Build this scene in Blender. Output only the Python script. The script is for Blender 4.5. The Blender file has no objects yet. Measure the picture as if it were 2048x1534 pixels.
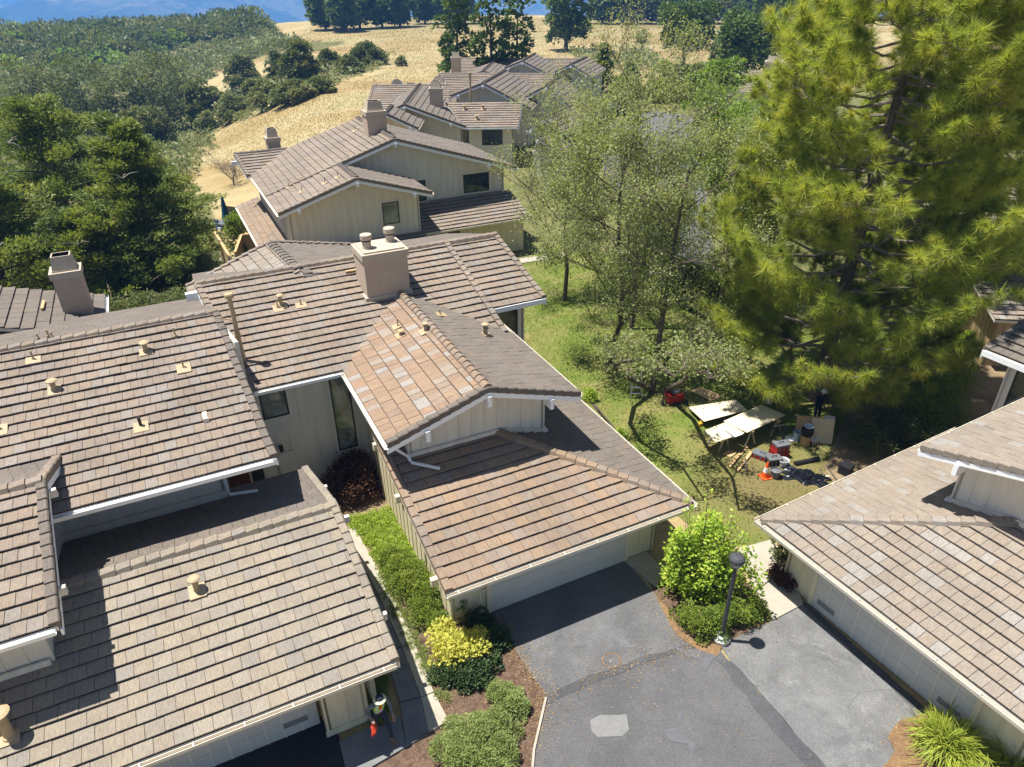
import bpy, math, random
import numpy as np
from math import sin, cos, radians, sqrt, pi, atan2, hypot
from mathutils import Vector, Matrix
random.seed(7); rs = np.random.RandomState(11)
SC = bpy.context.scene; COL = SC.collection

# ---------------------------------------------------------------- camera
FPX = 1428.0; PIT = radians(30); CH = 17.1; ROLL = radians(-.65)
R2 = Vector((cos(ROLL), sin(ROLL)*sin(PIT), sin(ROLL)*cos(PIT)))
U2 = Vector((-sin(ROLL), cos(ROLL)*sin(PIT), cos(ROLL)*cos(PIT)))
FW = Vector((0, cos(PIT), -sin(PIT)))
cam = bpy.data.cameras.new('camera'); camo = bpy.data.objects.new('camera', cam); COL.objects.link(camo)
cam.sensor_width = 36; cam.lens = 36*FPX/2048; cam.clip_start = .1; cam.clip_end = 20000
camo.matrix_world = Matrix(((R2.x, U2.x, -FW.x, 0), (R2.y, U2.y, -FW.y, 0), (R2.z, U2.z, -FW.z, CH), (0, 0, 0, 1)))
SC.camera = camo
CAMP = Vector((0, 0, CH))
def ray(x, y):
    return FW + R2*((x-1024)/FPX) + U2*((767-y)/FPX)
def G(x, y, z=0):            # where a sight line from the survey photo meets height z
    d = ray(x, y); t = (z-CH)/d.z
    return Vector((d.x*t, d.y*t, z))
def AY(x, y, Y):             # ... meets the depth Y
    d = ray(x, y); t = Y/d.y
    return Vector((d.x*t, Y, CH+d.z*t))

class Frame:                 # plan axes of a house
    def __init__(s, o, a, b): s.o, s.a, s.b = Vector(o), Vector(a), Vector(b)
    def w(s, u, v, z): return Vector((s.o.x+s.a.x*u+s.b.x*v, s.o.y+s.a.y*u+s.b.y*v, z))
    def dirv(s, u, v): return Vector((s.a.x*u+s.b.x*v, s.a.y*u+s.b.y*v, 0))
    def inv(s, p): return ((p.x-s.o.x)*s.a.x+(p.y-s.o.y)*s.a.y, (p.x-s.o.x)*s.b.x+(p.y-s.o.y)*s.b.y, p.z)
def rotframe(deg, o=(0, 0)):
    t = radians(deg); return Frame(o, (cos(t), sin(t)), (-sin(t), cos(t)))
UV = rotframe(25.8)
class Plane:                 # roof plane: z rises by s per metre along 'up' from the eave line e0
    def __init__(s, F, up, e0, z0, sl): s.F, s.up, s.e0, s.z0, s.sl = F, up, e0, z0, sl
    def q(s, u, v): return u*s.up[0]+v*s.up[1]
    def z(s, u, v): return s.z0+s.sl*(s.q(u, v)-s.e0)
    def w(s, u, v, dz=0): return s.F.w(u, v, s.z(u, v)+dz)
    def hit(s, x, y):
        n = s.F.dirv(*s.up)*(-s.sl)+Vector((0, 0, 1)); p0 = s.F.w(s.up[0]*s.e0, s.up[1]*s.e0, s.z0)
        d = ray(x, y); t = (p0-CAMP).dot(n)/d.dot(n); return CAMP+d*t

# ---------------------------------------------------------------- materials
def NT(name):
    m = bpy.data.materials.new(name); m.use_nodes = True
    nt = m.node_tree; b = nt.nodes['Principled BSDF']; return m, nt, b
def node(nt, t, **k):
    n = nt.nodes.new(t)
    for a, v in k.items():
        if a in n.inputs.keys(): n.inputs[a].default_value = v
        else: setattr(n, a, v)
    return n
def c4(c): return (c[0], c[1], c[2], 1)
def ramp(nt, stops):
    r = nt.nodes.new('ShaderNodeValToRGB'); e = r.color_ramp.elements
    while len(e) < len(stops): e.new(.5)
    for x, (p, c) in zip(e, stops): x.position = p; x.color = c4(c)
    return r
def mixc(nt, fac, a, b, mode='MIX'):
    n = nt.nodes.new('ShaderNodeMix'); n.data_type = 'RGBA'; n.blend_type = mode
    for s, v in ((n.inputs[0], fac), (n.inputs[6], a), (n.inputs[7], b)):
        if hasattr(v, 'is_output'): nt.links.new(v, s)
        elif isinstance(v, (int, float)): s.default_value = v
        else: s.default_value = c4(v)
    return n.outputs[2]
def noise(nt, scale, detail=4, rough=.6, vec=None, dist=0):
    n = node(nt, 'ShaderNodeTexNoise', Scale=scale, Detail=detail, Roughness=rough, Distortion=dist)
    if vec is not None: nt.links.new(vec, n.inputs['Vector'])
    return n.outputs['Fac']
def geo(nt): return nt.nodes.new('ShaderNodeNewGeometry').outputs['Position']
def stretch(nt, vec, sc):
    m = node(nt, 'ShaderNodeMapping'); m.inputs['Scale'].default_value = sc; nt.links.new(vec, m.inputs['Vector']); return m.outputs[0]
def bump(nt, b, h, st, dist=.02):
    n = node(nt, 'ShaderNodeBump', Strength=st, Distance=dist); nt.links.new(h, n.inputs['Height']); nt.links.new(n.outputs[0], b.inputs['Normal'])
def plain(name, col, rough=.6, var=.12, scale=6, metal=0, bmp=0, vs=1.0):
    m, nt, b = NT(name); f = noise(nt, scale, 5, .65, stretch(nt, geo(nt), (1, 1, vs)))
    r = ramp(nt, [(.3, [c*(1-var) for c in col]), (.7, [min(1, c*(1+var)) for c in col])]); nt.links.new(f, r.inputs[0])
    nt.links.new(r.outputs[0], b.inputs['Base Color']); b.inputs['Roughness'].default_value = rough; b.inputs['Metallic'].default_value = metal
    b.inputs['Specular IOR Level'].default_value = .3
    if bmp: bump(nt, b, noise(nt, scale*8, 3, .6, geo(nt)), bmp)
    return m
def rnd_attr(nt):
    a = nt.nodes.new('ShaderNodeAttribute'); a.attribute_name = 'rnd'; return a.outputs['Fac']
def tilemat(name, cols, stain=(.10, .085, .07), stainamt=.45, moss=0):
    m, nt, b = NT(name); P = geo(nt)
    r = ramp(nt, [(i/(len(cols)), c) for i, c in enumerate(cols)]); r.color_ramp.interpolation = 'CONSTANT'
    nt.links.new(rnd_attr(nt), r.inputs[0])
    big = noise(nt, .55, 4, .6, P)
    rr = ramp(nt, [(.42, (0, 0, 0)), (.75, (1, 1, 1))]); nt.links.new(big, rr.inputs[0])
    ma = node(nt, 'ShaderNodeMath', operation='MULTIPLY'); nt.links.new(rr.outputs[0], ma.inputs[0]); ma.inputs[1].default_value = stainamt
    c1 = mixc(nt, ma.outputs[0], r.outputs[0], stain)
    uvn = nt.nodes.new('ShaderNodeUVMap')
    gr = noise(nt, 1.0, 5, .75, stretch(nt, uvn.outputs[0], (38, 5, 1)))
    g2 = ramp(nt, [(.25, (.62, .62, .62)), (.75, (1.3, 1.3, 1.3))]); nt.links.new(gr, g2.inputs[0])
    c2 = mixc(nt, 1.0, c1, g2.outputs[0], 'MULTIPLY')
    sp = noise(nt, 45, 2, .7, P); g3 = ramp(nt, [(.3, (.8, .8, .8)), (.72, (1.2, 1.2, 1.2))]); nt.links.new(sp, g3.inputs[0])
    c3 = mixc(nt, 1.0, c2, g3.outputs[0], 'MULTIPLY')
    li = noise(nt, 7, 5, .7, P); lr = ramp(nt, [(.6, (0, 0, 0)), (.68, (1, 1, 1))]); nt.links.new(li, lr.inputs[0]); lm = node(nt, 'ShaderNodeMath', operation='MULTIPLY'); nt.links.new(lr.outputs[0], lm.inputs[0]); lm.inputs[1].default_value = .28; c3 = mixc(nt, lm.outputs[0], c3, (.33, .31, .28))
    dk_ = noise(nt, 1.6, 6, .72, P, .6); dr_ = ramp(nt, [(.52, (0, 0, 0)), (.7, (1, 1, 1))]); nt.links.new(dk_, dr_.inputs[0]); dm_ = node(nt, 'ShaderNodeMath', operation='MULTIPLY'); nt.links.new(dr_.outputs[0], dm_.inputs[0]); dm_.inputs[1].default_value = .25; c3 = mixc(nt, dm_.outputs[0], c3, stain)
    if moss:
        mo = noise(nt, 3.5, 6, .75, P); mr = ramp(nt, [(.62, (0, 0, 0)), (.7, (1, 1, 1))]); nt.links.new(mo, mr.inputs[0])
        mm = node(nt, 'ShaderNodeMath', operation='MULTIPLY'); nt.links.new(mr.outputs[0], mm.inputs[0]); mm.inputs[1].default_value = moss
        c3 = mixc(nt, mm.outputs[0], c3, (.13, .09, .045))
    nt.links.new(c3, b.inputs['Base Color']); b.inputs['Roughness'].default_value = .85; b.inputs['Specular IOR Level'].default_value = .2
    bump(nt, b, gr, .35, .012)
    return m
def leafmat(name, cols, trans=.35, rough=.5, spec=.25):
    m, nt, b = NT(name)
    r = ramp(nt, [(i/max(1, len(cols)-1), c) for i, c in enumerate(cols)]); nt.links.new(rnd_attr(nt), r.inputs[0])
    nt.links.new(r.outputs[0], b.inputs['Base Color']); b.inputs['Roughness'].default_value = rough; b.inputs['Specular IOR Level'].default_value = spec
    t = nt.nodes.new('ShaderNodeBsdfTranslucent')
    tc = mixc(nt, 1.0, r.outputs[0], (1.5, 1.45, .7), 'MULTIPLY'); nt.links.new(tc, t.inputs['Color'])
    mx = nt.nodes.new('ShaderNodeMixShader'); mx.inputs[0].default_value = trans
    nt.links.new(b.outputs[0], mx.inputs[1]); nt.links.new(t.outputs[0], mx.inputs[2])
    nt.links.new(mx.outputs[0], nt.nodes['Material Output'].inputs[0]); return m
M = {}
M['tile'] = tilemat('roof_tile_taupe', [(0.239, 0.183, 0.138), (0.250, 0.198, 0.151), (0.237, 0.192, 0.155), (0.247, 0.190, 0.142), (0.255, 0.208, 0.164), (0.228, 0.183, 0.146), (0.245, 0.192, 0.143), (0.242, 0.208, 0.177)], moss=.35)
M['tile_gold'] = tilemat('roof_tile_tan', [(0.268, 0.222, 0.167), (0.256, 0.215, 0.164), (0.278, 0.230, 0.170), (0.246, 0.208, 0.164), (0.263, 0.218, 0.162), (0.249, 0.215, 0.174), (0.273, 0.233, 0.180), (0.235, 0.205, 0.170)], stainamt=.3, moss=.3)
M['tile_orange'] = tilemat('roof_tile_terracotta', [(0.279, 0.186, 0.122), (0.265, 0.178, 0.118), (0.289, 0.198, 0.130), (0.265, 0.196, 0.142), (0.253, 0.171, 0.115), (0.284, 0.230, 0.180), (0.275, 0.188, 0.126), (0.251, 0.176, 0.125), (0.293, 0.260, 0.225), (0.268, 0.183, 0.120)], stainamt=.25)
M['tile_red'] = tilemat('roof_tile_russet', [(0.268, 0.189, 0.130), (0.253, 0.186, 0.134), (0.279, 0.197, 0.132), (0.248, 0.192, 0.147), (0.265, 0.194, 0.139), (0.285, 0.200, 0.130), (0.256, 0.205, 0.160), (0.259, 0.184, 0.125)], stainamt=.4, moss=.2)
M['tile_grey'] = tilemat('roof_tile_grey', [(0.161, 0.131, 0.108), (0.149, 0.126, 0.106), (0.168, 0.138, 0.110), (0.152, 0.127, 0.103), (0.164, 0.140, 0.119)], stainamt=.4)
M['tile_pale'] = tilemat('roof_tile_pale', [(0.262, 0.217, 0.171), (0.253, 0.210, 0.166), (0.271, 0.224, 0.174), (0.258, 0.214, 0.171), (0.267, 0.228, 0.187), (0.261, 0.211, 0.164), (0.283, 0.257, 0.226), (0.250, 0.207, 0.168), (0.264, 0.217, 0.168)], stainamt=.25)
M['deck'] = plain('roof_underlay', (.10, .085, .07), .9)
M['siding'] = plain('painted_siding', (.68, .62, .52), .7, .10, 3.5, 0, 0, .12)
M['siding_w'] = plain('painted_siding_warm', (.68, .59, .40), .7, .11, 3.5, 0, 0, .12)
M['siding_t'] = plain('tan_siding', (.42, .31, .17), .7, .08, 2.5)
M['white'] = plain('white_trim', (.80, .80, .79), .5, .05, 5)
M['tan'] = plain('tan_paint', (0.386, 0.285, 0.166), .6, .12, 8)
M['gutter'] = plain('gutter_paint', (.66, .60, .50), .45, .1, 7)
M['brick'] = plain('painted_brick', (.47, .36, .265), .85, .08, 4, 0, .3)
M['conc_cap'] = plain('chimney_cap', (.44, .365, .275), .8, .08, 4)
M['door'] = plain('garage_door_paint', (.60, .56, .49), .55, .04, 1.5)
M['wood_door'] = plain('stained_door', (.16, .05, .02), .4, .25, 9)
M['frame'] = plain('bronze_frame', (.035, .03, .028), .4)
M['black'] = plain('black_plastic', (.015, .015, .017), .5)
M['steel'] = plain('galvanised_steel', (.45, .46, .47), .4, .12, 9, .8)
def glassmat(name, col):
    m, nt, b = NT(name); f = noise(nt, 1.3, 3, .5, geo(nt), 1.2)
    r = ramp(nt, [(.35, [c*.4 for c in col]), (.65, col)]); nt.links.new(f, r.inputs[0]); nt.links.new(r.outputs[0], b.inputs['Base Color'])
    b.inputs['Roughness'].default_value = .04; b.inputs['Specular IOR Level'].default_value = .8; return m
M['glass'] = glassmat('window_glass', (.05, .06, .06)); M['curtain_glass'] = glassmat('curtained_glass', (.28, .30, .25))
def brickbump(m):
    nt = m.node_tree; b = nt.nodes['Principled BSDF']
    uvn = nt.nodes.new('ShaderNodeUVMap'); br = node(nt, 'ShaderNodeTexBrick', Scale=1.0)
    br.inputs['Brick Width'].default_value = .21; br.inputs['Row Height'].default_value = .075; br.inputs['Mortar Size'].default_value = .006
    nt.links.new(uvn.outputs[0], br.inputs['Vector'])
    src = b.inputs['Base Color'].links[0].from_socket
    c = mixc(nt, br.outputs['Fac'], src, (.33, .26, .205)); nt.links.new(c, b.inputs['Base Color'])
    bump(nt, b, br.outputs['Fac'], -.6, .01)
brickbump(M['brick'])
def asphalt(name, dark, light, patch, sc=1.0):
    m, nt, b = NT(name); P = geo(nt)
    n1 = noise(nt, .6*sc, 6, .65, P, .4); r1 = ramp(nt, [(.35, dark), (.68, light)]); nt.links.new(n1, r1.inputs[0])
    n2 = noise(nt, 28, 3, .8, P); r2 = ramp(nt, [(.3, (.7, .7, .7)), (.75, (1.35, 1.35, 1.35))]); nt.links.new(n2, r2.inputs[0])
    c = mixc(nt, 1.0, r1.outputs[0], r2.outputs[0], 'MULTIPLY')
    n3 = noise(nt, 2.2, 6, .7, P, .8); r3 = ramp(nt, [(.56, (0, 0, 0)), (.72, (1, 1, 1))]); nt.links.new(n3, r3.inputs[0])
    mm = node(nt, 'ShaderNodeMath', operation='MULTIPLY'); nt.links.new(r3.outputs[0], mm.inputs[0]); mm.inputs[1].default_value = patch
    c = mixc(nt, mm.outputs[0], c, [x*1.55 for x in light])
    v = node(nt, 'ShaderNodeTexVoronoi', Scale=.55, feature='DISTANCE_TO_EDGE'); 
    wv = mixc(nt, .35, P, node(nt, 'ShaderNodeTexNoise', Scale=1.7, Detail=5).outputs['Color'], 'ADD'); nt.links.new(wv, v.inputs['Vector'])
    r4 = ramp(nt, [(0, (1, 1, 1)), (.006, (0, 0, 0))]); nt.links.new(v.outputs['Distance'], r4.inputs[0])
    m4 = node(nt, 'ShaderNodeMath', operation='MULTIPLY'); nt.links.new(r4.outputs[0], m4.inputs[0]); nk = noise(nt, .45, 3, .6, P); rk = ramp(nt, [(.52, (0, 0, 0)), (.64, (.6, .6, .6))]); nt.links.new(nk, rk.inputs[0]); nt.links.new(rk.outputs[0], m4.inputs[1])
    c = mixc(nt, m4.outputs[0], c, [x*.45 for x in dark])
    n5 = noise(nt, 1.1, 5, .7, P, 1.0); r5 = ramp(nt, [(.6, (0, 0, 0)), (.74, (1, 1, 1))]); nt.links.new(n5, r5.inputs[0]); m5 = node(nt, 'ShaderNodeMath', operation='MULTIPLY'); nt.links.new(r5.outputs[0], m5.inputs[0]); m5.inputs[1].default_value = .45; c = mixc(nt, m5.outputs[0], c, [x*.6 for x in dark])
    nt.links.new(c, b.inputs['Base Color']); b.inputs['Roughness'].default_value = .85; b.inputs['Specular IOR Level'].default_value = .25
    bump(nt, b, n2, .5, .01); return m
M['court'] = asphalt('court_asphalt', (0.081, 0.079, 0.080), (0.115, 0.111, 0.110), .12)
M['drive'] = asphalt('driveway_asphalt', (0.091, 0.090, 0.091), (0.139, 0.136, 0.135), .35, 1.6)
M['drive2'] = asphalt('worn_asphalt', (0.109, 0.108, 0.108), (0.174, 0.172, 0.167), .5, 1.3)
M['seal'] = asphalt('sealed_asphalt', (0.060, 0.060, 0.063), (0.089, 0.089, 0.091), .1)
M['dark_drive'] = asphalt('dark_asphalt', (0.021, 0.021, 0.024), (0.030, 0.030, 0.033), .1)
M['patch'] = plain('concrete_patch', (0.178, 0.174, 0.166), .85, .12, 5, 0, .3)
M['concrete_dark'] = plain('shaded_concrete', (.15, .15, .148), .85, .22, 1.6, 0, .2)  # dark copy of the path concrete: shade of the inner walk put into its colour
M['concrete'] = plain('concrete_path', (0.340, 0.306, 0.246), .85, .12, 1.8, 0, .2)
M['stain'] = plain('spilled_wash', (0.100, 0.100, 0.106), .7, .15, 4)
def grassmat(name, a, b_, c, d, s1=.45, worn=None):
    m, nt, b = NT(name); P = geo(nt)
    n1 = noise(nt, s1, 5, .62, P, .5); r1 = ramp(nt, [(.28, a), (.45, b_), (.6, c), (.75, d)]); nt.links.new(n1, r1.inputs[0])
    n2 = noise(nt, 13, 4, .8, P); r2 = ramp(nt, [(.25, (.55, .55, .55)), (.75, (1.4, 1.4, 1.4))]); nt.links.new(n2, r2.inputs[0])
    base = r1.outputs[0]
    if worn:                     # trodden ground around the work place
        v = node(nt, 'ShaderNodeVectorMath', operation='DISTANCE'); nt.links.new(P, v.inputs[0]); v.inputs[1].default_value = worn[0]
        a1 = node(nt, 'ShaderNodeMath', operation='MULTIPLY_ADD'); nt.links.new(noise(nt, .9, 5, .7, P, .5), a1.inputs[0]); a1.inputs[1].default_value = 5.0; nt.links.new(v.outputs['Value'], a1.inputs[2])
        rw = ramp(nt, [(.30, (.85, .85, .85)), (.62, (0, 0, 0))]); dv_ = node(nt, 'ShaderNodeMath', operation='DIVIDE'); nt.links.new(a1.outputs[0], dv_.inputs[0]); dv_.inputs[1].default_value = worn[1]; nt.links.new(dv_.outputs[0], rw.inputs[0])
        base = mixc(nt, rw.outputs[0], base, (.17, .13, .06))
    cc = mixc(nt, 1.0, base, r2.outputs[0], 'MULTIPLY'); nt.links.new(cc, b.inputs['Base Color'])
    b.inputs['Roughness'].default_value = .95; b.inputs['Specular IOR Level'].default_value = .1; bump(nt, b, n2, .8, .05); return m
M['lawn'] = grassmat('lawn_grass', (0.091, 0.129, 0.024), (0.137, 0.172, 0.035), (0.205, 0.196, 0.066), (0.259, 0.212, 0.097), .45, ((10.2, 21.5, 0), 12.0))
M['worn'] = grassmat('worn_lawn', (.12, .12, .04), (.19, .155, .075), (.23, .18, .095), (.15, .14, .05), .9)
M['soil'] = grassmat('dry_soil', (.16, .115, .07), (.22, .16, .095), (.26, .20, .12), (.15, .115, .07), .8)
M['mulch'] = grassmat('bark_mulch', (.07, .042, .028), (.11, .07, .048), (.15, .10, .07), (.09, .06, .045), 5)
M['litter'] = grassmat('pine_needle_litter', (.20, .12, .06), (.24, .15, .075), (.17, .105, .06), (.28, .18, .10), 3)
def terrmat():
    m, nt, b = NT('hill_ground'); P = geo(nt)
    a = nt.nodes.new('ShaderNodeAttribute'); a.attribute_name = 'green'
    n0 = noise(nt, .035, 6, .68, P, .5); n1 = noise(nt, .5, 6, .75, P); n2 = noise(nt, 4, 3, .8, P)
    gold = ramp(nt, [(.3, (.26, .175, .075)), (.44, (.30, .225, .105)), (.56, (.36, .29, .155)), (.70, (.21, .21, .085))]); nt.links.new(n0, gold.inputs[0])
    g2 = ramp(nt, [(.3, (.82, .82, .82)), (.7, (1.14, 1.14, 1.14))]); nt.links.new(n1, g2.inputs[0])
    cg = mixc(nt, 1.0, gold.outputs[0], g2.outputs[0], 'MULTIPLY')
    grn = ramp(nt, [(.3, (.06, .075, .026)), (.5, (.125, .13, .05)), (.72, (.28, .22, .11))]); nt.links.new(n1, grn.inputs[0])
    ad = node(nt, 'ShaderNodeMath', operation='ADD'); nt.links.new(a.outputs['Fac'], ad.inputs[0])
    s = node(nt, 'ShaderNodeMath', operation='MULTIPLY_ADD'); nt.links.new(n1, s.inputs[0]); s.inputs[1].default_value = .9; s.inputs[2].default_value = -.45
    nt.links.new(s.outputs[0], ad.inputs[1]); fr = ramp(nt, [(.42, (0, 0, 0)), (.58, (1, 1, 1))]); nt.links.new(ad.outputs[0], fr.inputs[0])
    c = mixc(nt, fr.outputs[0], cg, grn.outputs[0])
    g3 = ramp(nt, [(.25, (.88, .88, .88)), (.75, (1.12, 1.12, 1.12))]); nt.links.new(n2, g3.inputs[0])
    c = mixc(nt, 1.0, c, g3.outputs[0], 'MULTIPLY')
    nt.links.new(c, b.inputs['Base Color']); b.inputs['Roughness'].default_value = .95; b.inputs['Specular IOR Level'].default_value = .05
    bump(nt, b, n1, .6, .4); return m
M['terrain'] = terrmat()
def farmat():
    m, nt, b = NT('far_hillside'); P = geo(nt)
    n0 = noise(nt, .0016, 9, .68, P, .6); r = ramp(nt, [(.36, (.030, .042, .018)), (.5, (.07, .08, .034)), (.56, (.2, .17, .085)), (.7, (.10, .105, .045))]); nt.links.new(n0, r.inputs[0])
    n1 = noise(nt, .03, 5, .75, P); r2 = ramp(nt, [(.3, (.45, .45, .45)), (.7, (1.4, 1.4, 1.4))]); nt.links.new(n1, r2.inputs[0])
    c = mixc(nt, 1.0, r.outputs[0], r2.outputs[0], 'MULTIPLY'); nt.links.new(c, b.inputs['Base Color']); b.inputs['Roughness'].default_value = 1
    b.inputs['Specular IOR Level'].default_value = 0; return m
M['far'] = farmat()
M['ply'] = plain('plywood', (.62, .53, .37), .6, .08, 3); M['osb'] = plain('strand_board', (.52, .35, .17), .7, .3, 14)
M['lumber'] = plain('lumber', (.50, .33, .16), .65, .15, 9)
M['red'] = plain('red_plastic', (.30, .015, .012), .4); M['orange'] = plain('orange_plastic', (.75, .10, .015), .45, .05)
M['greyp'] = plain('grey_plastic', (.12, .125, .135), .5); M['whitep'] = plain('white_plastic', (.72, .73, .74), .4, .05)
M['bluep'] = plain('pale_blue_plastic', (.33, .42, .52), .45, .08); M['teal'] = plain('teal_canvas', (.01, .075, .12), .8, .15)
M['tarp'] = plain('black_tarp', (.012, .014, .02), .3, .3, 6); M['yellow'] = plain('yellow_plastic', (.65, .42, .04), .5)
M['lamp'] = plain('lamp_metal', (.055, .055, .06), .5, .15, 9); M['litterleaf'] = leafmat('fallen_leaves', [(.20, .12, .05), (.32, .20, .08), (.42, .30, .13)], .1)
M['lens'] = plain('lamp_lens', (.34, .34, .33), .25, .05)
M['skin'] = plain('skin', (.34, .19, .125), .55, .08); M['hivis'] = plain('hi_vis_lime', (.42, .72, .03), .7, .06)
M['reflect'] = plain('reflective_tape', (.62, .66, .70), .4, .05); M['greycloth'] = plain('grey_cloth', (.16, .16, .18), .85, .15, 12)
M['darkcloth'] = plain('dark_cloth', (.03, .035, .05), .85, .2, 12); M['navy'] = plain('navy_cloth', (.018, .026, .07), .85, .2, 12)
M['boot'] = plain('boot_leather', (.22, .12, .06), .6, .15, 12); M['straw'] = plain('hat_brim', (.62, .62, .38), .7, .06)
M['bark'] = plain('bark', (.11, .085, .065), .9, .35, 9, 0, .6); M['bark_p'] = plain('pale_bark', (.22, .18, .145), .9, .3, 12, 0, .5)
M['deadwood'] = plain('dead_wood', (.30, .27, .24), .9, .2, 9)
L_ = leafmat
M['pine'] = L_('pine_needles', [(0.120, 0.179, 0.030), (0.249, 0.310, 0.049), (0.387, 0.423, 0.073), (0.534, 0.470, 0.094)], .46, .45)
M['birch'] = L_('birch_leaves', [(.14, .18, .055), (.20, .24, .08), (.28, .31, .12), (.36, .37, .18)], .45)
M['birch2'] = L_('bright_leaves', [(0.100, 0.175, 0.025), (0.175, 0.263, 0.044), (0.263, 0.350, 0.062)], .4)
M['cypress'] = L_('cypress_sprays', [(0.052, 0.087, 0.026), (0.112, 0.157, 0.040), (0.196, 0.236, 0.052), (0.290, 0.290, 0.059)], .35)
M['oak'] = L_('oak_leaves', [(0.057, 0.078, 0.027), (0.095, 0.121, 0.038), (0.155, 0.176, 0.057), (0.216, 0.203, 0.081)], .3)
M['scrub'] = L_('scrub_leaves', [(0.089, 0.127, 0.045), (0.149, 0.178, 0.067), (0.223, 0.238, 0.097), (0.283, 0.267, 0.119)], .25)
M['farpine'] = L_('far_pine_needles', [(0.050, 0.090, 0.031), (0.086, 0.137, 0.041), (0.133, 0.187, 0.050), (0.187, 0.218, 0.070)], .3)
M['umbpine'] = L_('umbrella_pine_needles', [(0.052, 0.091, 0.023), (0.085, 0.137, 0.031), (0.130, 0.182, 0.039)], .25)
M['lemon'] = L_('lemon_leaves', [(0.149, 0.257, 0.027), (0.257, 0.392, 0.041), (0.392, 0.499, 0.061), (0.540, 0.553, 0.095)], .4)
M['hedge'] = L_('hedge_leaves', [(0.075, 0.131, 0.018), (0.138, 0.206, 0.027), (0.213, 0.275, 0.040), (0.300, 0.312, 0.062)], .42)
M['cover'] = L_('ground_cover_leaves', [(0.196, 0.287, 0.034), (0.310, 0.414, 0.057), (0.425, 0.483, 0.092)], .4)
M['yellowleaf'] = L_('yellow_leaves', [(.38, .40, .07), (.53, .52, .10), (.62, .58, .14), (.24, .31, .05)], .4)
M['juniper'] = L_('juniper_sprays', [(0.026, 0.046, 0.016), (0.046, 0.078, 0.026), (0.072, 0.111, 0.035)], .2)
M['sage'] = L_('pale_shrub_leaves', [(0.172, 0.218, 0.069), (0.253, 0.310, 0.103), (0.345, 0.391, 0.149)], .45)
M['maple'] = L_('maple_leaves', [(0.048, 0.019, 0.013), (0.082, 0.033, 0.019), (0.116, 0.053, 0.032), (0.136, 0.088, 0.048)], .35)
M['strap'] = L_('strap_leaves', [(.16, .22, .025), (.28, .34, .04), (.40, .42, .07)], .35)
M['goldgrass'] = L_('dry_grass_blades', [(0.234, 0.179, 0.081), (0.279, 0.221, 0.110), (0.324, 0.271, 0.154), (0.259, 0.234, 0.124)], .3, .8, .05)
M['lawnblade'] = L_('lawn_blades', [(0.100, 0.159, 0.019), (0.149, 0.212, 0.034), (0.227, 0.241, 0.061), (0.298, 0.264, 0.106)], .4, .7, .1)
M['twig'] = plain('bare_twigs', (.26, .21, .17), .9, .2, 9)

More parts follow.
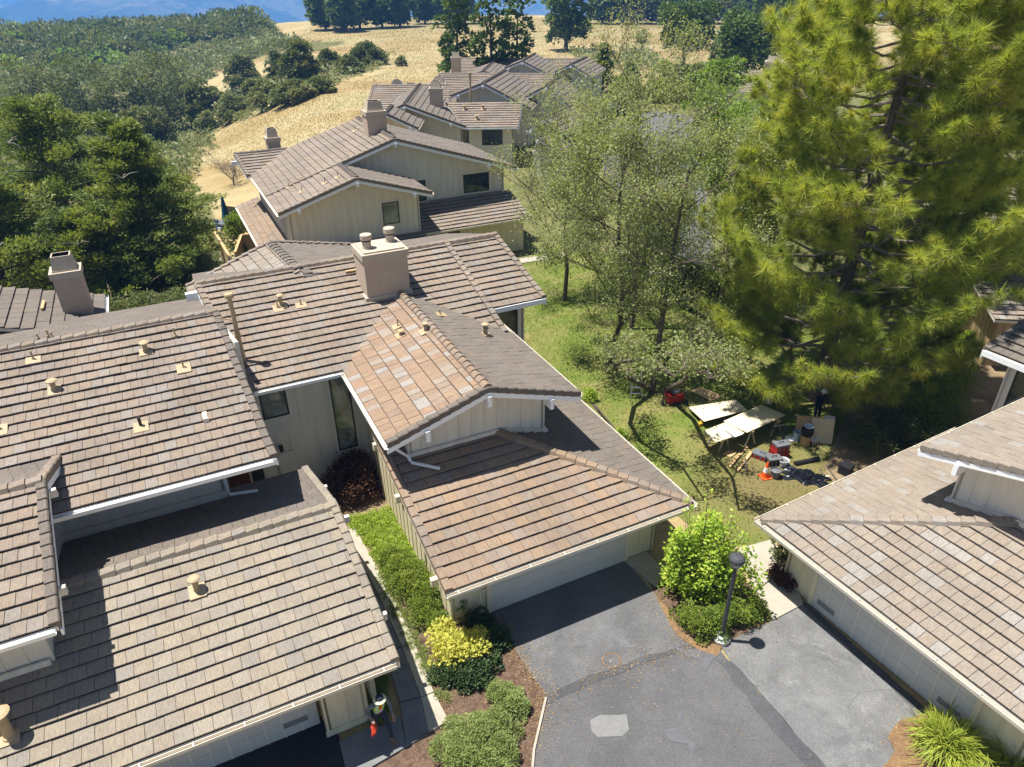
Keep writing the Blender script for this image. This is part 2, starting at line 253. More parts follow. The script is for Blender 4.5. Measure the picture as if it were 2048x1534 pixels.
# ---------------------------------------------------------------- mesh helpers
class MB:
    def __init__(s): s.v = []; s.f = []; s.m = []; s.r = []; s.uv = []; s.mats = []; s.marks = []
    def mark(s, name=None): s.marks.append((len(s.f), name))   # a new piece starts here: build() makes it an object of its own
    def mi(s, m):
        if m not in s.mats: s.mats.append(m)
        return s.mats.index(m)
    def face(s, pts, m, r=None, uv=None):
        n = len(s.v); s.v.extend([tuple(p) for p in pts]); s.f.append(tuple(range(n, n+len(pts)))); s.m.append(s.mi(m))
        s.r.append(random.random() if r is None else r)
        if uv is None:
            d = Vector(pts[1])-Vector(pts[0]); e = Vector(pts[-1])-Vector(pts[0])
            if abs(d.z) > abs(d.x)+abs(d.y): d, e = e, d
            h = hypot(d.x, d.y) or 1
            uv = [((p[0]*d.x+p[1]*d.y)/h, p[2] if abs(e.z) > .3*e.length else (p[1]*d.x-p[0]*d.y)/h) for p in pts]
        s.uv.extend(uv)
    def prism(s, poly, dz, m, mside=None):      # poly 3D, thickened downwards by dz
        low = [(p[0], p[1], p[2]-dz) for p in poly]
        s.face(poly, m); s.face(low[::-1], mside or m)
        for i in range(len(poly)):
            j = (i+1) % len(poly); s.face([poly[j], poly[i], low[i], low[j]], mside or m)
    def hull8(s, c, m):                          # eight corners: bottom 0-3, top 4-7
        for q in ((3, 2, 1, 0), (4, 5, 6, 7), (0, 1, 5, 4), (1, 2, 6, 5), (2, 3, 7, 6), (3, 0, 4, 7)): s.face([c[i] for i in q], m)
    def box(s, c, sz, m, rz=0, tilt=None):
        x, y, z = sz[0]/2, sz[1]/2, sz[2]/2
        Mx = Matrix.Rotation(rz, 3, 'Z')
        if tilt: Mx = Mx @ Matrix.Rotation(tilt[0], 3, 'X') @ Matrix.Rotation(tilt[1], 3, 'Y')
        s.hull8([Vector(c)+Mx @ Vector(p) for p in ((-x, -y, -z), (x, -y, -z), (x, y, -z), (-x, y, -z), (-x, -y, z), (x, -y, z), (x, y, z), (-x, y, z))], m)
    def fbox(s, F, u0, u1, v0, v1, z0, z1, m):
        s.hull8([F.w(u0, v0, z0), F.w(u1, v0, z0), F.w(u1, v1, z0), F.w(u0, v1, z0), F.w(u0, v0, z1), F.w(u1, v0, z1), F.w(u1, v1, z1), F.w(u0, v1, z1)], m)
    def bar(s, p0, p1, w, h, m, side=None):      # rectangular bar, h downwards from the line
        p0, p1 = Vector(p0), Vector(p1); d = (p1-p0).normalized()
        sd = Vector(side) if side else d.cross(Vector((0, 0, 1)))
        if sd.length < 1e-4: sd = Vector((1, 0, 0))
        sd.normalize(); up = sd.cross(d); 
        if up.z < 0 or (abs(up.z) < 1e-3 and False): up = -up
        a, b = sd*(w/2), up*h
        s.hull8([p0-a-b, p0+a-b, p1+a-b, p1-a-b, p0-a, p0+a, p1+a, p1-a], m)
    def tube(s, pts, rad, m, n=8, cap=True):
        pts = [Vector(p) for p in pts]; rad = rad if hasattr(rad, '__len__') else [rad]*len(pts)
        rings = []; ref = Vector((.3, .1, 1))
        for i, p in enumerate(pts):
            d = (pts[min(i+1, len(pts)-1)]-pts[max(i-1, 0)]).normalized()
            a = d.cross(ref)
            if a.length < 1e-3: a = d.cross(Vector((1, 0, 0)))
            a.normalize(); b = d.cross(a)
            rings.append([p+(a*cos(2*pi*k/n)+b*sin(2*pi*k/n))*rad[i] for k in range(n)])
        for i in range(len(rings)-1):
            for k in range(n): s.face([rings[i][k], rings[i][(k+1) % n], rings[i+1][(k+1) % n], rings[i+1][k]], m, .5)
        if cap: s.face(rings[0][::-1], m, .5); s.face(rings[-1], m, .5)
    def lathe(s, c, prof, m, n=16):              # prof: (r, z[, material])
        c = Vector(c)
        for i in range(len(prof)-1):
            (r0, z0), (r1, z1) = prof[i][:2], prof[i+1][:2]; mm = prof[i][2] if len(prof[i]) > 2 else m
            for k in range(n):
                a, b = 2*pi*k/n, 2*pi*(k+1)/n
                q = [c+Vector((r0*cos(a), r0*sin(a), z0)), c+Vector((r0*cos(b), r0*sin(b), z0)), c+Vector((r1*cos(b), r1*sin(b), z1)), c+Vector((r1*cos(a), r1*sin(a), z1))]
                if r0 < 1e-5: q = [q[0], q[2], q[3]]
                elif r1 < 1e-5: q = q[:3]
                s.face(q, mm, .5)
    def sweep(s, p0, p1, prof, out, m):          # closed profile (x outwards, z) swept along a line
        p0, p1 = Vector(p0), Vector(p1); o = Vector(out).normalized()
        A = [p0+o*x+Vector((0, 0, z)) for x, z in prof]; B = [p1+o*x+Vector((0, 0, z)) for x, z in prof]
        n = len(prof)
        for i in range(n): s.face([A[i], A[(i+1) % n], B[(i+1) % n], B[i]], m)
        s.face(A[::-1], m); s.face(B, m)
    def build(s, name, parent=None, smooth=False):
        if s.marks:
            mk = [m for m in s.marks if m[0] < len(s.f)]; s.marks = []
            if not mk or mk[0][0] > 0: mk = [(0, None)]+mk
            out = None
            for i, (a, nm) in enumerate(mk):
                e = mk[i+1][0] if i+1 < len(mk) else len(s.f)
                if e <= a: continue
                q = MB(); v0 = s.f[a][0]; v1 = s.f[e-1][-1]+1; q.v = s.v[v0:v1]; q.uv = s.uv[v0:v1]; q.f = [tuple(k-v0 for k in f) for f in s.f[a:e]]
                q.m = s.m[a:e]; q.r = s.r[a:e]; q.mats = s.mats; o = q.build(nm or name, parent, smooth); out = out or o
            return out
        me = bpy.data.meshes.new(name)
        o0 = Vector(parent.matrix_world.translation) if parent else Vector((0, 0, 0))
        root = parent
        while root is not None and root.parent is not None: root = root.parent
        if root is not None: o0 = Vector(root.location)
        me.from_pydata([(x-o0.x, y-o0.y, z-o0.z) for x, y, z in s.v], [], s.f)
        for m in s.mats: me.materials.append(M[m] if isinstance(m, str) else m)
        me.polygons.foreach_set('material_index', s.m)
        a = me.attributes.new('rnd', 'FLOAT', 'FACE'); a.data.foreach_set('value', s.r)
        ul = me.uv_layers.new(name='UVMap'); ul.data.foreach_set('uv', [c for p in s.uv for c in p])
        if smooth: me.polygons.foreach_set('use_smooth', [True]*len(s.f))
        o = bpy.data.objects.new(name, me); COL.objects.link(o)
        if parent: o.parent = parent
        return o
def tag(o, label=None, cat=None, group=None, kind=None):
    if label: o['label'] = label
    if cat: o['category'] = cat
    if group: o['group'] = group
    if kind: o['kind'] = kind
    return o
def thing(name, loc, label, cat, group=None):
    o = bpy.data.objects.new(name, None); COL.objects.link(o); o.location = loc; o.empty_display_size = .2
    return tag(o, label, cat, group)
def solo(mb, name, loc, label, cat, group=None, smooth=False):   # a thing that is one mesh, origin at its base
    o = mb.build(name, None, smooth); me = o.data; L = Vector(loc)
    me.transform(Matrix.Translation(-L)); o.location = L
    return tag(o, label, cat, group)
def npmesh(name, V, nper, mat, rnd, parent=None, loc=None):
    """V (N*nper,3): N separate polygons of nper corners"""
    me = bpy.data.meshes.new(name); n = len(V)//nper
    o0 = np.zeros(3)
    root = parent
    while root is not None and root.parent is not None: root = root.parent
    if root is not None: o0 = np.array(root.location)
    elif loc is not None: o0 = np.array(loc)
    me.vertices.add(len(V)); me.vertices.foreach_set('co', (V-o0).astype(np.float32).ravel())
    me.loops.add(len(V)); me.loops.foreach_set('vertex_index', np.arange(len(V), dtype=np.int32))
    me.polygons.add(n); me.polygons.foreach_set('loop_start', np.arange(0, len(V), nper, dtype=np.int32))
    me.update(calc_edges=True)
    a = me.attributes.new('rnd', 'FLOAT', 'FACE'); a.data.foreach_set('value', np.asarray(rnd, dtype=np.float32))
    me.materials.append(M[mat])
    o = bpy.data.objects.new(name, me); COL.objects.link(o)
    if parent: o.parent = parent
    elif loc is not None: o.location = loc
    return o
# ---------------------------------------------------------------- building pieces
def clip(poly, axis, val, keep_greater):
    out = []
    for i in range(len(poly)):
        a, b = poly[i], poly[(i+1) % len(poly)]
        ia = (a[axis] >= val) == keep_greater; ib = (b[axis] >= val) == keep_greater
        if ia: out.append(a)
        if ia != ib:
            t = (val-a[axis])/(b[axis]-a[axis]); out.append((a[0]+(b[0]-a[0])*t, a[1]+(b[1]-a[1])*t))
    return out
def roof(name, parent, pl, polys, mat, course=.37, tw=.31, th=.06, gap=.01, deckmat='siding', deckt=.13, mb=None, build=True, wave=.012):
    """stepped tile courses laid on plane pl over plan polygons (u,v)"""
    mb = mb or MB(); ux, uy = pl.up; ph = random.random()*6
    for poly in polys:
        pq = [(-uy*u+ux*v, ux*u+uy*v) for u, v in poly]        # p along the eave, q uphill
        mb.prism([pl.w(u, v, .004) for u, v in poly], deckt, 'deck', deckmat)
        qmin, qmax = min(q for _, q in pq), max(q for _, q in pq)
        k = int(math.floor((qmin-pl.e0)/course))-1
        while pl.e0+k*course < qmax:
            qa, qb = pl.e0+k*course, pl.e0+(k+1)*course; k += 1
            row = clip(clip(pq, 1, qa, True), 1, qb, False) if qmax > qa and qmin < qb else []
            if len(row) < 3: continue
            p0, p1 = min(p for p, _ in row), max(p for p, _ in row)
            off = (k*.5+.17*((k*7919) % 5))*tw
            i = int(math.floor((p0-off)/tw))
            while off+i*tw < p1:
                a, b = off+i*tw+gap*.5, off+(i+1)*tw-gap*.5; i += 1
                t = clip(clip(row, 0, a, True), 0, b, False)
                if len(t) < 3: continue
                ar = abs(sum(t[j][0]*t[(j+1) % len(t)][1]-t[(j+1) % len(t)][0]*t[j][1] for j in range(len(t))))/2
                if ar < .0015: continue
                jz = random.uniform(-.006, .006); tl = random.uniform(-.006, .006); r = random.random()
                def top(p, q):
                    h = .014+th*(1-(q-qa)/course)+jz+tl*((p-a)/tw-.5)+wave*(.5+.5*sin(p*2.1+ph+k*.6))*(1-(q-qa)/course)
                    u, v = -uy*p+ux*q, ux*p+uy*q
                    return pl.w(u, v, h)
                T = [top(p, q) for p, q in t]; Lw = [x-Vector((0, 0, .028)) for x in T]; mb.face(Lw[::-1], 'deck', r)
                mb.face(T, mat, r, [(p-a+r*7, q-qa+r*3) for p, q in t])
                for j in range(len(t)):
                    jj = (j+1) % len(t); mb.face([T[jj], T[j], Lw[j], Lw[jj]], mat, r, [(r*9, r), (r*9+.1, r), (r*9+.1, r+.05), (r*9, r+.05)])
    return mb.build(name, parent) if build else mb
def caps(mb, p0, p1, mat, prof=None, out=None, step=.36, lift=.05, jit=.012):
    """lapped cap tiles along a ridge, hip or rake"""
    mb.mark(); p0, p1 = Vector(p0), Vector(p1); L = (p1-p0).length; n = max(1, int(round(L/step))); d = (p1-p0)/L
    sd = Vector(out).normalized() if out is not None else d.cross(Vector((0, 0, 1))).normalized()
    prof = prof or [(-.17, -.09), (-.12, .04), (0, .075), (.12, .04), (.17, -.09)]
    for i in range(n):
        a, b = p0+d*(L*i/n), p0+d*min(L, L*(i+1)/n+.05); r = random.random(); j = random.uniform(-jit, jit)
        A = [a+sd*(x+j)+Vector((0, 0, z+lift)) for x, z in prof]; B = [b+sd*x+Vector((0, 0, z+.004)) for x, z in prof]
        for k in range(len(prof)-1):
            mb.face([A[k], A[k+1], B[k+1], B[k]], mat, r, [(r*5+k*.1, 0), (r*5+k*.1+.1, 0), (r*5+k*.1+.1, .36), (r*5+k*.1, .36)])
        mb.face(A, mat, r, [(r*5, .02)]*len(A)); mb.face(B[::-1], mat, r, [(r*5, .02)]*len(A))
RAKE = [(-.16, -.0), (-.15, .06), (.04, .07), (.07, .04), (.07, -.13)]
RIDGE_BARREL = [(-.17, -.09), (-.15, .03), (-.08, .1), (0, .125), (.08, .1), (.15, .03), (.17, -.09)]
GUT = [(0, 0), (0, -.11), (.105, -.11), (.12, .005), (.105, .005), (.093, -.09), (.015, -.09), (.015, 0)]
def gutter(mb, p0, p1, out, m='gutter', dz=-.02, off=.0):
    mb.mark(); o = Vector(out).normalized()*off; p0, p1 = Vector(p0)+o+Vector((0, 0, dz)), Vector(p1)+o+Vector((0, 0, dz))
    mb.sweep(p0, p1, GUT, out, m)
    n = max(2, int((p1-p0).length/1.1))
    for i in range(n+1):                                     # strap brackets
        q = p0.lerp(p1, (i+.3)/(n+.6)); d = (p1-p0).normalized(); oo = Vector(out).normalized()
        mb.bar(q+oo*.0+Vector((0, 0, .012)), q+oo*.125+Vector((0, 0, .012)), .03, .006, m)
def barge(mb, p0, p1, out, h=.17, t=.05, drop=.075, m='white'):
    mb.mark(); o = Vector(out).normalized()
    mb.sweep(p0, p1, [(0, -drop), (t, -drop), (t, -drop-h), (0, -drop-h)], o, m)
def wall(name, parent, A, B, bot, top, mat='siding', batt=.42, bw=.042, bt=.022, thick=.12, mb=None, build=True, trim=None):
    """vertical boarded wall from A to B (plan points seen from outside: outside is to the right of A->B); bot/top: [(t,z)...] with t 0..1"""
    mb = mb or MB(); A, B = Vector((A[0], A[1], 0)), Vector((B[0], B[1], 0)); L = (B-A).length; d = (B-A)/L; o = Vector((d.y, -d.x, 0))
    def at(t, l):
        for (t0, z0), (t1, z1) in zip(l, l[1:]):
            if t <= t1+1e-9: return z0+(z1-z0)*(t-t0)/max(1e-9, t1-t0)
        return l[-1][1]
    ts = sorted(set([t for t, _ in bot]+[t for t, _ in top]))
    for t0, t1 in zip(ts, ts[1:]):
        e = 1e-6; c = []
        q = [(t0, at(t0+e, bot)), (t1, at(t1-e, bot)), (t1, at(t1-e, top)), (t0, at(t0+e, top))]
        f = [A+d*(t*L)+Vector((0, 0, z)) for t, z in q]; b = [p-o*thick for p in f]
        mb.hull8([b[0], b[1], f[1], f[0], b[3], b[2], f[2], f[3]], mat)
    if batt:
        n = max(1, int(L/batt))
        for i in range(n+1):
            x = min(max(i*L/n, bw/2), L-bw/2); t = x/L; z0, z1 = at(t, bot)+.004, at(t, top)-.004
            if z1-z0 < .08: continue
            p = A+d*x; a, b = d*(bw/2), o*bt
            mb.hull8([p-a+Vector((0, 0, z0)), p+a+Vector((0, 0, z0)), p+a+b+Vector((0, 0, z0)), p-a+b+Vector((0, 0, z0)),
                      p-a+Vector((0, 0, z1)), p+a+Vector((0, 0, z1)), p+a+b+Vector((0, 0, z1)), p-a+b+Vector((0, 0, z1))], mat)
    if trim:
        for (z0, z1) in trim:
            mb.hull8([A+Vector((0, 0, z0)), B+Vector((0, 0, z0)), B+o*(bt+.012)+Vector((0, 0, z0)), A+o*(bt+.012)+Vector((0, 0, z0)),
                      A+Vector((0, 0, z1)), B+Vector((0, 0, z1)), B+o*(bt+.012)+Vector((0, 0, z1)), A+o*(bt+.012)+Vector((0, 0, z1))], mat)
    return mb.build(name, parent) if build else mb
def window(parent, A, d, o, w, z0, z1, glass='glass', mull=1, trim=True, name='window'):
    """A: plan point of the lower left seen from outside, d along, o outwards"""
    A, d, o = Vector((A[0], A[1], 0)), Vector(d).normalized(), Vector(o).normalized(); f = MB()
    def bx(x0, x1, a, b, y0, y1, m, mb):
        P = [A+d*x+o*y+Vector((0, 0, z)) for z in (a, b) for x, y in ((x0, y0), (x1, y0), (x1, y1), (x0, y1))]; mb.hull8(P, m)
    if trim:
        tw = .09
        bx(-tw, 0, z0-tw, z1+tw, 0, .04, 'siding', f); bx(w, w+tw, z0-tw, z1+tw, 0, .04, 'siding', f)
        bx(0, w, z1, z1+tw, 0, .04, 'siding', f); bx(0, w, z0-tw, z0, 0, .045, 'siding', f)
    t = .055
    bx(0, t, z0, z1, .003, .052, 'frame', f); bx(w-t, w, z0, z1, .003, .052, 'frame', f)
    bx(t, w-t, z0, z0+t, .003, .052, 'frame', f); bx(t, w-t, z1-t, z1, .003, .052, 'frame', f)
    for i in range(1, mull+1):
        x = w*i/(mull+1); bx(x-.022, x+.022, z0+t, z1-t, .003, .05, 'frame', f)
    fo = f.build(name, parent); g = MB(); bx(t, w-t, z0+t, z1-t, .004, .024, glass, g); g.build('glass_pane', fo); return fo
def vent(parent, p, up, sl, kind='cap', h=.34, r=.062, flash=True):
    """roof vent with a painted flashing; p on the roof surface, up: plan direction uphill"""
    mb = MB(); p = Vector(p)+Vector((0, 0, .05)); u = Vector(up).normalized(); s = Vector((u.y, -u.x, 0)); U = (u+Vector((0, 0, sl))).normalized(); N = s.cross(U)
    if N.z < 0: N = -N
    if flash:
        a, b = s*random.uniform(.17, .22), U*random.uniform(.15, .22); c = p+N*.03-U*.05
        mb.hull8([c-a-b-N*.05, c+a-b-N*.05, c+a+b-N*.05, c-a+b-N*.05, c-a-b, c+a-b, c+a+b, c-a+b], 'tan')
    if kind == 'cap':
        mb.lathe(p, [(r*1.5, -.05), (r*1.3, .04), (r, .06), (r, h-.06), (r*2, h-.06), (r*2.1, h-.03), (r*1.5, h), (0, h+.012)], 'tan')
    elif kind == 'pot':
        mb.lathe(p, [(r*1.5, -.05), (r*1.15, .1), (r, .12), (r, h*.5), (r*1.7, h*.5), (r*1.7, h*.55), (r, h*.6), (r, h*.8), (r*1.9, h*.8), (r*1.9, h*.88), (0, h)], 'tan')
    elif kind == 'dark': mb.lathe(p, [(.045, -.05), (.045, h), (0, h)], 'frame', 10)
    else: mb.lathe(p, [(.05, -.05), (.045, .06), (.028, .07), (.028, h), (0, h)], 'tan', 10)
    return mb.build('roof_vent', parent)
def outrigger(mb, p, out, l=.42, w=.13, h=.24, m='white'):
    mb.mark('outrigger_beam'); o = Vector(out).normalized(); p = Vector(p); mb.bar(p-o*.35, p+o*l, w, h, m)
def chimney(parent, F, u0, u1, v0, v1, zb, zt, top='slab', pots=0, name='chimney'):
    mb = MB(); c = .07
    mb.fbox(F, u0, u1, v0, v1, zb, zt, 'brick'); mb.fbox(F, u0-.06, u1+.06, v0-.06, v1+.06, zt, zt+.26, 'conc_cap')
    mb.fbox(F, u0+.06, u1-.06, v0+.06, v1-.06, zt+.26, zt+.32, 'conc_cap')
    mb.fbox(F, u0-.09, u1+.09, v0-.05, v0+.5, zb, zb+.38, 'conc_cap') if pots else None
    ch = mb.build(name, parent)
    if pots:
        for i in range(pots):
            f = MB(); t = (i+.5)/pots; u = u0+(u1-u0)*(.2+.6*i/(pots-1)); v = v0+(v1-v0)*(.42+.25*i); b = F.w(u, v, zt+.32)
            f.lathe(b, [(.20, 0), (.19, .07), (.17, .09), (.165, .22), (.185, .23), (.185, .27), (.165, .28), (.165, .33), (.225, .34), (.225, .5), (.215, .53), (0, .545)], 'conc_cap', 20)
            f.lathe(b, [(.187, .285), (.187, .30), (.17, .31), (.17, .325)], 'frame', 20)
            f.build('flue_pot', ch, True)
    else:
        f = MB(); cu, cv, a, b = (u0+u1)/2, (v0+v1)/2, (u1-u0)*.42, (v1-v0)*.4; z = zt+.3
        lo = [(cu-a, cv-b), (cu+a, cv-b), (cu+a, cv+b), (cu-a, cv+b)]; hi = [(cu-a*.8, cv-b*.8), (cu+a*.8, cv-b*.8), (cu+a*.8, cv+b*.8), (cu-a*.8, cv+b*.8)]
        L8 = [F.w(*q, z) for q in lo]; H8 = [F.w(*q, z+.55) for q in hi]; I8 = [F.w(cu+(q[0]-cu)*.86, cv+(q[1]-cv)*.86, z+.55) for q in hi]; J8 = [F.w(cu+(q[0]-cu)*.86, cv+(q[1]-cv)*.86, z+.2) for q in hi]
        for i in range(4):
            j = (i+1) % 4; f.face([L8[i], L8[j], H8[j], H8[i]], 'conc_cap'); f.face([H8[i], H8[j], I8[j], I8[i]], 'conc_cap'); f.face([I8[i], I8[j], J8[j], J8[i]], 'black')
        f.face(J8, 'black'); f.build('chimney_hood', ch)
    return ch
def garage_door(parent, F, u0, u1, v, z1, panels=0, m='door', outv=-1, courses=4, vents=()):
    """garage door in plane v, facing outv along b"""
    mb = MB(); y0, y1 = v+outv*.02, v+outv*.05
    for k in range(courses):
        a, b = z1*k/courses, z1*(k+1)/courses
        mb.fbox(F, u0, u1, min(y0, y1), max(y0, y1), a+.006, b-.004, m)
    mb.fbox(F, u0, u1, min(v+outv*.012, y0), max(v+outv*.012, y0), 0, z1, m)
    for i in range(1, panels):
        u = u0+(u1-u0)*i/panels; mb.fbox(F, u-.025, u+.025, min(y1, y1+outv*.014), max(y1, y1+outv*.035), .01, z1-.01, 'siding')
    o = mb.build('garage_door', parent)
    for (x, z, w, h) in vents:
        g = MB()
        for k in range(4): g.fbox(F, x, x+w, min(y1, y1+outv*.02), max(y1, y1+outv*.02), z+h*k/4+.008, z+h*(k+1)/4-.012, 'greyp' if w > .5 else m)
        g.fbox(F, x-.02, x+w+.02, min(y1, y1+outv*.014), max(y1, y1+outv*.014), z-.015, z+h+.01, m); g.build('door_grille', o)
    return o
def gable(name, parent, F, uL, zL, ur, zr, uR, zR, v0, v1, mat='tile', course=.42, tw=.31, cap_prof=None, matR=None, wallv=.8, zb=0, side=.6, front=True, left=True, right=True, gut=True, wmat='siding', batt=.42, beams=True, wallback=None):
    """gable roof with its ridge along b: verge board at v0, boarded front wall set back by wallv"""
    sL, sR = (zr-zL)/(ur-uL), (zr-zR)/(uR-ur)
    PL, PR = Plane(F, (1, 0), uL, zL, sL), Plane(F, (-1, 0), -uR, zR, sR)
    roof(name, parent, PL, [[(uL, v0), (ur, v0), (ur, v1), (uL, v1)]], mat, course, tw)
    roof(name, parent, PR, [[(ur, v0), (uR, v0), (uR, v1), (ur, v1)]], matR or mat, course, tw)
    c = MB(); o = F.dirv(0, -1)
    caps(c, F.w(ur, v0, zr+.06), F.w(ur, v1, zr+.06), matR or mat, cap_prof)
    caps(c, F.w(uL, v0, zL+.03), F.w(ur, v0, zr+.03), mat, RAKE, o); caps(c, F.w(uR, v0, zR+.03), F.w(ur, v0, zr+.03), mat, RAKE, o)
    c.build('cap_tiles', parent)
    b = MB(); barge(b, F.w(uL, v0, zL-.02), F.w(ur, v0, zr-.02), o); barge(b, F.w(ur, v0+.002, zr-.02), F.w(uR, v0+.002, zR-.02), o)
    if beams:
        for u, z in ((uL+(ur-uL)*.25, zL+(zr-zL)*.25), (ur, zr), (ur+(uR-ur)*.75, zR+(zr-zR)*.25)): outrigger(b, F.w(u, v0, z-.22), o, .16)
    b.build('verge_board', parent)
    if gut:
        g = MB(); gutter(g, F.w(uL, v0, zL), F.w(uL, v1, zL), F.dirv(-1, 0)); gutter(g, F.w(uR, v0, zR), F.w(uR, v1, zR), F.dirv(1, 0)); g.build('gutter', parent)
    if front:
        a, c_ = uL+side, uR-side; L = c_-a; zt = lambda u: (zL+sL*(u-uL) if u < ur else zR+sR*(uR-u))-.12
        A, B = F.w(a, v0+wallv, 0), F.w(c_, v0+wallv, 0)
        wall('wall', parent, A, B, [(0, zb), (1, zb)], [(0, zt(a)), ((ur-a)/L, zr-.12), (1, zt(c_))], wmat, batt)
    wb = wallback or v1
    if left: wall('wall', parent, F.w(uL+side, wb, 0), F.w(uL+side, v0+wallv, 0), [(0, zb), (1, zb)], [(0, zL+sL*side-.12)]*1+[(1, zL+sL*side-.12)], wmat, batt)
    if right: wall('wall', parent, F.w(uR-side, v0+wallv, 0), F.w(uR-side, wb, 0), [(0, zb), (1, zb)], [(0, zR+sR*side-.12), (1, zR+sR*side-.12)], wmat, batt)
    return PL, PR

S = .29
# ---------------------------------------------------------------- the hip-garage house type (plan in u, v), used twice: once as seen, once mirrored
def hip_house(F, label, mats, full=True):
    H = thing('townhouse', F.w(8.5, 22, 0), label, 'house', 'tile roofed townhouses of the row')
    t1, t2, t3, t4 = mats
    flip = (F.a.x*F.b.y-F.a.y*F.b.x) < 0
    def W(A, B, *a, **k):
        if flip: A, B = B, A; a = ([(1-t, z) for t, z in a[0]][::-1], [(1-t, z) for t, z in a[1]][::-1])+a[2:]
        return wall('wall', H, F.w(*A, 0), F.w(*B, 0), *a, **k)
    gF, gR = Plane(F, (0, 1), 13.35, 2.5, S), Plane(F, (-1, 0), -12.75, 2.5, S)
    roof('garage_roof', H, gF, [[(4.45, 13.35), (12.75, 13.35), (8.1, 18.0), (5.05, 18.0), (4.36, 18.0)], [(4.36, 18), (5.05, 18), (5.05, 19.4), (4.34, 19.4)]], t1, .37, .40 if full else .33)
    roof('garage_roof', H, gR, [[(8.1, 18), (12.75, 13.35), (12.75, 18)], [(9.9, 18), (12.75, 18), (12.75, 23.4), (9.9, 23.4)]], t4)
    c = MB(); caps(c, F.w(12.72, 13.38, 2.55), F.w(8.1, 18.0, 3.92), t1); caps(c, F.w(4.45, 13.35, 2.53), F.w(4.34, 19.3, 4.255), t1, RAKE, F.dirv(-1, 0)); c.build('cap_tiles', H)
    b = MB(); barge(b, F.w(4.44, 13.35, 2.46), F.w(4.33, 19.3, 4.19), F.dirv(-1, 0), .2, .04, .03, 'siding_w')
    for v in (14.0, 16.9, 19.0): outrigger(b, F.w(4.45, v, gF.z(4.5, v)-.16), F.dirv(-1, 0), .26, .15, .24, 'siding_w')
    b.build('verge_board', H)
    g = MB(); gutter(g, F.w(4.4, 13.35, 2.5), F.w(12.8, 13.35, 2.5), F.dirv(0, -1), off=.02); gutter(g, F.w(12.75, 13.3, 2.5), F.w(12.75, 23.4, 2.5), F.dirv(1, 0), off=.02); g.build('gutter', H)
    # upper gable over the garage
    A1, A2 = Plane(F, (1, 0), 4.17, 5.13, .322), Plane(F, (-1, 0), -10.7, 5.13, .322)
    zr = 5.13+.322*3.265; ur = 7.435
    roof('upper_roof', H, A1, [[(4.17, 17.05), (ur, 17.05), (ur, 25.7), (4.17, 22.1)]], t2, .42, .31)
    roof('upper_roof', H, A2, [[(ur, 17.05), (10.7, 17.05), (10.7, 22.1), (ur, 25.7)]], t4, .36, .3)
    c = MB(); caps(c, F.w(ur, 17.05, zr+.02), F.w(ur, 25.5, zr+.02), t4 if t4 != 'tile_grey' else t1, RIDGE_BARREL, None, .34, .05)
    o = F.dirv(0, -1)
    caps(c, F.w(4.17, 17.05, 5.16), F.w(ur, 17.05, zr+.03), t4, RAKE, o); caps(c, F.w(10.7, 17.05, 5.16), F.w(ur, 17.05, zr+.03), t4, RAKE, o); c.build('cap_tiles', H)
    b = MB(); barge(b, F.w(4.15, 17.05, 5.11), F.w(ur, 17.05, zr-.02), o); barge(b, F.w(ur, 17.052, zr-.02), F.w(10.72, 17.052, 5.11), o)
    for u, z in ((5.4, 5.53), (ur, zr), (9.6, 5.48)): outrigger(b, F.w(u, 17.05, z-.2), o, .14, .13, .36)
    b.build('verge_board', H)
    g = MB(); gutter(g, F.w(4.17, 17.05, 5.13), F.w(4.17, 22.1, 5.13), F.dirv(-1, 0)); gutter(g, F.w(10.7, 17.05, 5.13), F.w(10.7, 23.2, 5.13), F.dirv(1, 0))
    g.mark('downspout'); g.bar(F.w(4.3, 17.3, 5.0), F.w(4.95, 17.75, 4.1), .07, .07, 'white'); g.bar(F.w(4.95, 17.75, 4.1), F.w(5.0, 17.6, 3.95), .07, .07, 'white'); g.bar(F.w(5.0, 17.6, 3.93), F.w(5.75, 17.1, 3.78), .075, .06, 'white')
    g.build('gutter', H)
    L = 9.9-5.05; zt = lambda u: (5.13+.322*(u-4.17) if u < ur else 5.13+.322*(10.7-u))-.12
    W((5.05, 18.0), (9.9, 18.0), [(0, gF.z(5, 18)), ((8.1-5.05)/L, gF.z(8, 18)), (1, gR.z(9.9, 18))], [(0, zt(5.05)), ((ur-5.05)/L, zr-.12), (1, zt(9.9))], trim=None)
    fl = MB(); fl.bar(F.w(5.02, 17.93, gF.z(5, 17.93)+.17), F.w(8.1, 17.93, gF.z(5, 17.93)+.17), .09, .13, 'siding'); fl.mark(); fl.bar(F.w(8.1, 17.93, gF.z(5, 17.93)+.17), F.w(9.97, 17.93, gR.z(9.97, 18)+.17), .09, .13, 'siding')
    fl.mark(); fl.bar(F.w(9.97, 17.9, gR.z(9.97, 18)+.13), F.w(9.97, 23, gR.z(9.97, 18)+.13), .08, .1, 'white'); fl.build('flashing', H)
    W((5.05, 22.6), (5.05, 18.0), [(0, 3.7), (1, 3.75)], [(0, zt(5.05)), (1, zt(5.05))]); W((9.9, 18.0), (9.9, 24.2), [(0, 3.0), (1, 3.0)], [(0, zt(9.9)), (1, zt(9.9))])
    # garage walls and door
    W((4.85, 23.0), (4.85, 14.35), [(0, 0), (1, 0)], [(0, 4.1), ((23-19.4)/8.65, 4.1), (1, gF.z(4.8, 14.35)-.14)], 'siding_w')
    W((4.85, 14.35), (6.1, 14.35), [(0, 0), (1, 0)], [(0, 2.62), (1, 2.62)], 'siding_w', trim=None); W((11.0, 14.35), (12.15, 14.35), [(0, 0), (1, 0)], [(0, 2.62), (1, 2.62)], 'siding_w')
